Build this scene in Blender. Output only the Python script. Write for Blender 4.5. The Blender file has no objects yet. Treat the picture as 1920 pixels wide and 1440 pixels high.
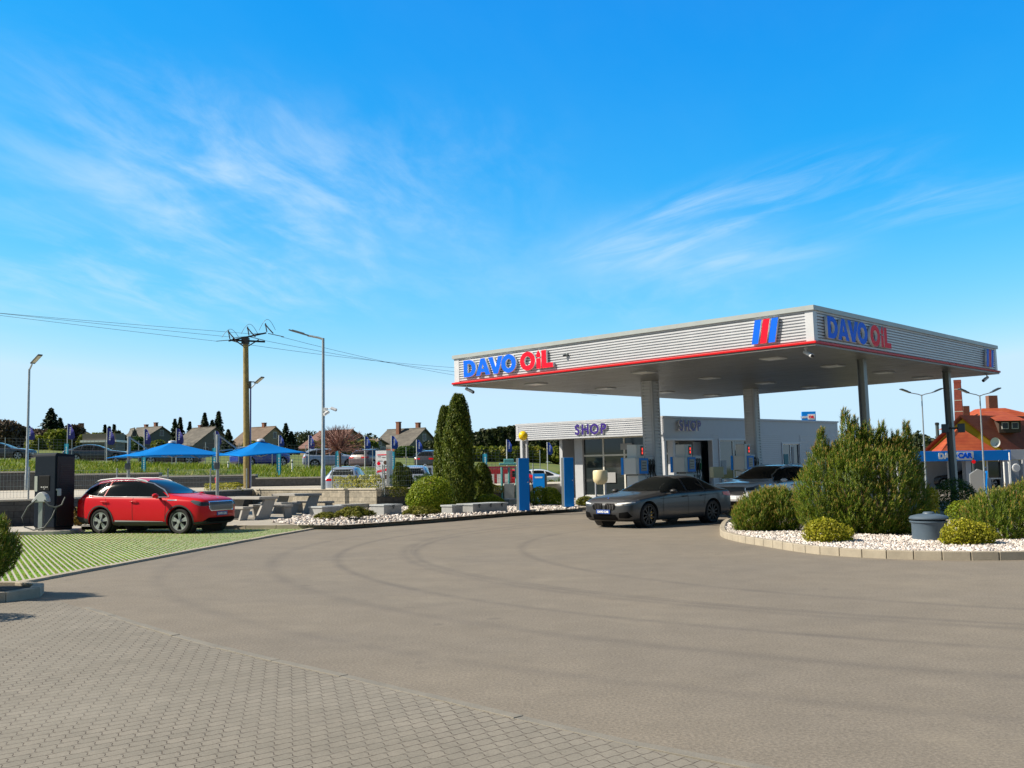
import bpy, bmesh, math, random
import numpy as np
from mathutils import Vector, Matrix
from mathutils.bvhtree import BVHTree
from math import sin, cos, pi, radians, atan2, sqrt

random.seed(7)
RNG = np.random.default_rng(7)
SC = bpy.context.scene
COL = SC.collection

# ------------------------------------------------------------------ camera
F, PITCH, ROLL, CZ = 1910.0, 0.0854, 0.016, 1.65
cam_d = bpy.data.cameras.new('camera')
cam = bpy.data.objects.new('camera', cam_d)
COL.objects.link(cam)
_f = Vector((0, cos(PITCH), sin(PITCH)))
_u = Vector((0, -sin(PITCH), cos(PITCH)))
_r = Vector((1, 0, 0))
_R = _r * cos(ROLL) - _u * sin(ROLL)
_U = _r * sin(ROLL) + _u * cos(ROLL)
cm = Matrix((_R, _U, -_f)).transposed().to_4x4()
cm.translation = (0, 0, CZ)
cam.matrix_world = cm
cam_d.sensor_width = 36
cam_d.lens = F / 1920 * 36
cam_d.clip_end = 8000
cam_d.clip_start = 0.1
SC.camera = cam

# ------------------------------------------------------------------ light
SUN_EL, SUN_H = radians(40), (-0.995, -0.10)
sv = Vector((SUN_H[0] * cos(SUN_EL), SUN_H[1] * cos(SUN_EL), sin(SUN_EL))).normalized()
sun_d = bpy.data.lights.new('sun', 'SUN')
sun_d.energy = 5.0
sun_d.angle = radians(0.5)
sun_d.color = (1.0, 0.90, 0.74)
sun = bpy.data.objects.new('sun', sun_d)
COL.objects.link(sun)
sun.rotation_euler = sv.to_track_quat('Z', 'Y').to_euler()

SC.view_settings.view_transform = 'Standard'
SC.view_settings.look = 'None'
SC.view_settings.exposure = 0.55
SC.view_settings.gamma = 1
SC.view_settings.use_curve_mapping = False


def nd(nt, typ, loc=None, **kw):
    n = nt.nodes.new(typ)
    for k, v in kw.items():
        if k in n.inputs.keys() if isinstance(k, str) else False:
            n.inputs[k].default_value = v
        else:
            setattr(n, k, v)
    return n


def mathn(nt, op, a, b=None, c=None, clamp=False):
    n = nt.nodes.new('ShaderNodeMath')
    n.operation = op
    n.use_clamp = clamp
    for i, v in enumerate((a, b, c)):
        if v is None:
            continue
        if isinstance(v, (int, float)):
            n.inputs[i].default_value = v
        else:
            nt.links.new(v, n.inputs[i])
    return n.outputs[0]


def mixc(nt, fac, a, b, blend='MIX'):
    n = nt.nodes.new('ShaderNodeMix')
    n.data_type = 'RGBA'
    n.blend_type = blend
    for i, v in ((0, fac), (6, a), (7, b)):
        if isinstance(v, (int, float)):
            n.inputs[i].default_value = v
        elif isinstance(v, (tuple, list)):
            n.inputs[i].default_value = (*v[:3], 1)
        else:
            nt.links.new(v, n.inputs[i])
    return n.outputs[2]


def ramp(nt, fac, stops, interp='LINEAR'):
    n = nt.nodes.new('ShaderNodeValToRGB')
    n.color_ramp.interpolation = interp
    el = n.color_ramp.elements
    while len(el) < len(stops):
        el.new(0.5)
    for e, (p, c) in zip(el, stops):
        e.position = p
        e.color = (c, c, c, 1) if isinstance(c, (int, float)) else (*c[:3], 1)
    nt.links.new(fac, n.inputs[0])
    return n.outputs[0]


# ------------------------------------------------------------------ sky
W = bpy.data.worlds.new('World')
SC.world = W
W.use_nodes = True
nt = W.node_tree
nt.nodes.clear()
out = nt.nodes.new('ShaderNodeOutputWorld')
bg = nt.nodes.new('ShaderNodeBackground')
sky = nt.nodes.new('ShaderNodeTexSky')
sky.sky_type = 'NISHITA'
sky.sun_disc = False
sky.sun_elevation = SUN_EL
sky.sun_rotation = atan2(SUN_H[0], SUN_H[1])
sky.altitude = 300
sky.air_density = 1.0
sky.dust_density = 0.6
sky.ozone_density = 2.2
tc = nt.nodes.new('ShaderNodeTexCoord')
sep = nt.nodes.new('ShaderNodeSeparateXYZ')
nt.links.new(tc.outputs['Generated'], sep.inputs[0])
# the clear air of the photograph is strongly graded: each channel of the sky model gets its own contrast
sr = nt.nodes.new('ShaderNodeSeparateColor')
sc1 = mixc(nt, 1.0, sky.outputs[0], (0.1, 0.1, 0.1), 'MULTIPLY')
nt.links.new(sc1, sr.inputs[0])
cc_ = nt.nodes.new('ShaderNodeCombineColor')
for k, (a, g, mx) in enumerate(((15.5, 3.45, 0.58), (1.58, 0.98, 0.84), (1.32, 0.36, 1.05))):
    v = mathn(nt, 'MULTIPLY', mathn(nt, 'POWER', sr.outputs[k], g), a)
    nt.links.new(mathn(nt, 'MULTIPLY', mathn(nt, 'MINIMUM', v, mx), 6.83), cc_.inputs[k])
# the air overhead is deeper and more neutral than the band above the horizon
zen = ramp(nt, sep.outputs[2], [(0.0, 0.0), (0.42, 0.0), (0.68, 1.0)], 'EASE')
away = ramp(nt, mathn(nt, 'MULTIPLY_ADD', sep.outputs[1], 0.5, 0.5), [(0.30, 0.42), (0.55, 1.0)], 'EASE')
graded = mixc(nt, zen, cc_.outputs[0], (1.25, 1.65, 2.2))
# cirrus: wisps on a flat layer high above (gnomonic layer coordinates)
zc = mathn(nt, 'MAXIMUM', mathn(nt, 'ADD', sep.outputs[2], 0.06), 0.03)
lx = mathn(nt, 'DIVIDE', sep.outputs[0], zc)
ly = mathn(nt, 'DIVIDE', sep.outputs[1], zc)


def cirrus(rot, sx, sy, scale, detail, lo, hi, off=0.0, dist=1.2):
    cv = nt.nodes.new('ShaderNodeCombineXYZ')
    c, s = cos(rot), sin(rot)
    ax = mathn(nt, 'ADD', mathn(nt, 'MULTIPLY', lx, c), mathn(nt, 'MULTIPLY', ly, s))
    ay = mathn(nt, 'SUBTRACT', mathn(nt, 'MULTIPLY', ly, c), mathn(nt, 'MULTIPLY', lx, s))
    nt.links.new(mathn(nt, 'MULTIPLY', ax, sx), cv.inputs[0])
    nt.links.new(mathn(nt, 'MULTIPLY', ay, sy), cv.inputs[1])
    cv.inputs[2].default_value = off
    n = nt.nodes.new('ShaderNodeTexNoise')
    n.inputs['Scale'].default_value = scale
    n.inputs['Detail'].default_value = detail
    n.inputs['Roughness'].default_value = 0.6
    n.inputs['Distortion'].default_value = dist
    nt.links.new(cv.outputs[0], n.inputs['Vector'])
    return ramp(nt, n.outputs[0], [(lo, 0.0), (hi, 1.0)], 'EASE')


def patch(cx, cy, rx, ry, rot):
    """soft elliptical bank of cloud on the layer, 0..1"""
    c, s = cos(rot), sin(rot)
    dx = mathn(nt, 'SUBTRACT', lx, cx)
    dy = mathn(nt, 'SUBTRACT', ly, cy)
    ax = mathn(nt, 'DIVIDE', mathn(nt, 'ADD', mathn(nt, 'MULTIPLY', dx, c), mathn(nt, 'MULTIPLY', dy, s)), rx)
    ay = mathn(nt, 'DIVIDE', mathn(nt, 'SUBTRACT', mathn(nt, 'MULTIPLY', dy, c), mathn(nt, 'MULTIPLY', dx, s)), ry)
    d = mathn(nt, 'SQRT', mathn(nt, 'ADD', mathn(nt, 'MULTIPLY', ax, ax), mathn(nt, 'MULTIPLY', ay, ay)))
    return ramp(nt, mathn(nt, 'SUBTRACT', 1.0, d, clamp=True), [(0.0, 0.0), (0.9, 1.0)], 'EASE')


def layer(px, py):
    d = _f + _R * ((px - 960) / F) + _U * ((720 - py) / F)
    d.normalize()
    z = max(d.z + 0.06, 0.03)
    return d.x / z, d.y / z


def bank(px0, py0, px1, py1, width, amt, noise):
    a, b = layer(px0, py0), layer(px1, py1)
    r = patch((a[0] + b[0]) / 2, (a[1] + b[1]) / 2, 0.62 * sqrt((a[0] - b[0]) ** 2 + (a[1] - b[1]) ** 2), width,
              atan2(b[1] - a[1], b[0] - a[0]))
    return mathn(nt, 'MULTIPLY', mathn(nt, 'MULTIPLY', r, amt), noise)


def rot_of(px0, py0, px1, py1):
    a, b = layer(px0, py0), layer(px1, py1)
    return atan2(b[1] - a[1], b[0] - a[0])


rL = rot_of(140, 180, 560, 480)
rR = rot_of(1080, 500, 1700, 270)
nL = cirrus(rL, 1.0, 2.6, 1.9, 10, 0.34, 0.84, 3.1, 0.35)
nR = cirrus(rR, 0.9, 3.0, 1.7, 12, 0.34, 0.86, 9.4, 0.7)
nV = cirrus(rL, 1.0, 1.5, 0.9, 5, 0.22, 0.80, 1.7, 0.4)
nA = cirrus(rL, 0.7, 1.6, 0.55, 8, 0.40, 0.85, 5.0, 0.3)
cl = mathn(nt, 'MULTIPLY', nA, 0.06)
for t in (bank(60, 120, 640, 620, 1.5, 0.46, nL), bank(80, 420, 900, 380, 1.3, 0.55, nV), bank(1080, 520, 1620, 440, 0.8, 0.55, nV), bank(150, 150, 420, 420, 0.8, 0.25, nV), bank(40, 30, 480, 470, 0.55, 0.48, nL), bank(150, 60, 620, 380, 0.4, 0.32, nL), bank(560, 470, 1200, 520, 1.2, 0.35, nV), bank(330, 300, 900, 420, 1.0, 0.40, nL), bank(-50, 420, 420, 640, 1.4, 0.5, nL),
          bank(1060, 505, 1730, 262, 0.36, 1.15, nR), bank(1120, 540, 1640, 420, 0.5, 0.55, nR), bank(1560, 420, 2000, 330, 0.40, 0.6, nR),
          bank(980, 600, 1560, 520, 0.9, 0.35, nL)):
    cl = mathn(nt, 'ADD', cl, t)
# haze that whitens the lowest air
hz_ = ramp(nt, sep.outputs[2], [(0.0, 0.55), (0.055, 0.35), (0.13, 0.12), (0.26, 0.0)])
cl = mathn(nt, 'MINIMUM', mathn(nt, 'MULTIPLY', cl, 0.55), 0.85)
c1 = mixc(nt, hz_, graded, (4.4, 5.9, 6.9))
c2 = mixc(nt, cl, c1, (4.9, 6.1, 6.95))
c2 = mixc(nt, 1.0, c2, away, 'MULTIPLY')      # the side of the sky behind the camera is the duller one
nt.links.new(c2, bg.inputs[0])
bg.inputs[1].default_value = 0.1
nt.links.new(bg.outputs[0], out.inputs[0])

# ------------------------------------------------------------------ pixel -> world (1920 x 1440 reference pixels)


def ray(px, py):
    return _f + _R * ((px - 960) / F) + _U * ((720 - py) / F)


def G(px, py, z=0.0):
    """point of the level z seen at a pixel"""
    d = ray(px, py)
    t = (z - CZ) / d.z
    return Vector((d.x * t, d.y * t, z))


def AT(px, py, Y):
    d = ray(px, py)
    t = Y / d.y
    return Vector((d.x * t, Y, CZ + d.z * t))


def XZ(px, py, Y):
    p = AT(px, py, Y)
    return p.x, p.z


# ------------------------------------------------------------------ materials
MATS = {}


def M(name, col, rough=0.6, metal=0.0, var=0.0, scale=3.0, bump=0.0, bscale=40.0, coat=0.0, spec=0.5, col2=None, emit=None, alpha=None):
    if name in MATS:
        return MATS[name]
    m = bpy.data.materials.new(name)
    m.use_nodes = True
    t = m.node_tree
    b = t.nodes['Principled BSDF']
    b.inputs['Base Color'].default_value = (*col, 1)
    b.inputs['Roughness'].default_value = rough
    b.inputs['Metallic'].default_value = metal
    b.inputs['Specular IOR Level'].default_value = spec
    b.inputs['Coat Weight'].default_value = coat
    b.inputs['Coat Roughness'].default_value = 0.04
    co = t.nodes.new('ShaderNodeTexCoord').outputs['Object']
    if var or col2:
        n = t.nodes.new('ShaderNodeTexNoise')
        n.inputs['Scale'].default_value = scale
        n.inputs['Detail'].default_value = 6
        n.inputs['Roughness'].default_value = 0.65
        t.links.new(co, n.inputs['Vector'])
        if col2:
            f = ramp(t, n.outputs[0], [(0.35, 0.0), (0.65, 1.0)])
            c = mixc(t, f, col, col2)
        else:
            v = ramp(t, n.outputs[0], [(0.25, 1 - var), (0.75, 1 + var)])
            c = mixc(t, 1.0, col, v, 'MULTIPLY')
        t.links.new(c, b.inputs['Base Color'])
        rr = mathn(t, 'ADD', mathn(t, 'MULTIPLY', n.outputs[0], 0.25), rough - 0.125, clamp=True)
        t.links.new(rr, b.inputs['Roughness'])
    if bump:
        n2 = t.nodes.new('ShaderNodeTexNoise')
        n2.inputs['Scale'].default_value = bscale
        n2.inputs['Detail'].default_value = 5
        t.links.new(co, n2.inputs['Vector'])
        bp = t.nodes.new('ShaderNodeBump')
        bp.inputs['Strength'].default_value = bump
        bp.inputs['Distance'].default_value = 0.02
        t.links.new(n2.outputs[0], bp.inputs['Height'])
        t.links.new(bp.outputs[0], b.inputs['Normal'])
    if emit:
        b.inputs['Emission Color'].default_value = (*emit[0], 1)
        b.inputs['Emission Strength'].default_value = emit[1]
    MATS[name] = m
    return m


def LEAF(name, c1, c2, c3=None, rough=0.55, trans=0.25):
    """foliage: every leaf or needle (mesh island) gets its own tint"""
    if name in MATS:
        return MATS[name]
    m = bpy.data.materials.new(name)
    m.use_nodes = True
    t = m.node_tree
    b = t.nodes['Principled BSDF']
    g = t.nodes.new('ShaderNodeNewGeometry')
    c = ramp(t, g.outputs['Random Per Island'], [(0.0, c1), (0.6, c2), (1.0, c3 or c2)])
    co = t.nodes.new('ShaderNodeTexCoord').outputs['Object']
    n = t.nodes.new('ShaderNodeTexNoise')
    n.inputs['Scale'].default_value = 2.3
    n.inputs['Detail'].default_value = 3
    t.links.new(co, n.inputs['Vector'])
    v = ramp(t, n.outputs[0], [(0.3, 0.75), (0.7, 1.25)])
    c = mixc(t, 1.0, c, v, 'MULTIPLY')
    t.links.new(c, b.inputs['Base Color'])
    b.inputs['Roughness'].default_value = rough
    b.inputs['Specular IOR Level'].default_value = 0.3
    tr = t.nodes.new('ShaderNodeBsdfTranslucent')
    t.links.new(c, tr.inputs[0])
    mx = t.nodes.new('ShaderNodeMixShader')
    mx.inputs[0].default_value = trans
    t.links.new(b.outputs[0], mx.inputs[1])
    t.links.new(tr.outputs[0], mx.inputs[2])
    t.links.new(mx.outputs[0], t.nodes['Material Output'].inputs[0])
    MATS[name] = m
    return m


# ------------------------------------------------------------------ objects
def tag(o, label=None, cat=None, group=None, kind=None):
    if label: o['label'] = label
    if cat: o['category'] = cat
    if group: o['group'] = group
    if kind: o['kind'] = kind
    return o


def thing(name, label, cat, loc=(0, 0, 0), rotz=0.0, group=None):
    o = bpy.data.objects.new(name, None)
    COL.objects.link(o)
    o.location = loc
    o.rotation_euler = (0, 0, rotz)
    o.empty_display_size = 0.3
    return tag(o, label, cat, group)


def link(name, me, mats, parent=None, smooth=None):
    o = bpy.data.objects.new(name, me)
    COL.objects.link(o)
    for m in (mats if isinstance(mats, (list, tuple)) else [mats]):
        me.materials.append(m)
    if parent is not None:
        o.parent = parent
    if smooth is not None and len(me.polygons):
        me.shade_smooth() if smooth >= 180 else me.set_sharp_from_angle(angle=radians(smooth))
        if smooth < 180:
            me.polygons.foreach_set('use_smooth', [True] * len(me.polygons))
            me.set_sharp_from_angle(angle=radians(smooth))
    return o


def bev(o, w=0.01, seg=2):
    b = o.modifiers.new('bevel', 'BEVEL')
    b.width = w
    b.segments = seg
    b.limit_method = 'ANGLE'
    b.angle_limit = radians(40)
    return o


class MB:
    def __init__(s):
        s.v, s.f, s.m = [], [], []

    def add(s, vs, fs, mi=0):
        o = len(s.v)
        s.v += [tuple(v) for v in vs]
        s.f += [tuple(i + o for i in f) for f in fs]
        s.m += [mi] * len(fs)
        return s

    def box(s, c, d, rz=0.0, mi=0, rx=0.0, ry=0.0):
        R = Matrix.Rotation(rz, 3, 'Z') @ Matrix.Rotation(ry, 3, 'Y') @ Matrix.Rotation(rx, 3, 'X')
        vs = [Vector(c) + R @ Vector((x * d[0] / 2, y * d[1] / 2, z * d[2] / 2)) for z in (-1, 1) for y in (-1, 1) for x in (-1, 1)]
        return s.add(vs, [(0, 2, 3, 1), (4, 5, 7, 6), (0, 1, 5, 4), (2, 6, 7, 3), (0, 4, 6, 2), (1, 3, 7, 5)], mi)

    def prism(s, poly, z0, z1, mi=0):
        """extrude a ground polygon (list of xy) from z0 to z1; z may be callables"""
        n = len(poly)
        a = sum(poly[i][0] * poly[(i + 1) % n][1] - poly[(i + 1) % n][0] * poly[i][1] for i in range(n))
        if a < 0: poly = poly[::-1]
        vs = [(p[0], p[1], z0) for p in poly] + [(p[0], p[1], z1) for p in poly]
        return s.add(vs, [tuple(range(n - 1, -1, -1)), tuple(range(n, 2 * n))] + [(i, (i + 1) % n, n + (i + 1) % n, n + i) for i in range(n)], mi)

    def ext(s, poly, axis, a0, a1, mi=0):
        """extrude a polygon of the plane normal to axis ('x': (y,z), 'y': (x,z)) from a0 to a1"""
        n = len(poly)
        mk = (lambda p, a: (a, p[0], p[1])) if axis == 'x' else (lambda p, a: (p[0], a, p[1]))
        vs = [mk(p, a0) for p in poly] + [mk(p, a1) for p in poly]
        fs = [tuple(range(n)), tuple(range(2 * n - 1, n - 1, -1))] + [(i, n + i, n + (i + 1) % n, (i + 1) % n) for i in range(n)]
        return s.add(vs, fs, mi)

    def tube(s, pts, r, seg=8, mi=0, cap=True):
        pts = [Vector(p) for p in pts]
        rs = r if isinstance(r, (list, tuple)) else [r] * len(pts)
        rings = []
        up = None
        for i, p in enumerate(pts):
            t = (pts[min(i + 1, len(pts) - 1)] - pts[max(i - 1, 0)]).normalized()
            if up is None:
                up = Vector((0, 0, 1)) if abs(t.z) < 0.9 else Vector((1, 0, 0))
            a = t.cross(up)
            if a.length < 1e-6: a = t.orthogonal()
            a.normalize()
            b = t.cross(a).normalized()
            up = -b if False else up
            rings.append([p + (a * cos(2 * pi * k / seg) + b * sin(2 * pi * k / seg)) * rs[i] for k in range(seg)])
        vs = [v for ring in rings for v in ring]
        fs = []
        for i in range(len(pts) - 1):
            for k in range(seg):
                fs.append((i * seg + k, i * seg + (k + 1) % seg, (i + 1) * seg + (k + 1) % seg, (i + 1) * seg + k))
        if cap:
            fs.append(tuple(range(seg - 1, -1, -1)))
            fs.append(tuple((len(pts) - 1) * seg + k for k in range(seg)))
        return s.add(vs, fs, mi)

    def lathe(s, prof, c=(0, 0, 0), seg=24, mi=0, axis='z', cap=True):
        """revolve (r, h) pairs"""
        vs, fs = [], []
        for r, h in prof:
            for k in range(seg):
                a = 2 * pi * k / seg
                p = (r * cos(a), r * sin(a), h)
                if axis == 'y': p = (p[0], p[2], p[1])
                if axis == 'x': p = (p[2], p[0], p[1])
                vs.append((p[0] + c[0], p[1] + c[1], p[2] + c[2]))
        for i in range(len(prof) - 1):
            for k in range(seg):
                fs.append((i * seg + k, i * seg + (k + 1) % seg, (i + 1) * seg + (k + 1) % seg, (i + 1) * seg + k))
        if cap and prof[0][0] > 1e-4: fs.append(tuple(range(seg - 1, -1, -1)))
        if cap and prof[-1][0] > 1e-4: fs.append(tuple((len(prof) - 1) * seg + k for k in range(seg)))
        return s.add(vs, fs, mi)

    def build(s, name, mats, parent=None, smooth=None, bevel=0):
        me = bpy.data.meshes.new(name)
        me.from_pydata(s.v, [], s.f)
        mats = mats if isinstance(mats, (list, tuple)) else [mats]
        if len(mats) > 1:
            me.polygons.foreach_set('material_index', s.m)
        bm = bmesh.new()
        bm.from_mesh(me)
        bmesh.ops.remove_doubles(bm, verts=bm.verts, dist=1e-6)
        bmesh.ops.recalc_face_normals(bm, faces=bm.faces)
        bm.to_mesh(me)
        bm.free()
        o = link(name, me, mats, parent, smooth)
        if bevel: bev(o, bevel)
        return o


def np_mesh(name, V, Fq, mats, parent=None, mi=None, smooth=False):
    """mesh from numpy arrays: V (n,3), Fq (m,k) all faces k-sided"""
    me = bpy.data.meshes.new(name)
    n, (m, k) = len(V), Fq.shape
    me.vertices.add(n)
    me.vertices.foreach_set('co', np.ascontiguousarray(V, dtype=np.float32).ravel())
    me.loops.add(m * k)
    me.loops.foreach_set('vertex_index', np.ascontiguousarray(Fq, dtype=np.int32).ravel())
    me.polygons.add(m)
    me.polygons.foreach_set('loop_start', np.arange(0, m * k, k, dtype=np.int32))
    if mi is not None:
        me.polygons.foreach_set('material_index', np.asarray(mi, dtype=np.int32))
    if smooth:
        me.polygons.foreach_set('use_smooth', np.ones(m, dtype=bool))
    me.update(calc_edges=True)
    me.validate()
    return link(name, me, mats, parent)


def kids(o):
    return [c for c in o.children]


def copy_tree(o, parent=None):
    c = o.copy()
    COL.objects.link(c)
    if parent is not None:
        c.parent = parent
        c.matrix_parent_inverse = o.matrix_parent_inverse
    for ch in list(o.children):
        copy_tree(ch, c)
    return c


def all_of(o):
    r = [o]
    for c in o.children: r += all_of(c)
    return r


def repaint(root, name_stems, mat):
    """this copy gets another paint: material linked to the object, mesh shared"""
    for o in all_of(root):
        if o.type == 'MESH' and o.name.split('.')[0] in name_stems:
            o.material_slots[0].link = 'OBJECT'
            o.material_slots[0].material = mat


_fontcache = {}


def text_mesh(txt, size, extrude, bold=0.0, spacing=1.0, align='CENTER'):
    cu = bpy.data.curves.new('text', 'FONT')
    cu.body = txt
    cu.size = size
    cu.extrude = extrude
    cu.offset = bold
    cu.space_character = spacing
    cu.align_x = align
    cu.align_y = 'BOTTOM_BASELINE'
    cu.resolution_u = 4
    o = bpy.data.objects.new('text', cu)
    COL.objects.link(o)
    dg = bpy.context.evaluated_depsgraph_get()
    me = bpy.data.meshes.new_from_object(o.evaluated_get(dg))
    bpy.data.objects.remove(o)
    return me


def shape_mesh(splines, extrude):
    """flat shape with holes (list of closed point lists) given a thickness, like a cut-out letter"""
    cu = bpy.data.curves.new('shape', 'CURVE')
    cu.dimensions = '2D'
    cu.fill_mode = 'BOTH'
    cu.extrude = extrude
    for pts in splines:
        sp = cu.splines.new('POLY')
        sp.points.add(len(pts) - 1)
        for p, q in zip(sp.points, pts):
            p.co = (q[0], q[1], 0, 1)
        sp.use_cyclic_u = True
    o = bpy.data.objects.new('shape', cu)
    COL.objects.link(o)
    dg = bpy.context.evaluated_depsgraph_get()
    me = bpy.data.meshes.new_from_object(o.evaluated_get(dg))
    bpy.data.objects.remove(o)
    return me


def face_side_mats(me, zface):
    """index 0 for the front face (local +z), 1 for sides"""
    for p in me.polygons:
        p.material_index = 0 if p.normal.z > 0.5 else 1


def place(me, name, mats, parent, loc, xdir, ydir, sides=False):
    """stand a flat mesh (local xy) up: local x along xdir, local y along ydir"""
    x = Vector(xdir).normalized()
    y = Vector(ydir).normalized()
    z = x.cross(y)
    mt = Matrix((x, y, z)).transposed().to_4x4()
    mt.translation = loc
    o = bpy.data.objects.new(name, me)
    COL.objects.link(o)
    me.materials.clear()
    for m in (mats if isinstance(mats, (list, tuple)) else [mats]): me.materials.append(m)
    if sides: face_side_mats(me, 0)
    o.parent = parent
    o.matrix_local = mt
    return o

# ------------------------------------------------------------------ shared materials
m_white = M('white_paint', (0.80, 0.80, 0.79), 0.4)
m_silver = M('silver_sheet', (0.55, 0.57, 0.615), 0.40, 0.0, var=0.06, scale=1.5, spec=0.6)
m_silver2 = M('grey_sheet', (0.46, 0.48, 0.52), 0.45, 0.0, var=0.05, scale=1.5)
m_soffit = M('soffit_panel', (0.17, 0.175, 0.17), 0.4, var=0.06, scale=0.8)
m_red = M('red_trim', (0.60, 0.004, 0.010), 0.45, spec=0.25)
m_blue = M('blue_acrylic', (0.0, 0.13, 0.88), 0.5, spec=0.15)
m_signred = M('red_acrylic', (0.86, 0.004, 0.03), 0.5, spec=0.15)
m_purple = M('purple_acrylic', (0.030, 0.006, 0.19), 0.4)
m_steel = M('galvanised_steel', (0.34, 0.37, 0.38), 0.42, 0.55, var=0.12, scale=6)
m_dsteel = M('dark_steel', (0.085, 0.10, 0.11), 0.45, 0.4)
m_black = M('black_plastic', (0.018, 0.018, 0.02), 0.45)
m_rubber = M('rubber', (0.016, 0.016, 0.017), 0.85, bump=0.2)
m_glass = M('dark_glass', (0.010, 0.014, 0.016), 0.04, spec=0.8)
m_shopglass = M('shop_glass', (0.022, 0.030, 0.034), 0.05, spec=0.8)
m_conc = M('concrete', (0.40, 0.375, 0.335), 0.85, var=0.16, scale=4, bump=0.25, bscale=60)
m_conc2 = M('grey_concrete', (0.30, 0.31, 0.315), 0.8, var=0.15, scale=5, bump=0.2, bscale=70)
m_kerb = M('kerb_concrete', (0.36, 0.315, 0.245), 0.85, var=0.2, scale=3, bump=0.25, bscale=60)
m_slab = M('slab_concrete', (0.33, 0.315, 0.295), 0.8, var=0.14, scale=4, bump=0.15, bscale=60)
m_bluepaint = M('blue_paint', (0.0, 0.235, 0.80), 0.45, spec=0.25)
m_cream = M('cream_plastic', (0.72, 0.62, 0.38), 0.4)


def mat_asphalt():
    m = bpy.data.materials.new('asphalt')
    m.use_nodes = True
    t = m.node_tree
    b = t.nodes['Principled BSDF']
    co = t.nodes.new('ShaderNodeTexCoord').outputs['Object']

    def noise(scale, detail=4, rough=0.6):
        n = t.nodes.new('ShaderNodeTexNoise')
        n.inputs['Scale'].default_value = scale
        n.inputs['Detail'].default_value = detail
        n.inputs['Roughness'].default_value = rough
        t.links.new(co, n.inputs['Vector'])
        return n.outputs[0]
    fine = noise(42, 4, 0.85)
    big = noise(0.22, 5)
    mid = noise(1.6, 6, 0.7)
    base = mixc(t, ramp(t, fine, [(0.30, 0.0), (0.70, 1.0)]), (0.112, 0.100, 0.083), (0.308, 0.270, 0.222))
    base = mixc(t, 1.0, base, ramp(t, big, [(0.3, (0.90, 0.90, 0.92)), (0.7, (1.08, 1.06, 1.03))]), 'MULTIPLY')
    base = mixc(t, 1.0, base, ramp(t, mid, [(0.3, 0.90), (0.7, 1.08)]), 'MULTIPLY')
    # tyre tracks worn into the turning circle
    P = [G(860, 1120), G(1300, 1172), G(640, 1062)]
    ax, ay, bx, by, cx, cy = P[0].x, P[0].y, P[1].x, P[1].y, P[2].x, P[2].y
    d = 2 * (ax * (by - cy) + bx * (cy - ay) + cx * (ay - by))
    ux = ((ax**2 + ay**2) * (by - cy) + (bx**2 + by**2) * (cy - ay) + (cx**2 + cy**2) * (ay - by)) / d
    uy = ((ax**2 + ay**2) * (cx - bx) + (bx**2 + by**2) * (ax - cx) + (cx**2 + cy**2) * (bx - ax)) / d
    r0 = sqrt((ax - ux)**2 + (ay - uy)**2)
    sp = t.nodes.new('ShaderNodeSeparateXYZ')
    t.links.new(co, sp.inputs[0])

    def dist(px, py):
        dx = mathn(t, 'SUBTRACT', sp.outputs[0], px)
        dy = mathn(t, 'SUBTRACT', sp.outputs[1], py)
        return mathn(t, 'SQRT', mathn(t, 'ADD', mathn(t, 'MULTIPLY', dx, dx), mathn(t, 'MULTIPLY', dy, dy)))
    streak = noise(0.9, 4)
    acc = None
    for qx, qy, rr, wd, amt in ((ux, uy, r0, 0.14, 0.34), (ux, uy, r0 - 1.55, 0.14, 0.36), (ux + 0.6, uy + 0.3, r0 - 0.7, 0.18, 0.26),
                                (ux + 0.3, uy, r0 + 1.5, 0.2, 0.24), (ux + 1.2, uy - 0.5, r0 - 2.6, 0.15, 0.28), (ux - 0.5, uy, r0 + 2.6, 0.2, 0.18),
                                (ux + 1.0, uy + 0.8, r0 - 0.4, 0.09, 0.30)):
        e = mathn(t, 'ABSOLUTE', mathn(t, 'SUBTRACT', dist(qx, qy), rr))
        e = mathn(t, 'SUBTRACT', 1.0, mathn(t, 'DIVIDE', e, wd), clamp=True)
        e = mathn(t, 'MULTIPLY', e, amt)
        acc = e if acc is None else mathn(t, 'MAXIMUM', acc, e)
    acc = mathn(t, 'MULTIPLY', acc, ramp(t, streak, [(0.3, 0.45), (0.60, 1.5)]))
    base = mixc(t, acc, base, (0.10, 0.09, 0.085))
    spots = ramp(t, noise(2.7, 2, 0.4), [(0.70, 0.0), (0.76, 0.30)])
    base = mixc(t, spots, base, (0.09, 0.082, 0.075))
    dust = ramp(t, noise(0.5, 6, 0.7), [(0.55, 0.0), (0.72, 0.35)])
    base = mixc(t, dust, base, (0.30, 0.262, 0.205))
    # concentric brush of worn paths
    wv = noise(0.35, 3)
    t.links.new(base, b.inputs['Base Color'])
    b.inputs['Roughness'].default_value = 0.9
    b.inputs['Specular IOR Level'].default_value = 0.25
    bp = t.nodes.new('ShaderNodeBump')
    bp.inputs['Strength'].default_value = 0.5
    bp.inputs['Distance'].default_value = 0.008
    t.links.new(fine, bp.inputs['Height'])
    t.links.new(bp.outputs[0], b.inputs['Normal'])
    return m


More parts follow.
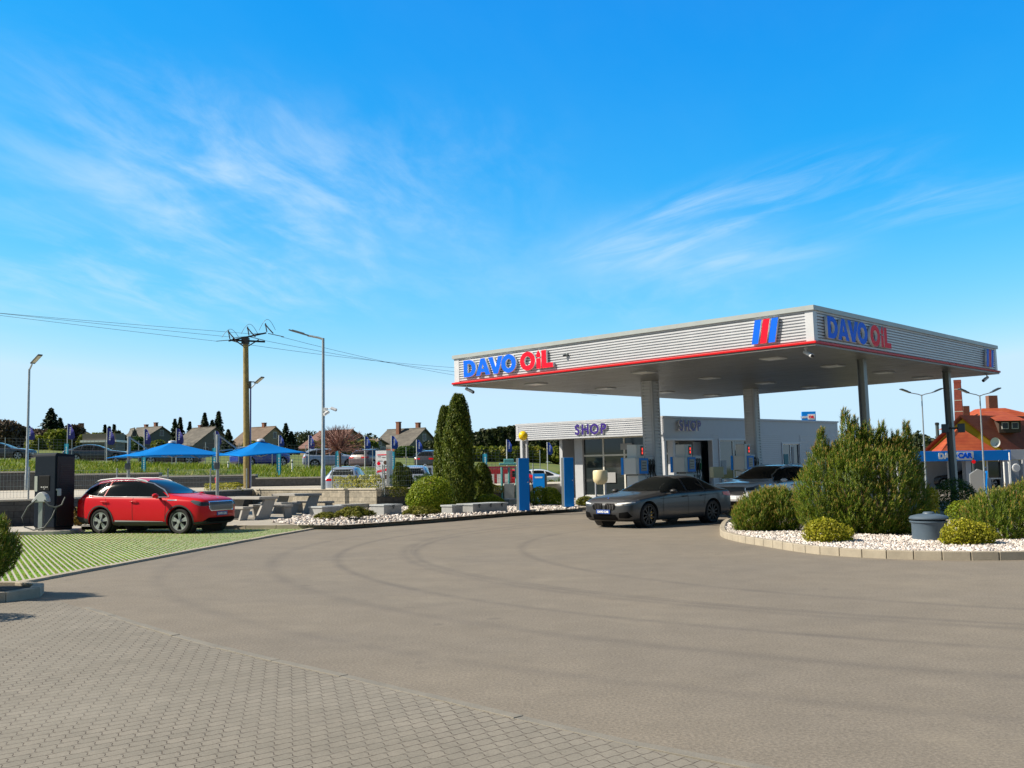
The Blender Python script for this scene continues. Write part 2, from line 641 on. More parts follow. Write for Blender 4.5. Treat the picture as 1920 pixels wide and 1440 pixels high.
def mat_pavers(name, ang, w, h, col_a, col_b, col_j, zig=0.0, mortar=0.004, dirt=0.5):
    m = bpy.data.materials.new(name)
    m.use_nodes = True
    t = m.node_tree
    b = t.nodes['Principled BSDF']
    co = t.nodes.new('ShaderNodeTexCoord').outputs['Object']
    mp = t.nodes.new('ShaderNodeMapping')
    mp.inputs['Rotation'].default_value = (0, 0, ang)
    t.links.new(co, mp.inputs[0])
    sp = t.nodes.new('ShaderNodeSeparateXYZ')
    t.links.new(mp.outputs[0], sp.inputs[0])
    u, v = sp.outputs[0], sp.outputs[1]
    if zig:
        # interlocking outline: the cross joints step sideways and back within every course
        tri = mathn(t, 'SINE', mathn(t, 'MULTIPLY', v, 2 * pi / h))
        u = mathn(t, 'ADD', u, mathn(t, 'MULTIPLY', tri, zig))
        tri2 = mathn(t, 'SINE', mathn(t, 'MULTIPLY', u, 2 * pi / w))
        v = mathn(t, 'ADD', v, mathn(t, 'MULTIPLY', tri2, zig * 0.28))
    cb = t.nodes.new('ShaderNodeCombineXYZ')
    t.links.new(u, cb.inputs[0])
    t.links.new(v, cb.inputs[1])
    br = t.nodes.new('ShaderNodeTexBrick')
    br.inputs['Scale'].default_value = 1.0
    br.inputs['Brick Width'].default_value = w
    br.inputs['Row Height'].default_value = h
    br.inputs['Mortar Size'].default_value = mortar
    br.inputs['Mortar Smooth'].default_value = 0.3
    br.inputs['Color1'].default_value = (*col_a, 1)
    br.inputs['Color2'].default_value = (*col_b, 1)
    br.inputs['Mortar'].default_value = (*col_j, 1)
    br.offset = 0.5
    t.links.new(cb.outputs[0], br.inputs['Vector'])

    def noise(scale, detail=4):
        n = t.nodes.new('ShaderNodeTexNoise')
        n.inputs['Scale'].default_value = scale
        n.inputs['Detail'].default_value = detail
        t.links.new(co, n.inputs['Vector'])
        return n.outputs[0]
    # sand fills the joints unevenly
    fillm = ramp(t, noise(0.8, 6), [(0.38, 0.0), (0.62, 1.0)])
    solid = mixc(t, 0.5, col_a, col_b)
    c = mixc(t, mathn(t, 'MULTIPLY', fillm, dirt), br.outputs[0], solid)
    c = mixc(t, 1.0, c, ramp(t, noise(90, 2), [(0.3, 0.88), (0.7, 1.12)]), 'MULTIPLY')
    c = mixc(t, 1.0, c, ramp(t, noise(0.5, 5), [(0.3, (0.90, 0.89, 0.87)), (0.7, (1.08, 1.08, 1.08))]), 'MULTIPLY')
    c = mixc(t, 1.0, c, ramp(t, noise(5, 5), [(0.3, 0.93), (0.7, 1.06)]), 'MULTIPLY')
    t.links.new(c, b.inputs['Base Color'])
    b.inputs['Roughness'].default_value = 0.85
    b.inputs['Specular IOR Level'].default_value = 0.3
    bp = t.nodes.new('ShaderNodeBump')
    bp.inputs['Strength'].default_value = 0.6
    bp.inputs['Distance'].default_value = 0.006
    t.links.new(mathn(t, 'SUBTRACT', 1.0, br.outputs[1]), bp.inputs['Height'])
    t.links.new(bp.outputs[0], b.inputs['Normal'])
    return m


def mat_grasspaver(ang, period, conc):
    m = bpy.data.materials.new('grass_paver')
    m.use_nodes = True
    t = m.node_tree
    b = t.nodes['Principled BSDF']
    co = t.nodes.new('ShaderNodeTexCoord').outputs['Object']
    mp = t.nodes.new('ShaderNodeMapping')
    mp.inputs['Rotation'].default_value = (0, 0, ang)
    t.links.new(co, mp.inputs[0])
    sp = t.nodes.new('ShaderNodeSeparateXYZ')
    t.links.new(mp.outputs[0], sp.inputs[0])

    def noise(scale, detail=4):
        n = t.nodes.new('ShaderNodeTexNoise')
        n.inputs['Scale'].default_value = scale
        n.inputs['Detail'].default_value = detail
        t.links.new(co, n.inputs['Vector'])
        return n.outputs[0]
    wob = mathn(t, 'MULTIPLY', mathn(t, 'SUBTRACT', noise(14, 3), 0.5), 0.02)
    fr = mathn(t, 'FRACT', mathn(t, 'DIVIDE', mathn(t, 'ADD', sp.outputs[0], wob), period))
    soil = ramp(t, fr, [(0.0, 1.0), (conc, 1.0), (conc + 0.05, 0.0), (0.93, 0.0), (0.99, 1.0)])
    earth = ramp(t, noise(9, 5), [(0.42, 0.0), (0.6, 1.0)])
    green = mixc(t, earth, (0.10, 0.25, 0.004), (0.17, 0.18, 0.02))
    green = mixc(t, 1.0, green, ramp(t, noise(0.8, 4), [(0.3, 0.75), (0.7, 1.2)]), 'MULTIPLY')
    cc = mixc(t, ramp(t, noise(30, 4), [(0.3, 0.0), (0.7, 1.0)]), (0.38, 0.35, 0.31), (0.48, 0.445, 0.40))
    c = mixc(t, soil, green, cc)
    t.links.new(c, b.inputs['Base Color'])
    b.inputs['Roughness'].default_value = 0.9
    b.inputs['Specular IOR Level'].default_value = 0.2
    return m


def mat_blockwall(name, ca, cb_, cj, bw=0.5, bh=0.2):
    """split stone blocks; coordinates run along x+y and z, so the courses wrap round corners"""
    m = bpy.data.materials.new(name)
    m.use_nodes = True
    t = m.node_tree
    b = t.nodes['Principled BSDF']
    co = t.nodes.new('ShaderNodeTexCoord').outputs['Object']
    sp = t.nodes.new('ShaderNodeSeparateXYZ')
    t.links.new(co, sp.inputs[0])
    cbn = t.nodes.new('ShaderNodeCombineXYZ')
    t.links.new(mathn(t, 'SUBTRACT', sp.outputs[0], sp.outputs[1]), cbn.inputs[0])
    t.links.new(sp.outputs[2], cbn.inputs[1])
    br = t.nodes.new('ShaderNodeTexBrick')
    br.inputs['Scale'].default_value = 1.0
    br.inputs['Brick Width'].default_value = bw
    br.inputs['Row Height'].default_value = bh
    br.inputs['Mortar Size'].default_value = 0.008
    br.inputs['Color1'].default_value = (*ca, 1)
    br.inputs['Color2'].default_value = (*cb_, 1)
    br.inputs['Mortar'].default_value = (*cj, 1)
    t.links.new(cbn.outputs[0], br.inputs['Vector'])
    n = t.nodes.new('ShaderNodeTexNoise')
    n.inputs['Scale'].default_value = 8
    n.inputs['Detail'].default_value = 6
    t.links.new(co, n.inputs['Vector'])
    c = mixc(t, 1.0, br.outputs[0], ramp(t, n.outputs[0], [(0.3, 0.8), (0.7, 1.2)]), 'MULTIPLY')
    t.links.new(c, b.inputs['Base Color'])
    b.inputs['Roughness'].default_value = 0.9
    bp = t.nodes.new('ShaderNodeBump')
    bp.inputs['Strength'].default_value = 0.5
    bp.inputs['Distance'].default_value = 0.02
    t.links.new(n.outputs[0], bp.inputs['Height'])
    t.links.new(bp.outputs[0], b.inputs['Normal'])
    return m


m_asphalt = mat_asphalt()
m_road = M('old_road', (0.13, 0.12, 0.11), 0.9, var=0.2, scale=2)
m_grassland = M('meadow', (0.085, 0.13, 0.018), 0.95, col2=(0.14, 0.16, 0.03), scale=0.35)
m_shadeblock = mat_blockwall('shade_block', (0.055, 0.057, 0.058), (0.085, 0.083, 0.08), (0.03, 0.03, 0.03))  # blocks of the shaded walls, the shade put into the colour
m_tanblock = mat_blockwall('tan_block', (0.26, 0.235, 0.19), (0.36, 0.32, 0.255), (0.13, 0.12, 0.10))


def structure(o):
    o['kind'] = 'structure'
    return o


def sheet(name, poly, z, mat):
    me = bpy.data.meshes.new(name)
    me.from_pydata([(p[0], p[1], z) for p in poly], [], [tuple(range(len(poly)))])
    bm = bmesh.new()
    bm.from_mesh(me)
    bmesh.ops.triangulate(bm, faces=bm.faces)
    bmesh.ops.recalc_face_normals(bm, faces=bm.faces)
    if sum(f.normal.z for f in bm.faces) < 0:
        bmesh.ops.reverse_faces(bm, faces=bm.faces)
    bm.to_mesh(me)
    bm.free()
    return structure(link(name, me, mat))


def xy(v): return (v[0], v[1])


def offset_path(pts, d):
    out = []
    for i, p in enumerate(pts):
        a = Vector(pts[max(i - 1, 0)][:2])
        b = Vector(pts[min(i + 1, len(pts) - 1)][:2])
        t = (b - a).normalized()
        out.append((p[0] - t.y * d, p[1] + t.x * d))
    return out


def resample(pts, step):
    pts = [Vector(p[:2]) for p in pts]
    out = [pts[0]]
    for a, b in zip(pts, pts[1:]):
        n = max(1, int((b - a).length / step))
        for k in range(1, n + 1):
            out.append(a.lerp(b, k / n))
    return [(p.x, p.y) for p in out]


def smooth_path(pts, n=6):
    """Catmull-Rom through the points"""
    P = [Vector(p[:2]) for p in pts]
    out = []
    for i in range(len(P) - 1):
        p0, p1, p2, p3 = P[max(i - 1, 0)], P[i], P[i + 1], P[min(i + 2, len(P) - 1)]
        for k in range(n):
            t = k / n
            out.append(0.5 * ((2 * p1) + (-p0 + p2) * t + (2 * p0 - 5 * p1 + 4 * p2 - p3) * t * t + (-p0 + 3 * p1 - 3 * p2 + p3) * t**3))
    out.append(P[-1])
    return [(p.x, p.y) for p in out]


def kerb(name, path, width, z0, z1, mat, length=1.0, gap=0.012, bevel=0.012):
    """a run of kerbstones along a path, the path being the outer foot"""
    pts = [Vector(p) for p in path]
    seg = [0]
    for a, b in zip(pts, pts[1:]): seg.append(seg[-1] + (b - a).length)
    L = seg[-1]

    def at(s):
        s = min(max(s, 0), L)
        for i in range(len(seg) - 1):
            if s <= seg[i + 1] + 1e-9:
                d = (pts[i + 1] - pts[i]).normalized()
                return pts[i] + d * (s - seg[i]), d
        return pts[-1], (pts[-1] - pts[-2]).normalized()
    mb = MB()
    n = max(1, round(L / length))
    for k in range(n):
        s0, s1 = k * L / n + gap / 2, (k + 1) * L / n - gap / 2
        a, _ = at(s0)
        b, _ = at(s1)
        d = (b - a).normalized()
        nrm = Vector((-d.y, d.x))
        dz = random.uniform(-0.004, 0.004)
        mb.prism([a, b, b + nrm * width, a + nrm * width], z0, z1 + dz)
    o = mb.build(name, mat, bevel=bevel)
    return structure(o)


# ------------------------------------------------------------------ ground
sheet('ground', [(-3000, -200), (3000, -200), (3000, 4000), (-3000, 4000)], -0.06, m_grassland)
sheet('asphalt', [(-40, -40), (70, -40), (70, 75), (-40, 75)], 0.0, m_asphalt)

edge_px = [(118, 1130), (200, 1155), (270, 1178), (330, 1196), (450, 1228), (640, 1271), (900, 1334), (1130, 1388), (1330, 1431), (1500, 1462)]
edge = smooth_path([xy(G(*p)) for p in edge_px], 4)
far_end = edge[-1]
poly = [(-30, 15.6), (-9.5, 15.3), (-7.2, 14.2)] + edge + [(far_end[0] + 1.5, 2.5), (far_end[0] + 2, -6), (-30, -6)]
m_pav = mat_pavers('interlocking_pavers', radians(-44), 0.128, 0.104, (0.243, 0.220, 0.185), (0.212, 0.194, 0.163), (0.062, 0.043, 0.032),
                   zig=0.0105, mortar=0.0036, dirt=0.45)
sheet('paved_apron', poly, 0.006, m_pav)
kerb('paving_edge_strip', edge[2:], 0.09, -0.05, 0.013, M('edge_concrete', (0.205, 0.188, 0.158), 0.85, var=0.2, scale=3, bump=0.25, bscale=60), length=1.0, gap=0.006, bevel=0.003)

# grass pavers where the electric car charges
near_px = [(-60, 1114), (35, 1097), (230, 1060), (440, 1020), (520, 1005), (590, 992.5)]
near = [xy(G(*p)) for p in near_px]
gp = near + [(-5.25, 31.15), (-8.8, 31.6), (-9.6, 32.3), (-15.5, 32.8), (-30, 30), (-30, 15.8)]
sdir = Vector(xy(G(135, 1071.7))) - Vector(xy(G(55, 1005)))
sang = atan2(sdir.y, sdir.x)
sheet('grass_paver_bay', gp, 0.012, mat_grasspaver(-(sang + pi / 2), 0.102, 0.27))
kerb('bay_kerb', near, 0.16, -0.05, 0.045, m_kerb, length=1.0, gap=0.008, bevel=0.008)


def blades(name, pts, hmin, hmax, w, mat, lean=0.35, label=None):
    """upright grass blades, two triangles as one bent quad"""
    n = len(pts)
    a = RNG.uniform(0, 2 * pi, n)
    h = RNG.uniform(hmin, hmax, n)
    d = np.stack([np.cos(a), np.sin(a), np.zeros(n)], 1)
    ln = RNG.uniform(0, lean, n)[:, None] * h[:, None]
    b = RNG.uniform(0, 2 * pi, n)
    l = np.stack([np.cos(b), np.sin(b), np.zeros(n)], 1) * ln
    up = np.zeros((n, 3)); up[:, 2] = h
    P = np.asarray(pts)
    V = np.empty((n, 3, 3))
    V[:, 0] = P - d * w / 2
    V[:, 1] = P + d * w / 2
    V[:, 2] = P + up + l
    Fq = np.arange(n * 3).reshape(n, 3)
    o = np_mesh(name, V.reshape(-1, 3), Fq, mat)
    o['kind'] = 'stuff'
    return o


def in_poly(P, poly):
    x, y = P[:, 0], P[:, 1]
    r = np.zeros(len(P), bool)
    n = len(poly)
    for i in range(n):
        x0, y0 = poly[i][:2]
        x1, y1 = poly[(i + 1) % n][:2]
        c = ((y0 > y) != (y1 > y)) & (x < (x1 - x0) * (y - y0) / (y1 - y0 + 1e-12) + x0)
        r ^= c
    return r


def scatter(poly, n):
    p = np.array([q[:2] for q in poly])
    lo, hi = p.min(0), p.max(0)
    P = RNG.uniform(lo, hi, (n * 4, 2))
    return P[in_poly(P, poly)][:n]


m_blade = LEAF('grass_blade', (0.05, 0.13, 0.006), (0.12, 0.24, 0.015), (0.20, 0.24, 0.04))
vis = [xy(G(30, 1097)), xy(G(590, 992)), (-8.8, 31.4), (-15, 31.8), (-16, 27)]
P = scatter(vis, 22000)
nrm = np.array([-sin(sang), cos(sang)])
c_, s_ = cos(-(sang + pi / 2)), sin(-(sang + pi / 2))
ph = ((P[:, 0] * c_ - P[:, 1] * s_) / 0.102) % 1.0
P = P[(ph > 0.45) & (ph < 0.88)]
blades('bay_grass', np.c_[P, np.full(len(P), 0.012)], 0.012, 0.03, 0.013, m_blade)

# ------------------------------------------------------------------ raised terrace with the picnic tables and the planting bed
TZ = 0.13
front = smooth_path([(-9.6, 32.6), (-9.2, 31.75), (-8.3, 31.5), (-5.6, 31.1), (-4.9, 31.5), xy(G(800, 980)), xy(G(950, 967)), xy(G(1090, 957)), (4.6, 42.8)], 5)
terr = front + [(5.4, 47), (4, 52), (0, 52), (-6, 46), (-12.7, 51), (-15.6, 33.8), (-15.6, 32.6)]
m_ter = mat_pavers('terrace_slabs', 0.3, 0.4, 0.4, (0.40, 0.37, 0.32), (0.36, 0.335, 0.29), (0.22, 0.20, 0.17), mortar=0.006, dirt=0.3)
sheet('picnic_terrace', terr, TZ - 0.012, m_ter)
kerb('terrace_kerb', front[::-1] and front, 0.15, -0.05, TZ, m_kerb)

bed = [G(508, 979, TZ), G(560, 984.5, TZ), G(640, 985, TZ), G(800, 974, TZ), G(950, 962, TZ), G(1085, 953.5, TZ), G(1085, 943, TZ), G(960, 944, TZ), G(860, 946, TZ), G(770, 944, TZ),
       G(705, 953, TZ), G(583, 962, TZ), G(560, 970, TZ)]
bed = [xy(p) for p in bed]
m_soil = M('pale_grit', (0.42, 0.38, 0.34), 0.95, var=0.3, scale=30)
sheet('gravel_base', bed, TZ + 0.002, m_soil)
m_peb = LEAF('white_pebble', (0.40, 0.33, 0.29), (0.62, 0.57, 0.53), (0.80, 0.77, 0.74), rough=0.6, trans=0.0)


def pebbles(name, pts, z, smin, smax, mat):
    ph = (1 + sqrt(5)) / 2
    v = np.array([(-1, ph, 0), (1, ph, 0), (-1, -ph, 0), (1, -ph, 0), (0, -1, ph), (0, 1, ph), (0, -1, -ph), (0, 1, -ph), (ph, 0, -1), (ph, 0, 1), (-ph, 0, -1), (-ph, 0, 1)]) / 1.9
    f = np.array([(0, 11, 5), (0, 5, 1), (0, 1, 7), (0, 7, 10), (0, 10, 11), (1, 5, 9), (5, 11, 4), (11, 10, 2), (10, 7, 6), (7, 1, 8), (3, 9, 4), (3, 4, 2), (3, 2, 6), (3, 6, 8), (3, 8, 9), (4, 9, 5), (2, 4, 11), (6, 2, 10), (8, 6, 7), (9, 8, 1)])
    n = len(pts)
    s = RNG.uniform(smin, smax, (n, 1, 3)) * np.array([1.15, 1.0, 0.65])
    jit = RNG.normal(0, 0.09, (n, 12, 3))
    V = (v[None] + jit) * s / 2
    a = RNG.uniform(0, 2 * pi, n)
    c, q = np.cos(a)[:, None], np.sin(a)[:, None]
    tl = RNG.normal(0, 0.35, (n, 1))
    X = V[:, :, 0] * c - V[:, :, 1] * q
    Y = V[:, :, 0] * q + V[:, :, 1] * c
    Z = V[:, :, 2] + tl * V[:, :, 0]
    V = np.stack([X + pts[:, :1], Y + pts[:, 1:2], Z + z + s[:, :, 2] * 0.25 + RNG.uniform(0, 0.025, (n, 1))], 2)
    Fq = (f[None] + (np.arange(n) * 12)[:, None, None]).reshape(-1, 3)
    o = np_mesh(name, V.reshape(-1, 3), Fq, mat)
    o['kind'] = 'stuff'
    return o


pebbles('white_pebbles', scatter(bed, 5200), TZ, 0.06, 0.13, m_peb)

# ------------------------------------------------------------------ planted island
isl_px = [(1392, 972), (1360, 983), (1350, 1003), (1375, 1014), (1430, 1024), (1520, 1038), (1610, 1045), (1700, 1049), (1810, 1051), (1920, 1050), (2050, 1046)]
isl = [xy(G(*p)) for p in isl_px]
isl = [(6.9, 29.6)] + isl + [(11.5, 17.9), (14.0, 20.0), (14.2, 24.0), (11.5, 28.5)]
ipath = smooth_path(isl + [isl[0]], 5)
kerb('island_kerb', ipath, 0.13, -0.05, 0.15, m_kerb, length=0.46, gap=0.014)
iin = offset_path(ipath[:-1], 0.1)
sheet('island_grit', iin, 0.075, m_soil)
P = scatter([xy(G(1345, 985)), xy(G(1352, 1012)), xy(G(1520, 1046)), xy(G(1700, 1056)), xy(G(2000, 1058)), (10.8, 20.2), (9.5, 21.6), (8.0, 23.0), (6.9, 25.5)], 18000)
P = P[in_poly(P, iin)]
pebbles('island_pebbles', P[:11500], 0.075, 0.04, 0.085, m_peb)

# ------------------------------------------------------------------ upper terrace, bank, street
UZ = 0.97
ut = [(-70, 29), (-22, 30.8), (-15.6, 33.6), (-12.7, 50.6), (-6, 45.2), (1.0, 51.5), (7, 64), (-70, 64)]
mb = MB()
mb.prism([(p[0] - 0.22, p[1] + 0.24) for p in ut], -0.05, UZ - 0.02)
structure(mb.build('upper_terrace', M('terrace_concrete', (0.46, 0.42, 0.35), 0.9, var=0.12, scale=1.0)))


def road_z(x): return min(max(2.05 - 0.04 * (x + 15), 0.55), 3.6)
def wall_z(x): return min(max(1.45 - 0.035 * (x + 14), 0.75), 2.2)
def sst(a, b, x):
    t = min(max((x - a) / (b - a), 0), 1)
    return t * t * (3 - 2 * t)


def terr_z(x, y):
    r, w = road_z(x), wall_z(x)
    k = 1 - sst(4, 16, x)
    if y < 76: z = w + (r - w) * sst(63, 76, y)
    elif y < 90: z = r
    else: z = r + 0.012 * (y - 90) + 1.0 * sst(90, 110, y)
    return z * k + (-0.1) * (1 - k)


gx = np.concatenate([np.arange(-160, -60, 8), np.arange(-60, 22, 2), [26, 34, 60]])
gy = np.concatenate([np.arange(64.0, 92, 1.5), np.arange(92, 130, 5), np.arange(130, 420, 25)])
V = np.array([(x, y, terr_z(x, y) + (random.uniform(-.08, .08) if y > 66 and not 76 < y < 90 else 0)) for y in gy for x in gx])
nx = len(gx)
Fq = np.array([(j * nx + i, j * nx + i + 1, (j + 1) * nx + i + 1, (j + 1) * nx + i) for j in range(len(gy) - 1) for i in range(nx - 1)])
structure(np_mesh('terrain', V, Fq, m_grassland, smooth=True))
V, Fq = [], []
xs = np.arange(-90, 12, 3.0)
for x in xs:
    V += [(x, 77.5, road_z(x) * (1 - sst(4, 16, x)) + 0.05), (x, 88.5, road_z(x) * (1 - sst(4, 16, x)) + 0.05)]
Fq = np.array([(2 * i, 2 * i + 2, 2 * i + 3, 2 * i + 1) for i in range(len(xs) - 1)])
structure(np_mesh('street', np.array(V), Fq, m_road))
# long grass on the bank
n = 34000
P = np.c_[RNG.uniform(-52, 4, n), RNG.uniform(64.2, 77, n)]
cl0 = np.sin(P[:, 0] * 1.3) + np.sin(P[:, 0] * 3.1 + P[:, 1] * 2) + np.sin(P[:, 1] * 2.3 + 1)
P = P[cl0 > RNG.uniform(-2.2, 1.0, n)]
cl_ = RNG.uniform(0, 1, n)
P3 = np.array([(x, y, terr_z(x, y) - 0.02) for x, y in P])
m_bank = LEAF('bank_grass', (0.075, 0.15, 0.006), (0.19, 0.27, 0.012), (0.36, 0.33, 0.06), trans=0.35)
blades('bank_grass', P3, 0.10, 0.42, 0.08, m_bank, lean=1.1)

# ------------------------------------------------------------------ filling station canopy
CN = Vector((8.35, 27.7))
DR, DL = Vector((0.6662, 0.7458)), Vector((-0.7458, 0.6662))


def tilted(sx, sy):
    ex = Vector((DR.x, DR.y, sx)).normalized()
    ez = ex.cross(Vector((DL.x, DL.y, sy))).normalized()
    return Matrix((ex, ez.cross(ex), ez)).transposed().to_4x4()


CW, CD, CB = 13.75, 15.9, 4.95
canopy = thing('station_canopy', 'wide flat silver filling station canopy with blue and red lettering', 'canopy')
cmx = tilted(0.0113, -0.0127)
cmx.translation = (CN.x, CN.y, 0)
canopy.matrix_world = cmx


def corrugate(mb, p0, p1, nrm, z0, z1, pitch, depth, mi=0, vertical=False):
    """horizontal trapezoid ribs between two ground points; nrm points outwards"""
    p0, p1, nrm = Vector(p0), Vector(p1), Vector(nrm)
    n = max(1, round((z1 - z0) / pitch))
    pt = (z1 - z0) / n
    prof = []
    for k in range(n):
        b = z0 + k * pt
        prof += [(0, b), (0, b + pt * 0.36), (depth, b + pt * 0.42), (depth, b + pt * 0.98)]
    prof.append((0, z1))
    vs, fs = [], []
    for o, z in prof:
        a, b = p0 + nrm * o, p1 + nrm * o
        vs += [(a.x, a.y, z), (b.x, b.y, z)]
    for i in range(len(prof) - 1):
        fs.append((2 * i, 2 * i + 1, 2 * i + 3, 2 * i + 2))
    # end caps are left to the corner flashings
    mb.add(vs, fs, mi)


def fascia_mesh(parent, w, d, zb, zt, pitch, name='fascia', mats=None, cap=True):
    mb = MB()
    corrugate(mb, (0, 0), (0, w), (-1, 0), zb, zt, pitch, 0.055)
    corrugate(mb, (0, 0), (d, 0), (0, -1), zb, zt, pitch, 0.055)
    corrugate(mb, (d, 0), (d, w), (1, 0), zb, zt, pitch, 0.055)
    corrugate(mb, (0, w), (d, w), (0, 1), zb, zt, pitch, 0.055)
    o = mb.build(name, mats or m_silver, parent)
    for cx, sx in ((0, -1), (d, 1)):
        for cy, sy in ((0, -1), (w, 1)):
            mb = MB()
            q = [(cx + sx * .066, cy + sy * .066), (cx - sx * .17, cy + sy * .066), (cx - sx * .17, cy + sy * .005), (cx + sx * .005, cy + sy * .005), (cx + sx * .005, cy - sy * .17), (cx + sx * .066, cy - sy * .17)]
            mb.prism(q, zb, zt)
            mb.build('corner_flashing', m_silver, parent)
    return o


ZT = CB + 1.0
fascia_mesh(canopy, CW, CD, CB + 0.125, ZT - 0.03, 0.086)
mb = MB()
for a, b in (((-0.05, CW / 2), (0.14, CW + 0.24)), ((CD + 0.05, CW / 2), (0.14, CW + 0.24)), ):
    mb.box((a[0], a[1], ZT + 0.035), (b[0], b[1], 0.13))
for y in (-0.05, CW + 0.05):
    mb.box((CD / 2, y, ZT + 0.035), (CD - 0.04, 0.14, 0.13))
mb.build('roof_edge_cap', M('cap_sheet', (0.36, 0.40, 0.41), 0.4, var=0.05), canopy)
mb = MB()
for x in (-0.07, CD + 0.07): mb.box((x, CW / 2, CB + 0.076), (0.16, CW + 0.3, 0.07))
for y in (-0.07, CW + 0.07): mb.box((CD / 2, y, CB + 0.076), (CD - 0.02, 0.16, 0.07))
mb.build('red_trim', m_red, canopy, bevel=0.012)
mb = MB()
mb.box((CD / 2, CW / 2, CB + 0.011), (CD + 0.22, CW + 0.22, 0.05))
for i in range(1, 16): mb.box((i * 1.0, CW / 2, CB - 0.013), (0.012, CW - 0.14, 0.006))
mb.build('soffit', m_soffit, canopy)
mb = MB()
mb.box((CD / 2, CW / 2, ZT - 0.1), (CD - 0.1, CW - 0.1, 0.08))
mb.build('roof_deck', m_silver2, canopy)
m_lampglass = M('lamp_diffuser', (0.75, 0.75, 0.70), 0.3)
for lx_ in (1.9, 6.1, 10.3, 14.2):
    for ly_ in (2.2, 6.9, 11.6):
        mb = MB()
        mb.box((lx_, ly_, CB - 0.032), (0.62, 0.62, 0.036), mi=0)
        o = mb.build('ceiling_light', [m_silver2], canopy, bevel=0.008)
        MB().box((lx_, ly_, CB - 0.054), (0.52, 0.52, 0.01)).build('diffuser', m_lampglass, o)
for cx_ in (5.26, 12.86):
    cy_, hw = 8.95, 0.215
    mb = MB()
    for s in (-1, 1):
        corrugate(mb, (cx_ - hw + .05, cy_ + s * hw), (cx_ + hw - .05, cy_ + s * hw), (0, s), -0.4, CB + 0.02, 0.12, 0.04)
        corrugate(mb, (cx_ + s * hw, cy_ - hw + .05), (cx_ + s * hw, cy_ + hw - .05), (s, 0), -0.4, CB + 0.02, 0.12, 0.04)
    col_ = mb.build('clad_column', m_silver, canopy)
    mb = MB()
    for sx in (-1, 1):
        for sy in (-1, 1):
            mb.box((cx_ + sx * (hw - 0.02), cy_ + sy * (hw - 0.02), CB / 2 - 0.2), (0.10, 0.10, CB + 0.4))
    mb.build('column_flashing', m_silver2, col_, bevel=0.01)
for cx_ in (4.87, 12.5):
    mb = MB()
    cy_ = 0.72
    mb.box((cx_, cy_ - 0.10, CB / 2 - 0.2), (0.24, 0.022, CB + 0.4))
    mb.box((cx_, cy_ + 0.10, CB / 2 - 0.2), (0.24, 0.022, CB + 0.4))
    mb.box((cx_, cy_, CB / 2 - 0.2), (0.02, 0.178, CB + 0.4))
    mb.box((cx_, cy_, CB - 0.01), (0.34, 0.30, 0.02))
    mb.build('steel_post', m_dsteel2 if 'm_dsteel2' in globals() else M('post_steel', (0.20, 0.22, 0.225), 0.45, 0.3), canopy)


# --- letters (unit height 1, heavy geometric sans)
def arc(cx, cy, rx, ry, a0, a1, n=14):
    return [(cx + rx * cos(radians(a0 + (a1 - a0) * k / n)), cy + ry * sin(radians(a0 + (a1 - a0) * k / n))) for k in range(n + 1)]


LET = {
    'D': ([[(0, 0), (0.38, 0)] + arc(0.38, 0.5, 0.44, 0.5, -90, 90)[1:-1] + [(0.38, 1), (0, 1)],
           [(0.26, 0.23)] + arc(0.36, 0.5, 0.20, 0.27, -90, 90) + [(0.26, 0.77)]], 0.82),
    'A': ([[(0, 0), (0.28, 0), (0.335, 0.19), (0.60, 0.19), (0.655, 0), (0.94, 0), (0.60, 1), (0.34, 1)],
           [(0.39, 0.38), (0.47, 0.70), (0.55, 0.38)]], 0.94),
    'V': ([[(0.33, 0), (0.60, 0), (0.93, 1), (0.64, 1), (0.465, 0.40), (0.29, 1), (0, 1)]], 0.93),
    'O': ([arc(0.46, 0.5, 0.46, 0.53, 0, 360, 32)[:-1], arc(0.46, 0.5, 0.20, 0.27, 0, 360, 24)[:-1]], 0.92),
    'i': ([[(0, 0), (0.25, 0), (0.25, 0.58), (0, 0.58)],
           [(0.125, 1.05)] + [(0.125 + 0.135 * cos(radians(a)) * (1 if a < 0 else 1), 0.76 + 0.135 * sin(radians(a))) for a in range(20, -201, -20)]], 0.25),
    'L': ([[(0, 0), (0.66, 0), (0.66, 0.26), (0.28, 0.26), (0.28, 1), (0, 1)]], 0.66)}
m_letside = M('letter_side', (0.82, 0.84, 0.86), 0.4)


def davo_sign(parent, origin, xdir, length, h, thick, out):
    """origin: lower left corner on the fascia (local), xdir along the fascia"""
    word = [('D', 0), ('A', 0), ('V', 0), ('O', 0), (None, 0.18), ('O', 1), ('i', 1), ('L', 1)]
    gaps = {'D': 0.0, 'A': -0.10, 'V': -0.10, 'O': 0.08, 'i': 0.06, 'L': 0}
    adv = []
    x = 0
    for ch, c in word:
        if ch is None:
            x += c
            continue
        adv.append((ch, c, x))
        x += LET[ch][1] + gaps[ch]
    total = x
    sx = length / total
    x3 = Vector((xdir[0], xdir[1], 0))
    for ch, c, px in adv:
        sc_ = [[((px + p[0]) * sx, p[1] * h) for p in spl] for spl in LET[ch][0]]
        me = shape_mesh(sc_, thick / 2)
        z = x3.cross(Vector((0, 0, 1)))
        place(me, 'sign_letter', [m_signred if c else m_blue, m_letside], parent, Vector(origin) + z * (out + thick / 2), x3, (0, 0, 1), sides=True)


davo_sign(canopy, (0, 13.25, CB + 0.25), (0, -1), 4.15, 0.60, 0.085, 0.075)
davo_sign(canopy, (0.62, 0, CB + 0.24), (1, 0), 4.5, 0.62, 0.085, 0.075)


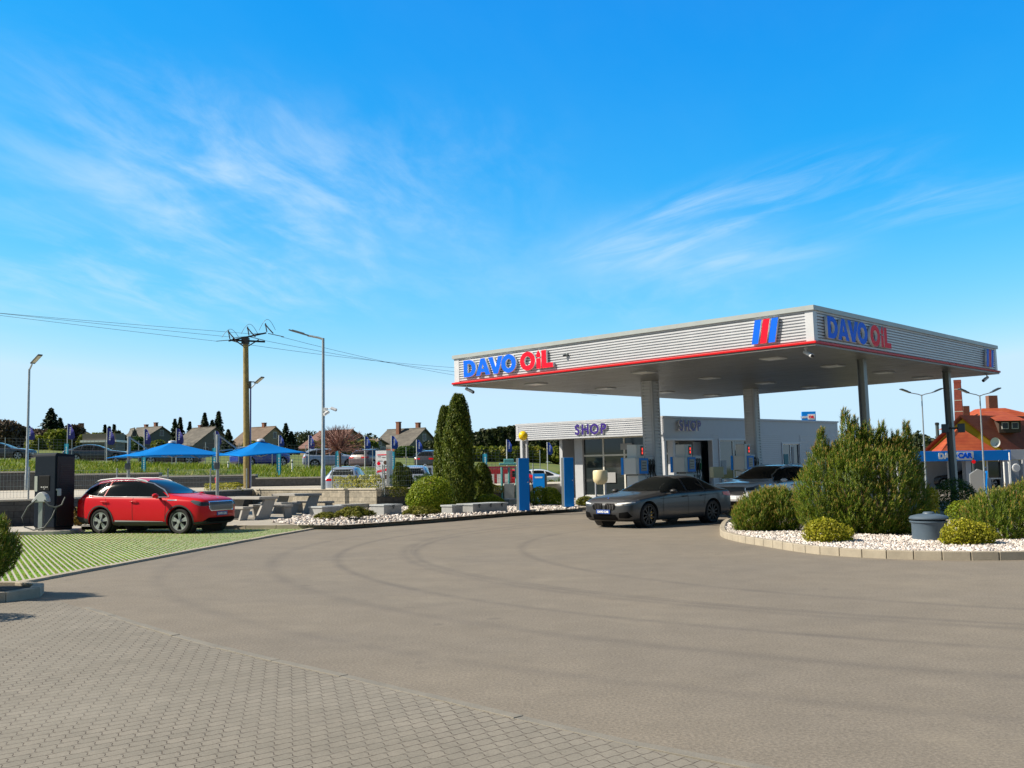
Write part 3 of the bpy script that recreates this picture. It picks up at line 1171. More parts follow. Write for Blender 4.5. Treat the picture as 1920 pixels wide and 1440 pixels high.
def slashes(parent, origin, xdir, w, h, thick, out):
    x3 = Vector((xdir[0], xdir[1], 0))
    z = x3.cross(Vector((0, 0, 1)))
    bw, sl = w * 0.235, w * 0.16
    for k, m in enumerate((m_blue, m_signred, m_blue)):
        a = k * (bw + w * 0.067)
        me = shape_mesh([[(a, 0), (a + bw, 0), (a + bw + sl, h), (a + sl, h)]], thick / 2)
        place(me, 'sign_slash', [m, m_letside], parent, Vector(origin) + z * (out + thick / 2), x3, (0, 0, 1), sides=True)


slashes(canopy, (0, 1.78, CB + 0.20), (0, -1), 0.86, 0.68, 0.085, 0.075)
slashes(canopy, (14.35, 0, CB + 0.2), (1, 0), 0.95, 0.66, 0.085, 0.075)


def cctv(loc, rz, label, parent_z=True):
    t = thing('security_camera', label, 'security camera', loc, rz, 'security cameras under the canopy corners')
    mb = MB()
    mb.lathe([(0.06, 0), (0.06, -0.03), (0.025, -0.04), (0.025, -0.13)], seg=14)
    mb.build('mount', m_silver, t, smooth=40)
    mb = MB()
    mb.tube([(-0.06, 0, -0.12), (0.12, 0, -0.19), (0.28, 0, -0.27)], [0.05, 0.062, 0.062], 14)
    b = mb.build('camera_body', m_silver, t, smooth=40)
    MB().tube([(0.275, 0, -0.268), (0.30, 0, -0.278)], 0.045, 12).build('lens', m_black, b)
    return t


def cw(x, y, z):
    return cmx @ Vector((x, y, z))


cctv(cw(0.25, 0.35, CB - 0.0), radians(-70), 'white bullet camera hanging under the near corner of the canopy')
cctv(cw(0.2, CW - 0.3, CB - 0.0), radians(-35), 'white bullet camera under the canopy corner beside the DAVO lettering')
cctv(cw(CD - 0.25, 0.25, CB - 0.0), radians(215), 'white bullet camera under the outermost canopy corner by the brick chimney')
# round spot on the fascia
p = cw(-0.05, 8.55, CB + 0.60)
t = thing('outdoor_sensor', 'small dark round sensor on the canopy fascia beside the red letters', 'sensor', p, atan2(DL.y, DL.x))
MB().lathe([(0.05, 0), (0.05, 0.06), (0.0, 0.075)], axis='y', seg=14).build('housing', m_dsteel, t, smooth=40)
MB().tube([(0.02, 0.02, 0), (0.1, 0.12, -0.03)], 0.035, 10).build('sensor_head', m_dsteel, t, smooth=40)

# ------------------------------------------------------------------ forecourt pump island
mb = MB()
pi_ = [cmx @ Vector(q) for q in ((3.0, 8.25, 0), (15.2, 8.25, 0), (15.2, 9.75, 0), (3.0, 9.75, 0))]
mb.prism([xy(q) for q in pi_], -0.05, 0.14)
structure(mb.build('pump_island', m_conc, bevel=0.03))
m_pumpw = M('pump_white', (0.62, 0.63, 0.62), 0.4)
m_screen = M('lcd_screen', (0.20, 0.23, 0.24), 0.25)
m_digit = M('price_digits', (0.8, 0.02, 0.02), 0.5, emit=((1.0, 0.05, 0.03), 1.2))
m_nozg = M('nozzle_green', (0.01, 0.22, 0.08), 0.4)


def fuel_pump(lx_, label, sec='dark'):
    w = cmx @ Vector((lx_, 8.95, 0.13))
    t = thing('fuel_pump', label, 'fuel pump', w, atan2(DR.y, DR.x), 'fuel pumps on the island under the canopy')
    mb = MB().box((-0.05, 0, 0.68), (0.46, 0.50, 1.36))
    mb.box((-0.05, 0, 2.22), (0.50, 0.42, 0.5))
    body = mb.build('cabinet', m_pumpw, t, bevel=0.02)
    MB().box((-0.05, -0.255, 0.66), (0.38, 0.01, 0.9)).build('service_panel', m_silver, body, bevel=0.004)
    hd = MB().box((-0.12, 0, 1.70), (0.76, 0.62, 0.58)).build('display_head', m_pumpw, t, bevel=0.02)
    MB().box((-0.02, -0.315, 1.70), (0.56, 0.02, 0.56)).build('blue_frame', m_bluepaint, hd, bevel=0.01)
    MB().box((-0.02, -0.33, 1.71), (0.36, 0.012, 0.38)).build('screen', m_screen, hd, bevel=0.004)
    mb = MB()
    for k in range(3): mb.box((-0.02, -0.338, 1.81 - k * 0.10), (0.24, 0.004, 0.035))
    mb.build('readout', m_black, hd)
    MB().box((-0.49, 0.27, 1.70), (0.06, 0.10, 0.60)).build('edge_strip', m_bluepaint, hd)
    pb = MB().box((0.04, -0.218, 2.24), (0.16, 0.02, 0.34)).build('price_board', m_black, t)
    mb = MB()
    for k in range(2): mb.box((0.04, -0.231, 2.17 + k * 0.13), (0.05, 0.006, 0.09))
    mb.build('digits', m_digit, pb)
    rk = MB().box((0.62, 0, 1.02), (0.62, 0.34, 2.04)).build('nozzle_rack', m_silver, t, bevel=0.02)
    for k, m in enumerate((m_black, m_black, m_nozg if sec == 'green' else m_black)):
        x = 0.44 + k * 0.17
        MB().box((x, -0.18, 1.66), (0.075, 0.03, 0.56)).build('nozzle_slot', m_black, rk)
        mb = MB()
        mb.box((x, -0.22, 1.62), (0.05, 0.06, 0.26), rx=0.15)
        mb.tube([(x, -0.23, 1.74), (x, -0.26, 1.82), (x, -0.22, 1.9)], 0.014, 8)
        mb.build('nozzle', m, t, bevel=0.008)
        mb = MB()
        mb.tube([(x, -0.24, 1.5), (x + .02, -0.34, 1.1), (x + .03, -0.36, 0.75), (x + 0.01, -0.28, 0.55), (x - .03, -0.20, 0.72), (x - .05, -0.18, 1.3)], 0.016, 8)
        mb.build('hose', m_rubber, t, smooth=60)
    return t


fuel_pump(4.15, 'white fuel pump with blue screen frame left of the clad column')
fuel_pump(7.35, 'white fuel pump with blue screen frame and green nozzle behind the grey saloon', 'green')
fuel_pump(11.9, 'white fuel pump with blue screen frame above the silver car by the second column')


def wash_bin(px, Y, label, sq=False):
    p = AT(px, 950, Y)
    t = thing('windscreen_wash_stand', label, 'wash stand', (p.x, p.y, 0.13), 0.2, 'cream windscreen wash stands')
    mb = MB()
    if sq:
        mb.box((0, 0, 1.36), (0.42, 0.34, 0.40))
    else:
        mb.lathe([(0.13, 1.02), (0.235, 1.12), (0.255, 1.22), (0.255, 1.46), (0.235, 1.5), (0, 1.515)], seg=24)
    mb.build('towel_drum', m_cream, t, smooth=40, bevel=0.02 if sq else 0)
    mb = MB()
    for s in (-1, 1): mb.box((s * 0.17, 0, 0.56), (0.05, 0.06, 1.12))
    mb.box((0, 0, 0.03), (0.42, 0.34, 0.06))
    mb.box((0, 0, 0.62), (0.32, 0.05, 0.05))
    mb.build('frame', m_silver2, t, bevel=0.008)
    mb = MB()
    mb.lathe([(0.10, 0.06), (0.125, 0.32), (0.135, 0.32), (0.135, 0.34), (0.11, 0.34), (0.1, 0.1)], seg=18)
    mb.build('bucket', m_red, t, smooth=40)
    return t


wash_bin(1127, 35.2, 'round cream paper drum on a stand in front of the grey saloon')
wash_bin(1346, 37.6, 'square cream paper box on a stand behind the grey saloon boot', True)

# ------------------------------------------------------------------ shop
SCN = Vector((6.95, 47.0))
shop = thing('station_shop', 'low silver clad filling station shop with purple SHOP letters', 'shop')
smx = tilted(0.0122, 0.0)
smx.translation = (SCN.x, SCN.y, 0)
shop.matrix_world = smx
SW, SD = 9.0, 18.8
m_wall = M('shop_wall', (0.44, 0.46, 0.50), 0.5, var=0.05)
m_frame = M('door_frame', (0.58, 0.57, 0.52), 0.45)
# roof fascia band: corrugated on the porch side, smooth sheets on the other
mb = MB()
corrugate(mb, (0, 0.0), (0, SW), (-1, 0), 3.30, 4.0, 0.100, 0.055)
corrugate(mb, (0, SW), (SD, SW), (0, 1), 3.30, 4.0, 0.095, 0.025)
mb.build('fascia', m_silver, shop)
mb = MB()
mb.box((-0.02, SW / 2, 4.04), (0.1, SW + 0.1, 0.09))
mb.box((SD / 2, -0.03, 4.04), (SD, 0.1, 0.09))
mb.box((-0.03, SW / 2, 3.26), (0.1, SW + 0.06, 0.08))
mb.box((0.03, -0.028, 3.64), (0.12, 0.03, 0.72))
mb.box((-0.028, 0.05, 3.64), (0.03, 0.14, 0.72))
mb.box((-0.028, SW - 0.05, 3.64), (0.03, 0.14, 0.72))
mb.build('roof_edge_cap', m_silver2, shop)
mb = MB()
mb.box((SD / 2, SW / 2, 3.98), (SD - 0.1, SW - 0.1, 0.06))
mb.box((0.85, SW / 2 + 0.1, 3.28), (1.5, SW - 0.3, 0.05))
mb.box((4.5, SW - 1.8, 3.28), (6.5, 3.4, 0.05))
mb.build('roof_slab', m_soffit, shop)
# walls, built round their openings: wall on y = 0 (facing the pumps)
mb = MB()


def wall_y0(x0, x1, z0, z1): mb.box(((x0 + x1) / 2, 0.10, (z0 + z1) / 2), (x1 - x0, 0.2, z1 - z0))


opens = [(0.25, 4.25, 0.0, 2.95), (4.95, 7.75, 1.0, 2.95), (11.6, 13.65, 1.15, 2.75)]
xc = 0.0
for a, b, z0, z1 in opens:
    if a > xc: wall_y0(xc, a, 0, 4.0)
    if z0 > 0: wall_y0(a, b, -0.3, z0)
    wall_y0(a, b, z1, 4.0)
    xc = b
wall_y0(xc, SD, -0.3, 4.0)
mb.box((1.2, 0.35, 1.6), (0.2, 0.3, 3.2))
mb.box((3.9, 1.5, 1.5), (1.0, 0.2, 3.0)); mb.box((10.0, 5.9, 1.6), (17.4, 0.15, 3.2))
mb.box((1.2, 5.8, 1.6), (0.3, 0.5, 3.25))
mb.box((SD - 0.1, SW / 2, 1.9), (0.2, SW - 0.4, 3.8))
mb.box((10.5, SW - 0.4, 1.9), (SD - 4, 0.2, 3.8))
mb.box((1.2, 3.2, 0.12), (0.2, 5.2, 0.5))
mb.build('wall', m_wall, shop)
# corrugation lines of the flat wall
mb = MB()
for xa, xb, yy in ((4.3, 4.9, -0.001), (7.8, 11.5, -0.001), (13.75, SD, -0.001), (3.45, 4.25, 0.62)):
    mb = MB()
    corrugate(mb, (xa, yy), (xb, yy), (0, -1), 0, 3.25 if yy < 0 else 2.9, 0.1, 0.018)
    mb.build('cladding', m_silver2, shop)
for x0, x1, z in ((0.0, 4.3, 3.0), (4.9, 7.8, 3.0), (11.55, 13.7, 2.8)):
    mb = MB()
    mb.box(((x0 + x1) / 2, -0.02, z), (x1 - x0 + 0.1, 0.06, 0.09))
    mb.box((x0 + .02, -0.02, z / 2 + (0 if z != 2.8 else 0.55)), (0.08, 0.06, z if z != 2.8 else 1.7))
    mb.box((x1 - .02, -0.02, z / 2 + (0 if z != 2.8 else 0.55)), (0.08, 0.06, z if z != 2.8 else 1.7))
    mb.build('opening_trim', m_silver, shop)


def glazing(parent, p0, p1, z0, z1, nx_, trans=None, name='window', fm=None):
    p0, p1 = Vector(p0), Vector(p1)
    d = (p1 - p0)
    L = d.length
    a = atan2(d.y, d.x)
    c = (p0 + p1) / 2
    g = MB().box((c.x, c.y, (z0 + z1) / 2), (L, 0.03, z1 - z0), rz=a).build(name, m_shopglass, parent)
    mb = MB()
    for k in range(nx_ + 1):
        q = p0 + d * (k / nx_)
        mb.box((q.x, q.y, (z0 + z1) / 2), (0.09, 0.09, z1 - z0), rz=a)
    for z in [z0, z1] + ([trans] if trans else []):
        mb.box((c.x, c.y, z), (L, 0.084, 0.085), rz=a)
    mb.build('frame', fm or m_frame, g, bevel=0.006)
    return g


glazing(shop, (1.2, 0.5), (1.2, 5.6), 0.35, 3.22, 4, 2.35)
glazing(shop, (1.3, 1.4), (3.4, 1.4), 0.05, 2.9, 2, 2.3, 'glass_door')
glazing(shop, (4.95, 0.06), (7.75, 0.06), 1.0, 2.95, 2, None)
glazing(shop, (11.6, 0.06), (13.65, 0.06), 1.15, 2.75, 2, None, fm=m_white)
mb = MB()
mb.box((3.44, 0.95, 1.5), (0.08, 0.8, 3.0)); mb.box((2.3, 0.75, 3.05), (2.4, 1.4, 0.2))
mb.build('entrance_lining', m_conc2, shop)
# floor and shelves seen dimly behind the glass
MB().box((10, 4.5, 0.06), (17, 8, 0.1)).build('shop_floor', m_conc2, shop)
mb = MB()
mb.box((0.0, SW - 0.35, 1.62), (0.16, 0.16, 3.25)); mb.box((0.35, SW - 0.2, 1.62), (0.5, 0.1, 3.25))
mb.build('porch_post', m_silver2, shop, bevel=0.01)
# raised floor of the porch
mb = MB(); mb.box((4.5, SW / 2 - 0.5, 0.04), (11, SW + 3.0, 0.16))
mb.build('porch_floor', m_conc, shop)


def shop_sign(origin, xdir, size):
    x3 = Vector((xdir[0], xdir[1], 0))
    z = x3.cross(Vector((0, 0, 1)))
    x = 0
    for ch in 'SHOP':
        me = text_mesh(ch, size, 0.035, bold=0.022, align='LEFT')
        w = max(v.co.x for v in me.vertices) - min(v.co.x for v in me.vertices)
        o = place(me, 'sign_letter', [m_purple, m_letside], shop, Vector(origin) + x3 * x + z * 0.12, x3, (0, 0, 1), sides=True)
        x += w + 0.095


shop_sign((0, 5.05, 3.40), (0, -1), 0.68)
shop_sign((1.15, 0, 3.42), (1, 0), 0.68)

# posters stuck inside the panes
for x, y, z, w, h, m in ((1.16, 1.3, 1.5, .5, .7, M('poster_yellow', (.42, .32, .03), .6)), (1.16, 3.9, 1.25, .6, .5, M('poster_grey', (.30, .31, .32), .6)), (1.16, 2.4, 1.9, .4, .3, M('poster_violet', (.14, .05, .20), .6)),
                         (1.16, 2.9, 2.75, .7, .3, M('poster_grey', (0, 0, 0))), (1.16, .9, 2.1, .3, .4, m_cream)):
    MB().box((x - .02, y, z), (.012, w, h)).build('poster', m, shop)
for x, z, w, h, m in ((5.4, 1.6, .5, .7, M('poster_grey', (0, 0, 0))), (6.9, 2.3, .6, .3, M('poster_teal', (.02, .16, .20), .6)), (12.1, 1.8, .5, .8, M('poster_teal', (0, 0, 0))), (12.9, 2.0, .25, 1.2, m_conc2)):
    MB().box((x, .03, z), (w, .012, h)).build('poster', m, shop)
for x, z, w, h, m in ((1.8, 2.0, .4, .5, M('poster_yellow', (0, 0, 0))), (2.9, 1.3, .5, .6, M('poster_grey', (0, 0, 0)))):
    MB().box((x, 1.37, z), (w, .012, h)).build('poster', m, shop)

# vending kiosk on the porch
def wl(px, py, Y): return AT(px, py, Y)


p = wl(1013, 925, 48.5)
t = thing('self_service_kiosk', 'blue self service machine with flag stickers under the shop porch', 'kiosk', (p.x, p.y, 0.12), radians(-8))
b = MB().box((0, 0, 0.70), (0.62, 0.55, 1.4)).build('cabinet', m_dsteel, t, bevel=0.02)
fr = MB().box((-0.03, -0.285, 0.72), (0.56, 0.02, 1.34)).build('front_panel', m_bluepaint, t, bevel=0.008)
mb = MB(); mb.box((-0.03, -0.298, 1.22), (0.36, 0.006, 0.07))
mb.box((-0.13, -0.298, 0.32), (0.15, 0.006, 0.08)); mb.box((0.1, -0.298, 0.32), (0.15, 0.006, 0.08))
mb.build('white_lettering', m_white, fr)
mb = MB(); mb.box((-0.13, -0.298, 0.52), (0.13, 0.006, 0.15)); mb.build('blue_sticker', M('navy', (0.01, 0.02, 0.2)), fr)
mb = MB()
mb.add([(0.04, -0.30, 0.45), (0.17, -0.30, 0.45), (0.17, -0.30, 0.525), (0.105, -0.30, 0.525)], [(0, 1, 2, 3)], 0)
mb.add([(0.04, -0.30, 0.60), (0.105, -0.30, 0.525), (0.17, -0.30, 0.525), (0.17, -0.30, 0.60)], [(0, 1, 2, 3)], 1)
mb.add([(0.04, -0.30, 0.45), (0.105, -0.30, 0.525), (0.04, -0.30, 0.60)], [(0, 1, 2)], 2)
mb.build('flag_sticker', [m_signred, m_white, M('navy', (0.01, 0.02, 0.2))], fr)

# blue service posts with air and water
def service_post(px, py, Y, h, label, hoses):
    p = AT(px, py, Y)
    t = thing('air_water_post', label, 'service post', (p.x, p.y, TZ - 0.01), atan2(DR.y, DR.x) - 0.62, 'blue air and water posts')
    c = MB().box((0.0, 0.0, h / 2), (0.40, 0.44, h)).build('cabinet', M('post_side', (0.10, 0.115, 0.125), 0.4), t, bevel=0.012)
    MB().box((0, -0.228, h / 2 + 0.02), (0.40, 0.02, h - 0.06)).build('blue_door', m_bluepaint, t, bevel=0.006)
    MB().lathe([(0.02, 0), (0.02, 0.03), (0.0, 0.035)], c=(0.14, -0.275, h * 0.55), axis='y', seg=12).build('handle', m_white, t)
    MB().box((0, 0, 0.03), (0.46, 0.5, 0.06)).build('plinth', m_dsteel, t)
    if hoses:
        mb = MB(); mb.box((0.22, 0, h * 0.78), (0.05, 0.22, 0.28))
        mb.build('gauge_box', m_black, t, bevel=0.01)
        mb = MB()
        mb.tube([(0.24, -0.05, h * 0.62), (0.34, -0.07, h * 0.52), (0.40, -0.08, h * 0.40), (0.42, -0.06, h * 0.2), (0.36, -0.04, 0.12), (0.28, 0, 0.3), (0.25, 0.02, h * 0.58)], 0.02, 8)
        mb.build('hose', m_rubber, t, smooth=60)
        mb = MB(); mb.tube([(0.22, -0.06, h * 0.63), (0.36, -0.08, h * 0.55)], 0.03, 8); mb.build('inflator_nozzle', m_silver, t, smooth=60)
    return t


service_post(981, 957, 38.6, 2.02, 'blue service post with black hose beside the pebble bed', True)
service_post(1065, 951, 41.5, 2.05, 'plain blue service post in front of the shop window', False)
# yellow globe on a grey post
p = AT(989, 900, 43.5)
t = thing('globe_lamp', 'yellow ball on a thin grey post before the shop corner', 'lamp', (p.x, p.y, 0.1))
MB().tube([(0, 0, 0), (0, 0, 2.95)], 0.05, 12).build('post', m_silver2, t, smooth=60)
q = AT(981, 817, 43.5)
mb = MB(); mb.lathe([(0.0, -0.2)] + [(0.2 * cos(radians(a)), 0.2 * sin(radians(a))) for a in range(-75, 90, 15)] + [(0, 0.2)], c=(q.x - p.x, 0, q.z - 0.1), seg=24)
mb.build('globe', M('yellow_globe', (0.80, 0.55, 0.0), 0.35), t, smooth=180)
MB().tube([(0, 0, 2.5), (q.x - p.x, 0, 2.7)], 0.02, 8).build('bracket', m_dsteel, t)

# ------------------------------------------------------------------ cars
def paint(name, col, rough=0.25, coat=1.0, metal=0.0, spec=0.5):
    return M(name, col, rough, metal, coat=coat, spec=spec)


m_carglass = M('car_glass', (0.005, 0.007, 0.008), 0.03, spec=0.35)
m_void = M('dark_opening', (0.004, 0.004, 0.0045), 0.8, spec=0.1)
m_clad = M('wheel_arch_plastic', (0.030, 0.031, 0.033), 0.6)
m_chrome = M('chrome', (0.72, 0.73, 0.75), 0.16, 0.9)
m_rim = M('alloy_rim', (0.55, 0.56, 0.58), 0.3, 0.75)
m_rimdark = M('dark_rim', (0.03, 0.03, 0.032), 0.35, 0.4)
m_lightglass = M('headlight_glass', (0.10, 0.115, 0.13), 0.08, spec=0.7)
m_tail = M('tail_light', (0.45, 0.004, 0.006), 0.15)
m_seam = M('panel_gap', (0.01, 0.01, 0.01), 0.8)
m_plate = M('blue_plate', (0.01, 0.06, 0.30), 0.4)
m_wplate = M('white_plate', (0.75, 0.75, 0.75), 0.4)


def loft_body(stn):
    rings = []
    for x, zb, zs, zt, w, wr in stn:
        h = zs - zb
        g = zt - zs
        half = [(0, zb), (w * 0.80, zb), (w * 0.965, zb + 0.05), (w * 0.992, zb + 0.30 * h), (w, zb + 0.62 * h), (w * 0.985, zs - 0.05 * h), (w * 0.955, zs)]
        wg = max(wr, 0.01)
        b0 = w * 0.915
        half += [(b0, zs + min(0.035, g * 0.25)), (b0 + (wg - b0) * 0.62, zs + g * 0.60), (wg, zt - min(0.075, g * 0.22)), (wg - 0.10, zt - min(0.014, g * 0.08)), (wg * 0.5, zt + 0.006), (0, zt + 0.012)]
        ring = [(x, y, z) for y, z in half] + [(x, -y, z) for y, z in half[-2:0:-1]]
        rings.append(ring)
    n = len(rings[0])
    vs = [v for r in rings for v in r]
    fs = [(i * n + k, i * n + (k + 1) % n, (i + 1) * n + (k + 1) % n, (i + 1) * n + k) for i in range(len(rings) - 1) for k in range(n)]
    for ri, last in ((0, 0), (len(rings) - 1, 1)):
        # end caps: an inner loop, then quads across the middle
        base = ri * n
        c = [sum(vs[base + k][a] for k in range(n)) / n for a in range(3)]
        o = len(vs)
        dx = 0.02 if ri == 0 else -0.02
        vs += [(vs[base + k][0] + dx, c[1] + (vs[base + k][1] - c[1]) * 0.72, c[2] + (vs[base + k][2] - c[2]) * 0.72) for k in range(n)]
        fs += [(base + k, base + (k + 1) % n, o + (k + 1) % n, o + k) for k in range(n)]
        hn = n // 2
        for k in range(hn):
            a, b = k, (k + 1)
            d, e = (n - k) % n, (n - k - 1) % n
            q = [o + a, o + b, o + e, o + d]
            q2 = []
            for i_ in q:
                if i_ not in q2: q2.append(i_)
            if len(q2) > 2: fs.append(tuple(q2))
    return vs, fs


def make_body(stn, axles, R_arch, wy, mat, parent):
    vs, fs = loft_body(stn)
    me = bpy.data.meshes.new('body')
    me.from_pydata(vs, [], fs)
    bm = bmesh.new(); bm.from_mesh(me)
    bmesh.ops.remove_doubles(bm, verts=bm.verts, dist=1e-5)
    bmesh.ops.recalc_face_normals(bm, faces=bm.faces)
    bm.to_mesh(me); bm.free()
    tmp = bpy.data.objects.new('tmp', me)
    COL.objects.link(tmp)
    s = tmp.modifiers.new('s', 'SUBSURF'); s.levels = 2; s.render_levels = 2
    cut = MB()
    for ax in axles:
        for sd in (-1, 1):
            pr = [(ax + R_arch * cos(2 * pi * k / 40), 0.36 + R_arch * sin(2 * pi * k / 40)) for k in range(40)]
            cut.ext(pr, 'y', sd * (wy - 0.34), sd * (wy + 0.4))
    co_ = cut.build('cut', mat)
    bmod = tmp.modifiers.new('b', 'BOOLEAN'); bmod.object = co_; bmod.operation = 'DIFFERENCE'; bmod.solver = 'EXACT'
    dg = bpy.context.evaluated_depsgraph_get()
    dg.update()
    res = bpy.data.meshes.new_from_object(tmp.evaluated_get(dg))
    bpy.data.objects.remove(tmp); bpy.data.objects.remove(co_)
    res.materials.clear()
    res.name = 'body'
    o = link('body', res, mat, parent, smooth=38)
    bm = bmesh.new(); bm.from_mesh(res)
    tree = BVHTree.FromBMesh(bm)
    bm.free()
    return o, tree


def decal(tree, polys, side, off, step=0.09, flip=False):
    """patches that follow the body: side 'y+','y-' polygons are (x,z); 'front','rear' are (y,z); 'top' is (x,y)"""
    bm = bmesh.new()
    for poly in polys:
        vv = [bm.verts.new((p[0], p[1], 0)) for p in poly]
        try: bm.faces.new(vv)
        except ValueError: continue
    lo = [min(v.co[i] for v in bm.verts) for i in (0, 1)]
    hi = [max(v.co[i] for v in bm.verts) for i in (0, 1)]
    for ax in (0, 1):
        c = lo[ax] + step
        while c < hi[ax]:
            no = [0, 0, 0]; no[ax] = 1
            pt = [0, 0, 0]; pt[ax] = c
            bmesh.ops.bisect_plane(bm, geom=bm.verts[:] + bm.edges[:] + bm.faces[:], plane_co=pt, plane_no=no)
            c += step
    bmesh.ops.triangulate(bm, faces=[f for f in bm.faces if len(f.verts) > 4])
    bad = []
    for v in bm.verts:
        a, b = v.co.x, v.co.y
        if side == 'y+': o, d = Vector((a, 5, b)), Vector((0, -1, 0))
        elif side == 'y-': o, d = Vector((a, -5, b)), Vector((0, 1, 0))
        elif side == 'front': o, d = Vector((8, a, b)), Vector((-1, 0, 0))
        elif side == 'rear': o, d = Vector((-8, a, b)), Vector((1, 0, 0))
        else: o, d = Vector((a, b, 5)), Vector((0, 0, -1))
        h, n, i, ds = tree.ray_cast(o, d)
        if h is None: bad.append(v); continue
        if n.dot(d) > 0: n = -n
        v.co = h + n * off
    bmesh.ops.delete(bm, geom=bad, context='VERTS')
    return bm


def put(bm, name, mat, parent, smooth=True):
    me = bpy.data.meshes.new(name)
    bmesh.ops.recalc_face_normals(bm, faces=bm.faces)
    bm.to_mesh(me); bm.free()
    if smooth: me.polygons.foreach_set('use_smooth', [True] * len(me.polygons))
    return link(name, me, mat, parent)


def merge(*bms):
    out = bmesh.new()
    for b in bms:
        me = bpy.data.meshes.new('t')
        b.to_mesh(me); b.free()
        out.from_mesh(me)
        bpy.data.meshes.remove(me)
    return out


def both(tree, polys, off, step=0.09):
    return merge(decal(tree, polys, 'y+', off, step), decal(tree, polys, 'y-', off, step))


def strip(pts, w):
    """a thin ribbon polygon along a polyline in a 2D view"""
    a = [(p[0], p[1] + w / 2) for p in pts]
    b = [(p[0], p[1] - w / 2) for p in pts]
    return [[a[i], a[i + 1], b[i + 1], b[i]] for i in range(len(pts) - 1)]


def vstrip(pts, w):
    a = [(p[0] - w / 2, p[1]) for p in pts]
    b = [(p[0] + w / 2, p[1]) for p in pts]
    return [[a[i], a[i + 1], b[i + 1], b[i]] for i in range(len(pts) - 1)]


def ring_polys(cx, cz, r0, r1, a0, a1, n=22):
    P = lambda r, a: (cx + r * cos(radians(a)), cz + r * sin(radians(a)))
    d = (a1 - a0) / n
    return [[P(r0, a0 + d * k), P(r1, a0 + d * k), P(r1, a0 + d * (k + 1)), P(r0, a0 + d * (k + 1))] for k in range(n)]


def make_wheel(parent, x, y, R, w, rim_r, style, side):
    """style: 'blade' silver-faced dark wheel, 'spoke' dark ten-spoke"""
    mb = MB()
    prof = [(rim_r, -w / 2 + .015), (rim_r + .02, -w / 2), (R - .03, -w / 2), (R - .006, -w / 2 + .03), (R, -w / 2 + .06), (R, w / 2 - .06), (R - .006, w / 2 - .03), (R - .03, w / 2), (rim_r + .02, w / 2), (rim_r, w / 2 - .015)]
    mb.lathe(prof, axis='y', seg=40, cap=False)
    ty = mb.build('wheel', m_rubber, parent, smooth=50)
    ty.location = (x, y, R)
    out = side * (w / 2 - 0.02)
    mb = MB()
    mb.lathe([(rim_r - .002, -w / 2 + .02), (rim_r - .002, w / 2 - .02), (rim_r - .018, w / 2 - .018), (rim_r - .03, w / 2 - .09), (rim_r - .03, -w / 2 + .03)], axis='y', seg=36, mi=0, cap=False)
    mb.lathe([(0.0, 0.0), (rim_r - .02, 0.0)], c=(0, out - side * 0.10, 0), axis='y', seg=32, mi=1)
    mb.lathe([(rim_r, 0.0), (rim_r, side * .012), (rim_r - .016, side * .012), (rim_r - .022, -side * .02)], c=(0, out - side * 0.004, 0), axis='y', seg=40, mi=0, cap=False)
    mb.lathe([(0.055, -.05), (0.06, 0.0), (0.045, .012), (0.0, .014)], c=(0, out, 0), axis='y', seg=20, mi=0)
    n = 5 if style == 'blade' else 10
    for k in range(n):
        a = 2 * pi * k / n + 0.3
        ca, sa = cos(a), sin(a)
        if style == 'blade':
            for off, wd, mi in ((-0.10, 0.055, 0), (0.20, 0.055, 0)):
                a2 = a + off
                p0 = Vector((cos(a) * .05, 0, sin(a) * .05)); p1 = Vector((cos(a2) * (rim_r - .012), 0, sin(a2) * (rim_r - .012)))
                d = (p1 - p0).normalized(); nn = Vector((-d.z, 0, d.x))
                q = [p0 + nn * .02, p0 - nn * .02, p1 - nn * wd * .75, p1 + nn * wd * .5]
                vs = [(v.x, out - side * 0.005, v.z) for v in q] + [(v.x, out - side * 0.05, v.z) for v in q]
                mb.add(vs, [(0, 1, 2, 3), (4, 7, 6, 5), (0, 4, 5, 1), (1, 5, 6, 2), (2, 6, 7, 3), (3, 7, 4, 0)], mi)
        else:
            p1 = Vector((ca * (rim_r - .012), 0, sa * (rim_r - .012)))
            d = p1.normalized(); nn = Vector((-d.z, 0, d.x))
            q = [nn * .016 + d * .04, -nn * .016 + d * .04, p1 - nn * .02, p1 + nn * .02]
            vs = [(v.x, out - side * 0.004, v.z) for v in q] + [(v.x, out - side * 0.05, v.z) for v in q]
            mb.add(vs, [(0, 1, 2, 3), (4, 7, 6, 5), (0, 4, 5, 1), (1, 5, 6, 2), (2, 6, 7, 3), (3, 7, 4, 0)], 0)
    mats = [m_rim, m_black] if style == 'blade' else [m_rimdark, m_black]
    mb.build('rim', mats, ty, smooth=35)
    return ty


def mirror_part(parent, x, y, z, side, mat):
    mb = MB()
    # a door mirror: rounded housing on a short arm
    pr = []
    for k in range(9):
        a = pi * k / 8
        pr.append((0.085 * sin(a) ** 0.6 if 0 < k < 8 else 0.0, -0.13 + 0.26 * k / 8))
    mb2 = MB().lathe(pr, axis='y', seg=16)
    vs = [(v[0] * 1.15 * (1 if v[0] > 0 else 0.55), v[1] + side * 0.12, v[2] * .78 + .01) for v in mb2.v]
    mb.add(vs, mb2.f, 0)
    mb.box((0.0, side * -0.03, -0.06), (0.07, 0.16, 0.035), mi=1)
    o = mb.build('door_mirror', [mat, m_black], parent, smooth=60)
    o.location = (x, y, z)
    return o


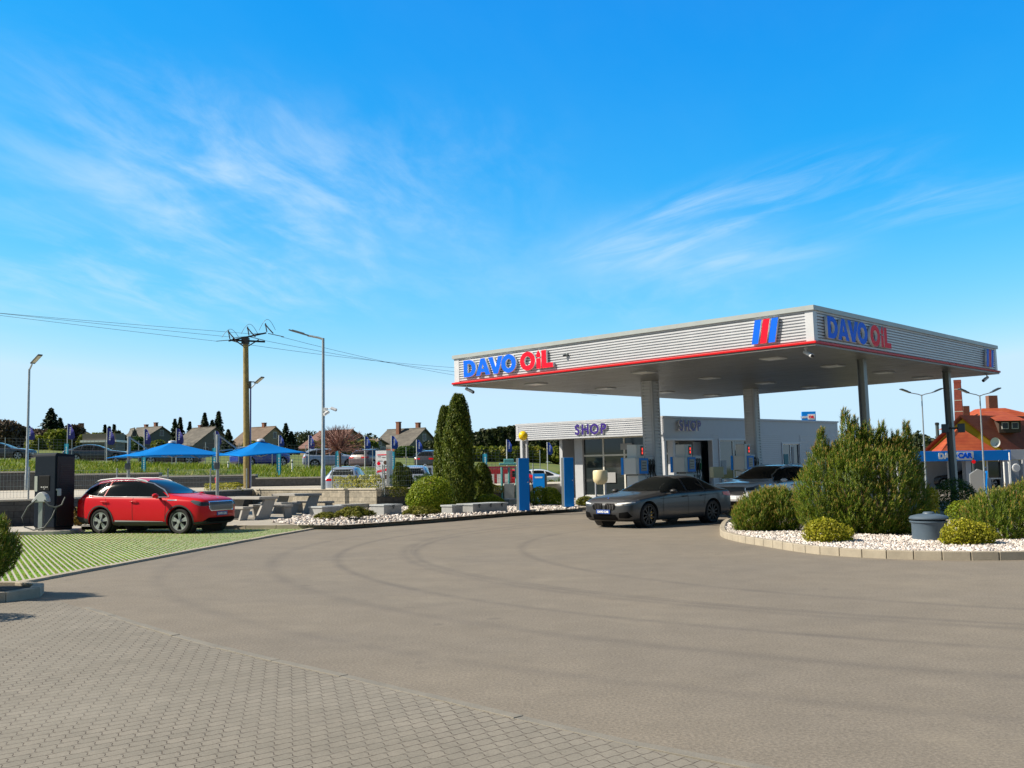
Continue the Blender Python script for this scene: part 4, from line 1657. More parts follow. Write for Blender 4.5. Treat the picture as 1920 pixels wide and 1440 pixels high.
def plate_part(parent, x, z, txt, rear=False, mat=None, tilt=0.0):
    o = MB().box((0, 0, 0), (0.014, 0.52, 0.115)).build('number_plate', mat or m_plate, parent, bevel=0.004)
    o.location = (x, 0, z)
    o.rotation_euler = (0, tilt, 0)
    if txt:
        me = text_mesh(txt, 0.082, 0.002, bold=0.004)
        s = -1 if rear else 1
        place(me, 'plate_lettering', m_white, o, Vector((0.009 * s, 0, -0.028)), (0, s, 0), (0, 0, 1))
    return o


def seat_and_wheel(): pass


SUV = dict(
    stn=[(2.180, .46, .80, .875, .60, .46), (2.137, .32, .875, .955, .77, .62), (2.017, .25, .93, 1.015, .87, .72), (1.742, .23, .965, 1.055, .92, .77), (1.385, .22, .99, 1.09, .937, .78), (1.02, .22, 1.01, 1.13, .94, .78),
         (0.80, .22, 1.025, 1.20, .94, .745), (.45, .22, 1.035, 1.385, .94, .69), (.05, .22, 1.04, 1.535, .94, .645), (-.35, .22, 1.05, 1.605, .94, .625), (-.9, .22, 1.06, 1.62, .94, .615),
         (-1.5, .22, 1.075, 1.595, .935, .595), (-1.95, .24, 1.085, 1.52, .915, .56), (-2.12, .28, 1.08, 1.40, .89, .56), (-2.26, .32, 1.02, 1.16, .86, .62), (-2.34, .38, .92, 1.0, .80, .62), (-2.38, .46, .82, .88, .66, .5)],
    axles=(1.385, -1.385), R=.365, rim=.262, arch=.435, track=.80, tw=.235)
SED = dict(
    stn=[(2.36, .38, .62, .67, .60, .45), (2.30, .24, .70, .765, .79, .60), (2.16, .18, .755, .835, .885, .72), (1.85, .17, .80, .885, .93, .78), (1.49, .17, .845, .93, .95, .80), (1.10, .17, .885, .975, .95, .79),
         (0.80, .17, .915, 1.02, .945, .775), (.45, .17, .935, 1.19, .94, .71), (0.0, .17, .945, 1.365, .935, .635), (-.4, .17, .955, 1.45, .935, .60), (-.9, .17, .965, 1.46, .935, .585),
         (-1.35, .17, .975, 1.395, .945, .565), (-1.75, .17, .985, 1.235, .95, .57), (-2.05, .19, .985, 1.085, .94, .66), (-2.35, .23, .965, 1.045, .91, .72), (-2.52, .29, .91, .985, .86, .68), (-2.60, .40, .80, .85, .72, .55)],
    axles=(1.49, -1.49), R=.345, rim=.262, arch=.395, track=.80, tw=.265)


def build_car(kind, label, cat, pmat, loc, rz, group=None, style='blade', plate=None, plate_mat=None, grille='suv', detail=True, name='parked_car'):
    S = SUV if kind == 'suv' else SED
    t = thing(name, label, cat, loc, rz, group)
    body, tree = make_body(S['stn'], S['axles'], S['arch'], S['track'] + S['tw'] / 2, pmat, t)
    for k, ax in enumerate(S['axles']):
        for sd in (-1, 1):
            make_wheel(t, ax, sd * S['track'], S['R'], S['tw'], S['rim'], style, sd)
    # dark liners inside the arches
    yo = S['track'] + S['tw'] / 2 - 0.02
    for ax in S['axles']:
        for sd in (-1, 1):
            mb = MB()
            pr = ring_polys(ax, .36, S['arch'] - .006, S['arch'] - .003, -60, 240, 20)
            for q in pr:
                mb.ext(q, 'y', sd * (yo - 0.30), sd * (yo - 0.035))
            mb.ext([(ax + (S['arch'] - .008) * cos(2 * pi * i / 24), .36 + (S['arch'] - .008) * sin(2 * pi * i / 24)) for i in range(24)], 'y', sd * (yo - 0.305), sd * (yo - 0.29))
            mb.build('wheel_liner', m_black, t)
    if kind == 'suv':
        win_front = [(0.92, 1.075), (.60, 1.25), (.22, 1.42), (-.18, 1.505), (-.18, 1.08)]
        win_rear = [(-.26, 1.08), (-.26, 1.515), (-.8, 1.53), (-1.18, 1.515), (-1.26, 1.10)]
        win_q = [(-1.33, 1.105), (-1.24, 1.51), (-1.62, 1.465), (-1.95, 1.33), (-2.06, 1.22), (-1.95, 1.165), (-1.7, 1.125)]
        shield = [(-.74, 1.165), (-.60, 1.50), (-.35, 1.555), (.35, 1.555), (.60, 1.50), (.74, 1.165), (.4, 1.15), (-.4, 1.15)]
        back = [(-.60, 1.17), (-.50, 1.46), (.50, 1.46), (.60, 1.17)]
    else:
        win_front = [(0.86, .975), (.50, 1.15), (.12, 1.285), (-.22, 1.355), (-.26, .99)]
        win_rear = [(-.33, .99), (-.30, 1.36), (-.75, 1.375), (-1.08, 1.345), (-1.12, 1.005)]
        win_q = [(-1.19, 1.01), (-1.16, 1.325), (-1.42, 1.245), (-1.66, 1.12), (-1.70, 1.05), (-1.62, 1.025)]
        shield = [(-.76, 1.025), (-.60, 1.34), (-.33, 1.40), (.33, 1.40), (.60, 1.34), (.76, 1.025), (.4, 1.01), (-.4, 1.01)]
        back = [(-.62, 1.09), (-.50, 1.32), (.50, 1.32), (.62, 1.09)]
    for w in (win_front, win_rear, win_q):
        for sd in ('y+', 'y-'):
            put(decal(tree, [w], sd, 0.012, 0.03), 'side_window', m_carglass, t)
    put(decal(tree, [shield], 'front', 0.010, .05), 'windscreen', m_carglass, t)
    put(decal(tree, [back], 'rear', 0.006), 'rear_window', m_carglass, t)
    if not detail:
        mirror_part(t, .72, .98, 1.1, 1, pmat); mirror_part(t, .72, -.98, 1.1, -1, pmat)
        put(both(tree, [[(-2.05, .90), (-2.05, 1.03), (-2.33, 1.0), (-2.34, .88)]], 0.006), 'tail_light', m_tail, t)
        put(merge(decal(tree, [[(.35, .88), (.35, 1.0), (.78, 1.0), (.78, .88)]], 'rear', .008), decal(tree, [[(-.35, .88), (-.35, 1.0), (-.78, 1.0), (-.78, .88)]], 'rear', .008)), 'tail_light', m_tail, t)
        plate_part(t, -2.375, .80, None, True, m_wplate)
        put(both(tree, [[(-.93, .22), (-.93, .33), (.93, .33), (.93, .22)]], .004), 'side_skirt', m_clad, t)
        if kind == 'suv':
            for sd in (-1, 1):
                MB().tube([(0.0, sd * .56, 1.56), (-.1, sd * .57, 1.62), (-.9, sd * .56, 1.665), (-1.75, sd * .54, 1.605), (-1.85, sd * .53, 1.56)], .018, 8).build('roof_rail', m_silver, t, smooth=60)
        put(decal(tree, [[(-.5, .58), (-.55, .80), (.55, .80), (.5, .58)]], 'front', .008), 'grille', m_black, t)
        return t
    # black pillars and chrome line round the side glass
    if kind == 'suv':
        for sd in ('y+', 'y-'):
            put(decal(tree, [[(-.18, 1.08), (-.18, 1.505), (-.26, 1.515), (-.26, 1.08)]], sd, 0.014, .03), 'pillar', m_carglass, t)
        lo_ = [(.98, 1.055), (.3, 1.058), (-.6, 1.07), (-1.3, 1.082), (-1.72, 1.105), (-1.97, 1.148), (-2.08, 1.205)]
        hi_ = [(.98, 1.07), (.62, 1.27), (.22, 1.445), (-.2, 1.53), (-.8, 1.555), (-1.22, 1.538), (-1.64, 1.488), (-1.98, 1.35), (-2.10, 1.215)]
        put(merge(both(tree, strip(lo_, .017), .017, .03), both(tree, strip(hi_, .016), .017, .03)), 'chrome_trim', m_chrome, t)
        for sd in ('y+', 'y-'):
            for dv_ in ([(-1.305, 1.10), (-1.215, 1.515), (-1.198, 1.515), (-1.285, 1.10)], [(-1.56, 1.115), (-1.36, 1.49), (-1.343, 1.49), (-1.54, 1.115)]):
                put(decal(tree, [dv_], sd, .018, .02), 'window_divider', M('divider_grey', (.22, .22, .23), .8, spec=.1), t)
        clad = ring_polys(1.385, .36, S['arch'] + .004, S['arch'] + .042, -8, 188, 40) + ring_polys(-1.385, .36, S['arch'] + .004, S['arch'] + .042, -8, 188, 40)
        clad += [[(-.93, .215), (-.93, .36), (.93, .36), (.93, .215)], [(-2.3, .36), (-2.3, .52), (-1.84, .44), (-1.84, .28)], [(1.84, .26), (1.84, .34), (2.2, .38), (2.2, .30)]]
        put(both(tree, clad, .013, .025), 'cladding', m_clad, t)
        put(both(tree, [[(-.85, .345), (-.85, .40), (.84, .37), (.86, .325)]], .011), 'sill_trim', m_silver2, t)
        seams = vstrip([(-.22, .40), (-.24, .9), (-.22, 1.07)], .012) + vstrip([(-1.02, .60), (-1.16, .85), (-1.22, 1.09)], .012) + vstrip([(.90, .42), (.93, .8), (.88, 1.05)], .012)
        put(both(tree, seams, .004), 'door_gap', m_seam, t)
        for sd in (-1, 1):
            for hx in (-.02 + .02, -1.05):
                mb = MB(); mb.tube([(hx - .36 + .30, sd * .955, .945), (hx - .18, sd * .968, .95), (hx - .30, sd * .955, .945)], .018, 8)
                mb.build('door_handle', pmat, t, smooth=60)
            rail = [(0.02, sd * .565, 1.50), (-.06, sd * .57, 1.545), (-.5, sd * .57, 1.615), (-1.1, sd * .56, 1.625), (-1.7, sd * .54, 1.58), (-1.92, sd * .525, 1.51)]
            MB().tube(rail, .02, 8).build('roof_rail', m_silver, t, smooth=60)
        head = [[(1.742, .935), (1.794, .965), (2.000, .93), (2.137, .865), (2.146, .79), (2.026, .80), (1.897, .845)]]
        for sd in ('y+', 'y-'):
            put(decal(tree, head, sd, .008, .05), 'headlight', m_lightglass, t)
        for s in (1, -1):
            put(decal(tree, [[(s * .60, .80), (s * .60, .89), (s * .80, .91), (s * .84, .845), (s * .82, .80)]], 'front', .010, .05), 'headlight_inner', m_black, t)
        put(both(tree, [[(-2.0, .93), (-1.98, 1.04), (-2.22, 1.02), (-2.33, .95), (-2.34, .88), (-2.2, .88)]], .008, .05), 'tail_light', m_tail, t)
        gr = [(-.50, .67), (-.575, .74), (-.555, .90), (.555, .90), (.575, .74), (.50, .67)]
        frm = [(-.53, .645), (-.61, .73), (-.585, .925), (.585, .925), (.61, .73), (.53, .645)]
        put(decal(tree, [frm], 'front', .008, .06), 'grille_frame', m_chrome, t)
        if grille == 'crystal':
            put(decal(tree, [gr], 'front', .014, .06), 'grille', M('crystal_grille', (0.22, 0.20, 0.20), .25, .2), t)
            bars = [[(y - .006, .685), (y - .006, .885), (y + .006, .885), (y + .006, .685)] for y in np.arange(-.48, .5, .08)]
            put(decal(tree, [list(b) for b in bars] + [[(-.54, .84), (-.54, .895), (.54, .895), (.54, .84)]], 'front', .018, .06), 'grille_bar', m_dsteel, t)
        else:
            put(decal(tree, [gr], 'front', .014, .06), 'grille', m_black, t)
        put(decal(tree, [[(-.78, .36), (-.62, .46), (.62, .46), (.78, .36), (.6, .33), (-.6, .33)]], 'front', .012, .06), 'lower_grille', m_void, t)
        put(decal(tree, [[(-.80, .28), (-.80, .335), (.80, .335), (.80, .28)]], 'front', .014, .06), 'front_lip', m_clad, t)
        put(decal(tree, [[(2.03 + .03 * cos(radians(a)), .03 * sin(radians(a))) for a in range(0, 360, 45)]], 'top', .006, .05), 'bonnet_badge', m_chrome, t)
        plate_part(t, 2.20, .565, plate, mat=plate_mat)
        mirror_part(t, .70, .99, 1.10, 1, pmat); mirror_part(t, .70, -.99, 1.10, -1, pmat)
        put(both(tree, [[(.98, .955), (.98, .985), (1.28, .99), (1.30, .96)]], .006), 'wing_badge', m_chrome, t)
        # dark gaps along both edges of the bonnet
        put(decal(tree, strip([(1.98, .62), (1.5, .70), (1.05, .755)], .012) + strip([(1.98, -.62), (1.5, -.70), (1.05, -.755)], .012), 'top', .003, .1), 'bonnet_gap', m_seam, t)
    else:
        for sd in ('y+', 'y-'):
            put(decal(tree, [[(-.26, .99), (-.22, 1.355), (-.30, 1.36), (-.33, .99)], [(-1.12, 1.005), (-1.08, 1.345), (-1.16, 1.325), (-1.19, 1.01)]], sd, 0.014, .03), 'pillar', m_black, t)
        seams = vstrip([(-.28, .33), (-.30, .7), (-.28, .98)], .012) + vstrip([(-1.02, .55), (-1.10, .8), (-1.14, 1.0)], .012) + vstrip([(.86, .33), (.88, .7), (.84, .95)], .012)
        put(both(tree, seams, .004), 'door_gap', m_seam, t)
        put(both(tree, strip([(1.0, .80), (.2, .82), (-.8, .85), (-1.8, .88)], .010), .003), 'crease_shade_line', m_seam, t)  # dark strip painted on as the shade of the side crease
        put(both(tree, [[(-1.02, .17), (-1.02, .25), (1.02, .25), (1.02, .17)]], .006), 'side_skirt', m_black, t)
        for sd in (-1, 1):
            for hx in (-.14, -.98):
                MB().tube([(hx + .1, sd * .955, .85), (hx, sd * .968, .855), (hx - .1, sd * .957, .855)], .016, 8).build('door_handle', pmat, t, smooth=60)
        head = [[(1.83, .755), (1.90, .80), (2.12, .765), (2.30, .70), (2.31, .64), (2.15, .655), (2.0, .69)]]
        for sd in ('y+', 'y-'):
            put(decal(tree, head, sd, .008, .05), 'headlight', m_lightglass, t)
        for s in (1, -1):
            put(decal(tree, [[(s * .50, .665), (s * .50, .69), (s * .70, .715), (s * .88, .735), (s * .88, .71), (s * .74, .685)]], 'front', .016, .05), 'headlight_strip', m_white, t)
            kid = [(s * .05, .52), (s * .04, .60), (s * .07, .695), (s * .38, .695), (s * .44, .63), (s * .40, .53), (s * .30, .505)]
            put(decal(tree, [kid], 'front', .010, .05), 'kidney_grille', m_void, t)
            bars = [[(s * y - .006, .53), (s * y - .006, .68), (s * y + .006, .68), (s * y + .006, .53)] for y in (.11, .17, .23, .29, .35)]
            put(decal(tree, bars, 'front', .016, .06), 'grille_bar', m_rimdark, t)
            put(decal(tree, [[(s * .52, .30), (s * .56, .44), (s * .80, .47), (s * .86, .34), (s * .80, .29)]], 'front', .010, .05), 'air_intake', m_void, t)
        put(decal(tree, [[(-.46, .25), (-.42, .39), (.42, .39), (.46, .25)]], 'front', .010, .05), 'lower_grille', m_void, t)
        put(decal(tree, [[(-.82, .205), (-.82, .235), (.82, .235), (.82, .205)]], 'front', .012, .05), 'front_lip', m_black, t)
        put(both(tree, [[(-2.0, .84), (-1.98, .93), (-2.4, .93), (-2.53, .89), (-2.53, .82), (-2.3, .80)]], .008, .05), 'tail_light', m_tail, t)
        bd = [[(2.17 + .038 * cos(radians(a)), .038 * sin(radians(a))) for a in range(0, 360, 30)]]
        put(decal(tree, bd, 'top', .006, .05), 'bonnet_badge', m_chrome, t)
        q1 = [[(2.17, 0)] + [(2.17 + .026 * cos(radians(a)), .026 * sin(radians(a))) for a in range(b, b + 91, 30)] for b in (0, 180)]
        put(decal(tree, q1, 'top', .010, .05), 'badge_quarter', m_blue, t)
        plate_part(t, 2.405, .465, plate, mat=plate_mat)
        mirror_part(t, .62, 1.0, 1.0, 1, m_black); mirror_part(t, .62, -1.0, 1.0, -1, m_black)
        put(decal(tree, strip([(2.1, .30), (1.5, .42), (.95, .52)], .02) + strip([(2.1, -.30), (1.5, -.42), (.95, -.52)], .02), 'top', .002, .1), 'bonnet_crease', pmat, t)
        # gold brake calipers behind the front spokes
        for sd in (-1, 1):
            MB().box((1.49 - .13, sd * (S['track'] + .06), .345), (.10, .05, .22)).build('brake_caliper', M('gold', (.45, .26, .04), .35, .4), t, bevel=.01)
    return t


def car_at(front_px, rear_px, wb, Y, track, near):
    """ground pose from the pixel columns of the two near wheels"""
    k1, k2 = (front_px - 960) / F, (rear_px - 960) / F
    lo, hi = -wb * .999, wb * .999
    best = None
    for i in range(4000):
        dy = lo + (hi - lo) * i / 3999          # rear further by dy
        X1, Y1, X2, Y2 = k1 * (Y - dy / 2), Y - dy / 2, k2 * (Y + dy / 2), Y + dy / 2
        e = abs(sqrt((X1 - X2) ** 2 + (Y1 - Y2) ** 2) - wb)
        if (best is None or e < best[0]) and dy > 0: best = (e, X1, Y1, X2, Y2)
    _, X1, Y1, X2, Y2 = best
    d = Vector((X1 - X2, Y1 - Y2)).normalized()
    n = Vector((-d.y, d.x)) * near             # towards the car's middle
    c = Vector(((X1 + X2) / 2, (Y1 + Y2) / 2)) + n * track
    return (c.x, c.y, 0), atan2(d.y, d.x)


m_carred = paint('car_red', (0.57, 0.0012, 0.011), 0.45, coat=0.35, spec=0.2)
m_cargrey = paint('car_matt_grey', (0.052, 0.054, 0.059), 0.36, coat=0.3, metal=0.35)
m_carsilver = paint('car_silver', (0.60, 0.61, 0.64), 0.38, metal=0.1)
m_cardark = paint('car_dark', (0.035, 0.037, 0.05), 0.25)
m_carblue = paint('car_blue', (0.03, 0.06, 0.32), 0.25)
m_carbrown = paint('car_brown', (0.13, 0.10, 0.11), 0.3)
m_carwhite = paint('car_white', (0.72, 0.74, 0.78), 0.25)
m_carlight = paint('car_pale_blue', (0.38, 0.44, 0.55), 0.3, metal=0.3)

loc, rz = car_at(336, 189, 2.77, 29.9, .92, 1)
build_car('suv', 'red electric crossover with chrome trim charging on grass pavers', 'car', m_carred, loc, rz, style='blade', plate='DAVO CAR', grille='crystal')
loc, rz = car_at(1212, 1331, 2.98, 30.0, .93, -1)
build_car('sed', 'matt dark grey sports saloon driving out from under the canopy', 'car', m_cargrey, loc, rz, style='spoke', plate='DAVO CAR')
build_car('suv', 'silver crossover stopped under the canopy behind the pine bushes', 'car', m_carsilver, (8.62, 34.9, 0.11), atan2(-.69, -.72), style='blade', plate=None, plate_mat=m_wplate, grille='black')

suv0 = build_car('suv', 'silver estate car parked on the upper street by the globe tree', 'car', m_carsilver, (0, 0, 0), 0, group='cars on the upper street', detail=False)
sed0 = build_car('sed', 'dark saloon parked on the upper street above the charger', 'car', m_cardark, (0, 0, 0), 0, group='cars on the upper street', detail=False)


def street_car(root, px, Y, rz, mat, label, first=False, z=None, group=None):
    c = root if first else copy_tree(root)
    x = AT(px, 870, Y).x
    c.location = (x, Y, (road_z(x) + 0.06) if z is None else z)
    c.rotation_euler = (0, 0, rz)
    c['label'] = label
    if group: c['group'] = group
    repaint(c, ('body', 'door_mirror'), mat)
    return c


street_car(suv0, 622, 84, radians(12), m_carlight, 'silver estate car on the upper street behind the tall lamp post', True)
street_car(sed0, 186, 80, radians(6), m_cardark, 'dark car on the upper street right of the charging station', True)
street_car(sed0, 5, 80, radians(4), m_cardark, 'dark car on the upper street cut by the left picture edge')
street_car(sed0, 325, 81, radians(2), m_cardark, 'black car on the upper street behind the left blue parasol')
street_car(suv0, 490, 81, radians(40), m_carblue, 'blue van like car on the upper street behind the right blue parasol')
street_car(suv0, 700, 82, radians(66), m_carbrown, 'brown car seen from behind left of the white price totem')
street_car(suv0, 815, 80, radians(75), m_cardark, 'dark car with red rear lights behind the tall thuja pair')
street_car(suv0, 654, 54, radians(90), m_carlight, 'pale blue estate with dark rear window behind the mesh fence', z=0.42, group='cars in the lower lot')
street_car(suv0, 780, 55, radians(91), m_carlight, 'pale car half hidden by the dark thuja behind the fence', z=0.42, group='cars in the lower lot')
street_car(sed0, 935, 62, radians(188), m_carred, 'red car right of the tall thujas seen from the side', z=0.3, group='cars in the lower lot')
street_car(sed0, 985, 66, radians(190), m_carwhite, 'white car behind the blue service post', z=0.3, group='cars in the lower lot')

# ------------------------------------------------------------------ walls round the picnic terrace
def wall_run(name, path, z0, z1, thick, mat, label, cap=True, cat='wall'):
    t = thing(name, label, cat, (0, 0, 0))
    # outline kept wholly behind the given face line
    back = offset_path(path, thick)
    mb = MB()
    for i in range(len(path) - 1):
        mb.prism([path[i], path[i + 1], back[i + 1], back[i]], z0, z1)
    mb.build('stone_blocks', mat, t)
    if cap:
        f2, b2 = offset_path(path, -0.04), offset_path(path, thick + 0.03)
        mb = MB()
        for i in range(len(path) - 1):
            mb.prism([f2[i], f2[i + 1], b2[i + 1], b2[i]], z1 + 0.003, z1 + 0.06)
        mb.build('coping', M('coping', (0.50, 0.46, 0.39), 0.8, var=0.12, scale=3, bump=0.15), t, bevel=0.008)
    return t


WZ = 0.93
wall_run('block_wall', [(-26, 30.4), (-22, 31.0), (-15.7, 33.7), (-12.85, 50.4)], -0.05, WZ, 0.3, m_shadeblock, 'concrete block wall with shade in its colour behind the charging station and red car')
wall_run('block_wall', [(-12.7, 50.5), (-6.05, 45.1)], -0.05, WZ, 0.3, m_tanblock, 'tan stone block wall behind the picnic tables with the tall lamp')
wall_run('block_wall', [(-6.0, 45.13), (0.9, 51.4)], -0.05, 0.62, 0.3, m_shadeblock, 'low block wall with shade in its colour under the trimmed hedge', cap=False)
rw = [(x, 63.6) for x in np.arange(-70, 8, 6.0)]
t = thing('retaining_wall', 'long dark retaining wall below the grassy bank of the street', 'wall')
mb = MB()
for i in range(len(rw) - 1):
    x0, x1 = rw[i][0], rw[i + 1][0]
    z = wall_z((x0 + x1) / 2)
    mb.box(((x0 + x1) / 2, 63.8, z / 2), (x1 - x0, 0.5, z), mi=0)
mb.build('wall_panels', mat_blockwall('panel_wall', (0.075, 0.075, 0.078), (0.10, 0.10, 0.10), (0.04, 0.04, 0.04), 2.0, 0.5), t)
mb = MB()
for i in range(len(rw) - 1):
    x0, x1 = rw[i][0], rw[i + 1][0]
    z = wall_z((x0 + x1) / 2)
    mb.box(((x0 + x1) / 2, 63.75, z + 0.05), (x1 - x0 - 0.01, 0.66, 0.09))
mb.build('coping', m_conc, t)


# ------------------------------------------------------------------ mesh fences
def mesh_fence(pts, h, zf, label, post_d=0.06, step=2.5, wire=0.05, wires=None, gauge=0.006, group=None, mat=None):
    """pts: ground path; zf(x, y) gives the foot height"""
    t = thing('mesh_fence', label, 'fence', group=group)
    path = resample(pts, step)
    for p in path:
        z = zf(*p)
        MB().tube([(p[0], p[1], z - 0.1), (p[0], p[1], z + h + 0.06)], post_d / 2, 8).build('post', m_steel, t, smooth=60)
    mb = MB()
    for a, b in zip(path, path[1:]):
        za, zb = zf(*a), zf(*b)
        d = Vector((b[0] - a[0], b[1] - a[1])); L = d.length
        n = Vector((-d.y, d.x)).normalized() * gauge / 2
        for k in range(wires or max(3, int(h / 0.2) + 1)):
            f = k / ((wires or max(3, int(h / 0.2) + 1)) - 1)
            z0, z1 = za + 0.04 + (h - 0.06) * f, zb + 0.04 + (h - 0.06) * f
            g = gauge
            mb.add([(a[0] + n.x, a[1] + n.y, z0), (b[0] + n.x, b[1] + n.y, z1), (b[0] + n.x, b[1] + n.y, z1 + g), (a[0] + n.x, a[1] + n.y, z0 + g),
                    (a[0] - n.x, a[1] - n.y, z0), (b[0] - n.x, b[1] - n.y, z1), (b[0] - n.x, b[1] - n.y, z1 + g), (a[0] - n.x, a[1] - n.y, z0 + g)],
                   [(0, 1, 2, 3), (7, 6, 5, 4), (3, 2, 6, 7), (4, 5, 1, 0)])
        for k in range(1, int(L / wire)):
            f = k * wire / L
            x, y, z = a[0] + d.x * f, a[1] + d.y * f, za + (zb - za) * f
            u = d.normalized() * gauge / 2
            mb.add([(x - u.x, y - u.y, z + 0.04), (x + u.x, y + u.y, z + 0.04), (x + u.x, y + u.y, z + h), (x - u.x, y - u.y, z + h)], [(0, 1, 2, 3)])
    mb.build('wire_panel', mat or m_steel, t)
    return t


m_wire = M('fence_wire', (0.14, 0.15, 0.17), 0.5, 0.3)
gf = 'wire mesh fences'
mesh_fence([(-48, 76.3), (2, 76.3)], 1.75, lambda x, y: terr_z(x, y), 'tall wire mesh fence along the upper street behind the grass bank', wire=0.28, wires=9, gauge=0.016, group=gf, mat=m_wire)
mesh_fence([(-25.6, 30.9), (-22, 31.3), (-16.0, 33.75)], 1.0, lambda x, y: WZ + 0.06, 'low wire mesh fence on the block wall beside the charging station', wire=0.10, wires=6, gauge=0.007, group=gf)
mesh_fence([(-15.7, 35.0), (-13.1, 50.2)], 0.95, lambda x, y: WZ + 0.06, 'low wire mesh fence on the wall behind the red car', wire=0.14, wires=6, gauge=0.007, step=3.1, group=gf)
mesh_fence([(-8.4, 47.4), (-5.8, 45.35)], 0.98, lambda x, y: WZ + 0.06, 'low wire mesh fence on the tan stone wall right of the lamp', wire=0.10, wires=6, gauge=0.008, step=1.9, group=gf)
mesh_fence([(-5.75, 45.6), (1.0, 51.9)], 1.35, lambda x, y: 0.62, 'low wire mesh fence above the hedge left of the tall thujas', wire=0.12, wires=7, gauge=0.008, step=2.6, group=gf)


# ------------------------------------------------------------------ lamps and poles
def base_at(px, py, z): return G(px, py, z)


def lamp_post(px_t, py_t, Y, zb, dirx, arm, label, r=0.06, double=False, head=0.75, diry=0.0, rise=0.28, group='street lamps with flat heads'):
    top = AT(px_t, py_t, Y)
    t = thing('street_lamp', label, 'street lamp', (top.x, Y, zb), 0, group)
    H = top.z - zb
    MB().tube([(0, 0, 0), (0, 0, 0.9), (0, 0, 0.95), (0, 0, H)], [r * 1.25, r * 1.25, r, r * 0.72], 12).build('pole', m_steel, t, smooth=50)
    for s in ((1, -1) if double else (1,)):
        dx, dy = dirx * s, diry * s
        L = sqrt(dx * dx + dy * dy); dx, dy = dx / L, dy / L
        a = MB().tube([(0, 0, H - 0.05), (dx * arm * 0.3, dy * arm * 0.3, H + 0.03), (dx * arm, dy * arm, H + rise * 0.5)], r * 0.55, 8).build('arm', m_steel, t, smooth=50)
        mb = MB()
        ang = atan2(rise, head)
        c = Vector((dx * (arm + head * 0.45), dy * (arm + head * 0.45), H + rise))
        R = Matrix.Rotation(atan2(dy, dx), 3, 'Z') @ Matrix.Rotation(-ang, 3, 'Y')
        bx = MB().box((0, 0, 0), (head, 0.30, 0.06))
        bx.box((0.05, 0, 0.04), (head * 0.6, 0.2, 0.04))
        mb.add([c + R @ Vector(v) for v in bx.v], bx.f, 0)
        hd = mb.build('lamp_head', m_dsteel, t, bevel=0.012)
        mb = MB()
        bx = MB().box((0.02, 0, -0.034), (head * 0.75, 0.22, 0.008))
        mb.add([c + R @ Vector(v) for v in bx.v], bx.f, 0)
        mb.build('led_panel', M('led_panel', (0.55, 0.52, 0.42), 0.3), hd)
    return t


lamp_post(55, 692, 60, 1.0, 1.0, 0.25, 'thin street lamp at the left picture edge behind the charging station', r=0.085, head=0.9, diry=-0.6, rise=0.55)
lamp_post(606, 634, 46.2, 0.97, -1.0, 0.75, 'tall grey lamp post rising from the stone wall by the picnic tables', r=0.085, head=0.95, diry=0.2, rise=0.30)
lamp_post(470, 727, 57, 0.97, 1.0, 0.30, 'slim lamp post standing beside the wooden utility pole', r=0.06, head=0.6, diry=-0.4, rise=0.40)
lamp_post(1728, 740, 62, 0.0, 1.0, 0.7, 'two armed street lamp seen under the canopy left of the brick chimney', r=0.05, head=0.65, double=True, rise=0.25)
lamp_post(1837, 741, 54, 0.0, 1.0, 0.6, 'two armed street lamp in front of the red tiled house', r=0.045, head=0.55, double=True, rise=0.25)
# cameras on the tall lamp
q = AT(611, 768, 46.1)
t = thing('security_camera', 'pair of white cameras clamped halfway up the tall lamp post', 'security camera', (q.x, q.y, q.z), 0, None)
MB().box((0, 0, 0), (0.16, 0.2, 0.16)).build('junction_box', m_white, t, bevel=0.015)
MB().tube([(0.05, 0, 0.03), (0.2, -0.05, 0.05), (0.30, -0.08, 0.03)], 0.02, 8).build('mount', m_white, t)
MB().tube([(0.26, -0.06, 0.06), (0.50, -0.15, -0.04)], 0.07, 12).build('camera_body', m_silver2, t, smooth=50)
MB().tube([(0.14, -0.05, -0.10), (-0.05, -0.2, -0.24)], 0.07, 12).build('camera_body', m_white, t, smooth=50)

# wooden utility pole
pb = AT(463, 912, 55)
t = thing('utility_pole', 'round wooden utility pole with a black crossarm and insulators', 'utility pole', (pb.x, 55, 0.95))
ptop = AT(458, 640, 55)
H = ptop.z - 0.95
m_pole = M('weathered_wood', (0.29, 0.22, 0.075), 0.85, col2=(0.20, 0.155, 0.06), scale=5, bump=0.5, bscale=18)
lean = (ptop.x - pb.x) * 0.6
MB().tube([(0, 0, -0.4), (lean * .5, 0, H / 2), (lean, 0, H)], [0.185, 0.165, 0.145], 16).build('pole', m_pole, t, smooth=60)
mb = MB()
mb.box((lean, -0.05, H + 0.02), (0.36, 0.36, 0.34))
mb.box((lean + 0.1, 0, H + 0.24), (2.1, 0.10, 0.08), rz=0.5, ry=-0.26)
mb.box((lean + 0.1, 0.0, H + 0.02), (1.9, 0.10, 0.09), rz=0.5)
for s in (-1, 1):
    mb.tube([(lean, 0, H - 0.35), (lean + s * 0.62, s * 0.34, H + 0.12)], 0.035, 6)
arm = mb.build('crossarm', M('black_iron', (0.02, 0.022, 0.024), 0.55, 0.3), t)
inspts = []
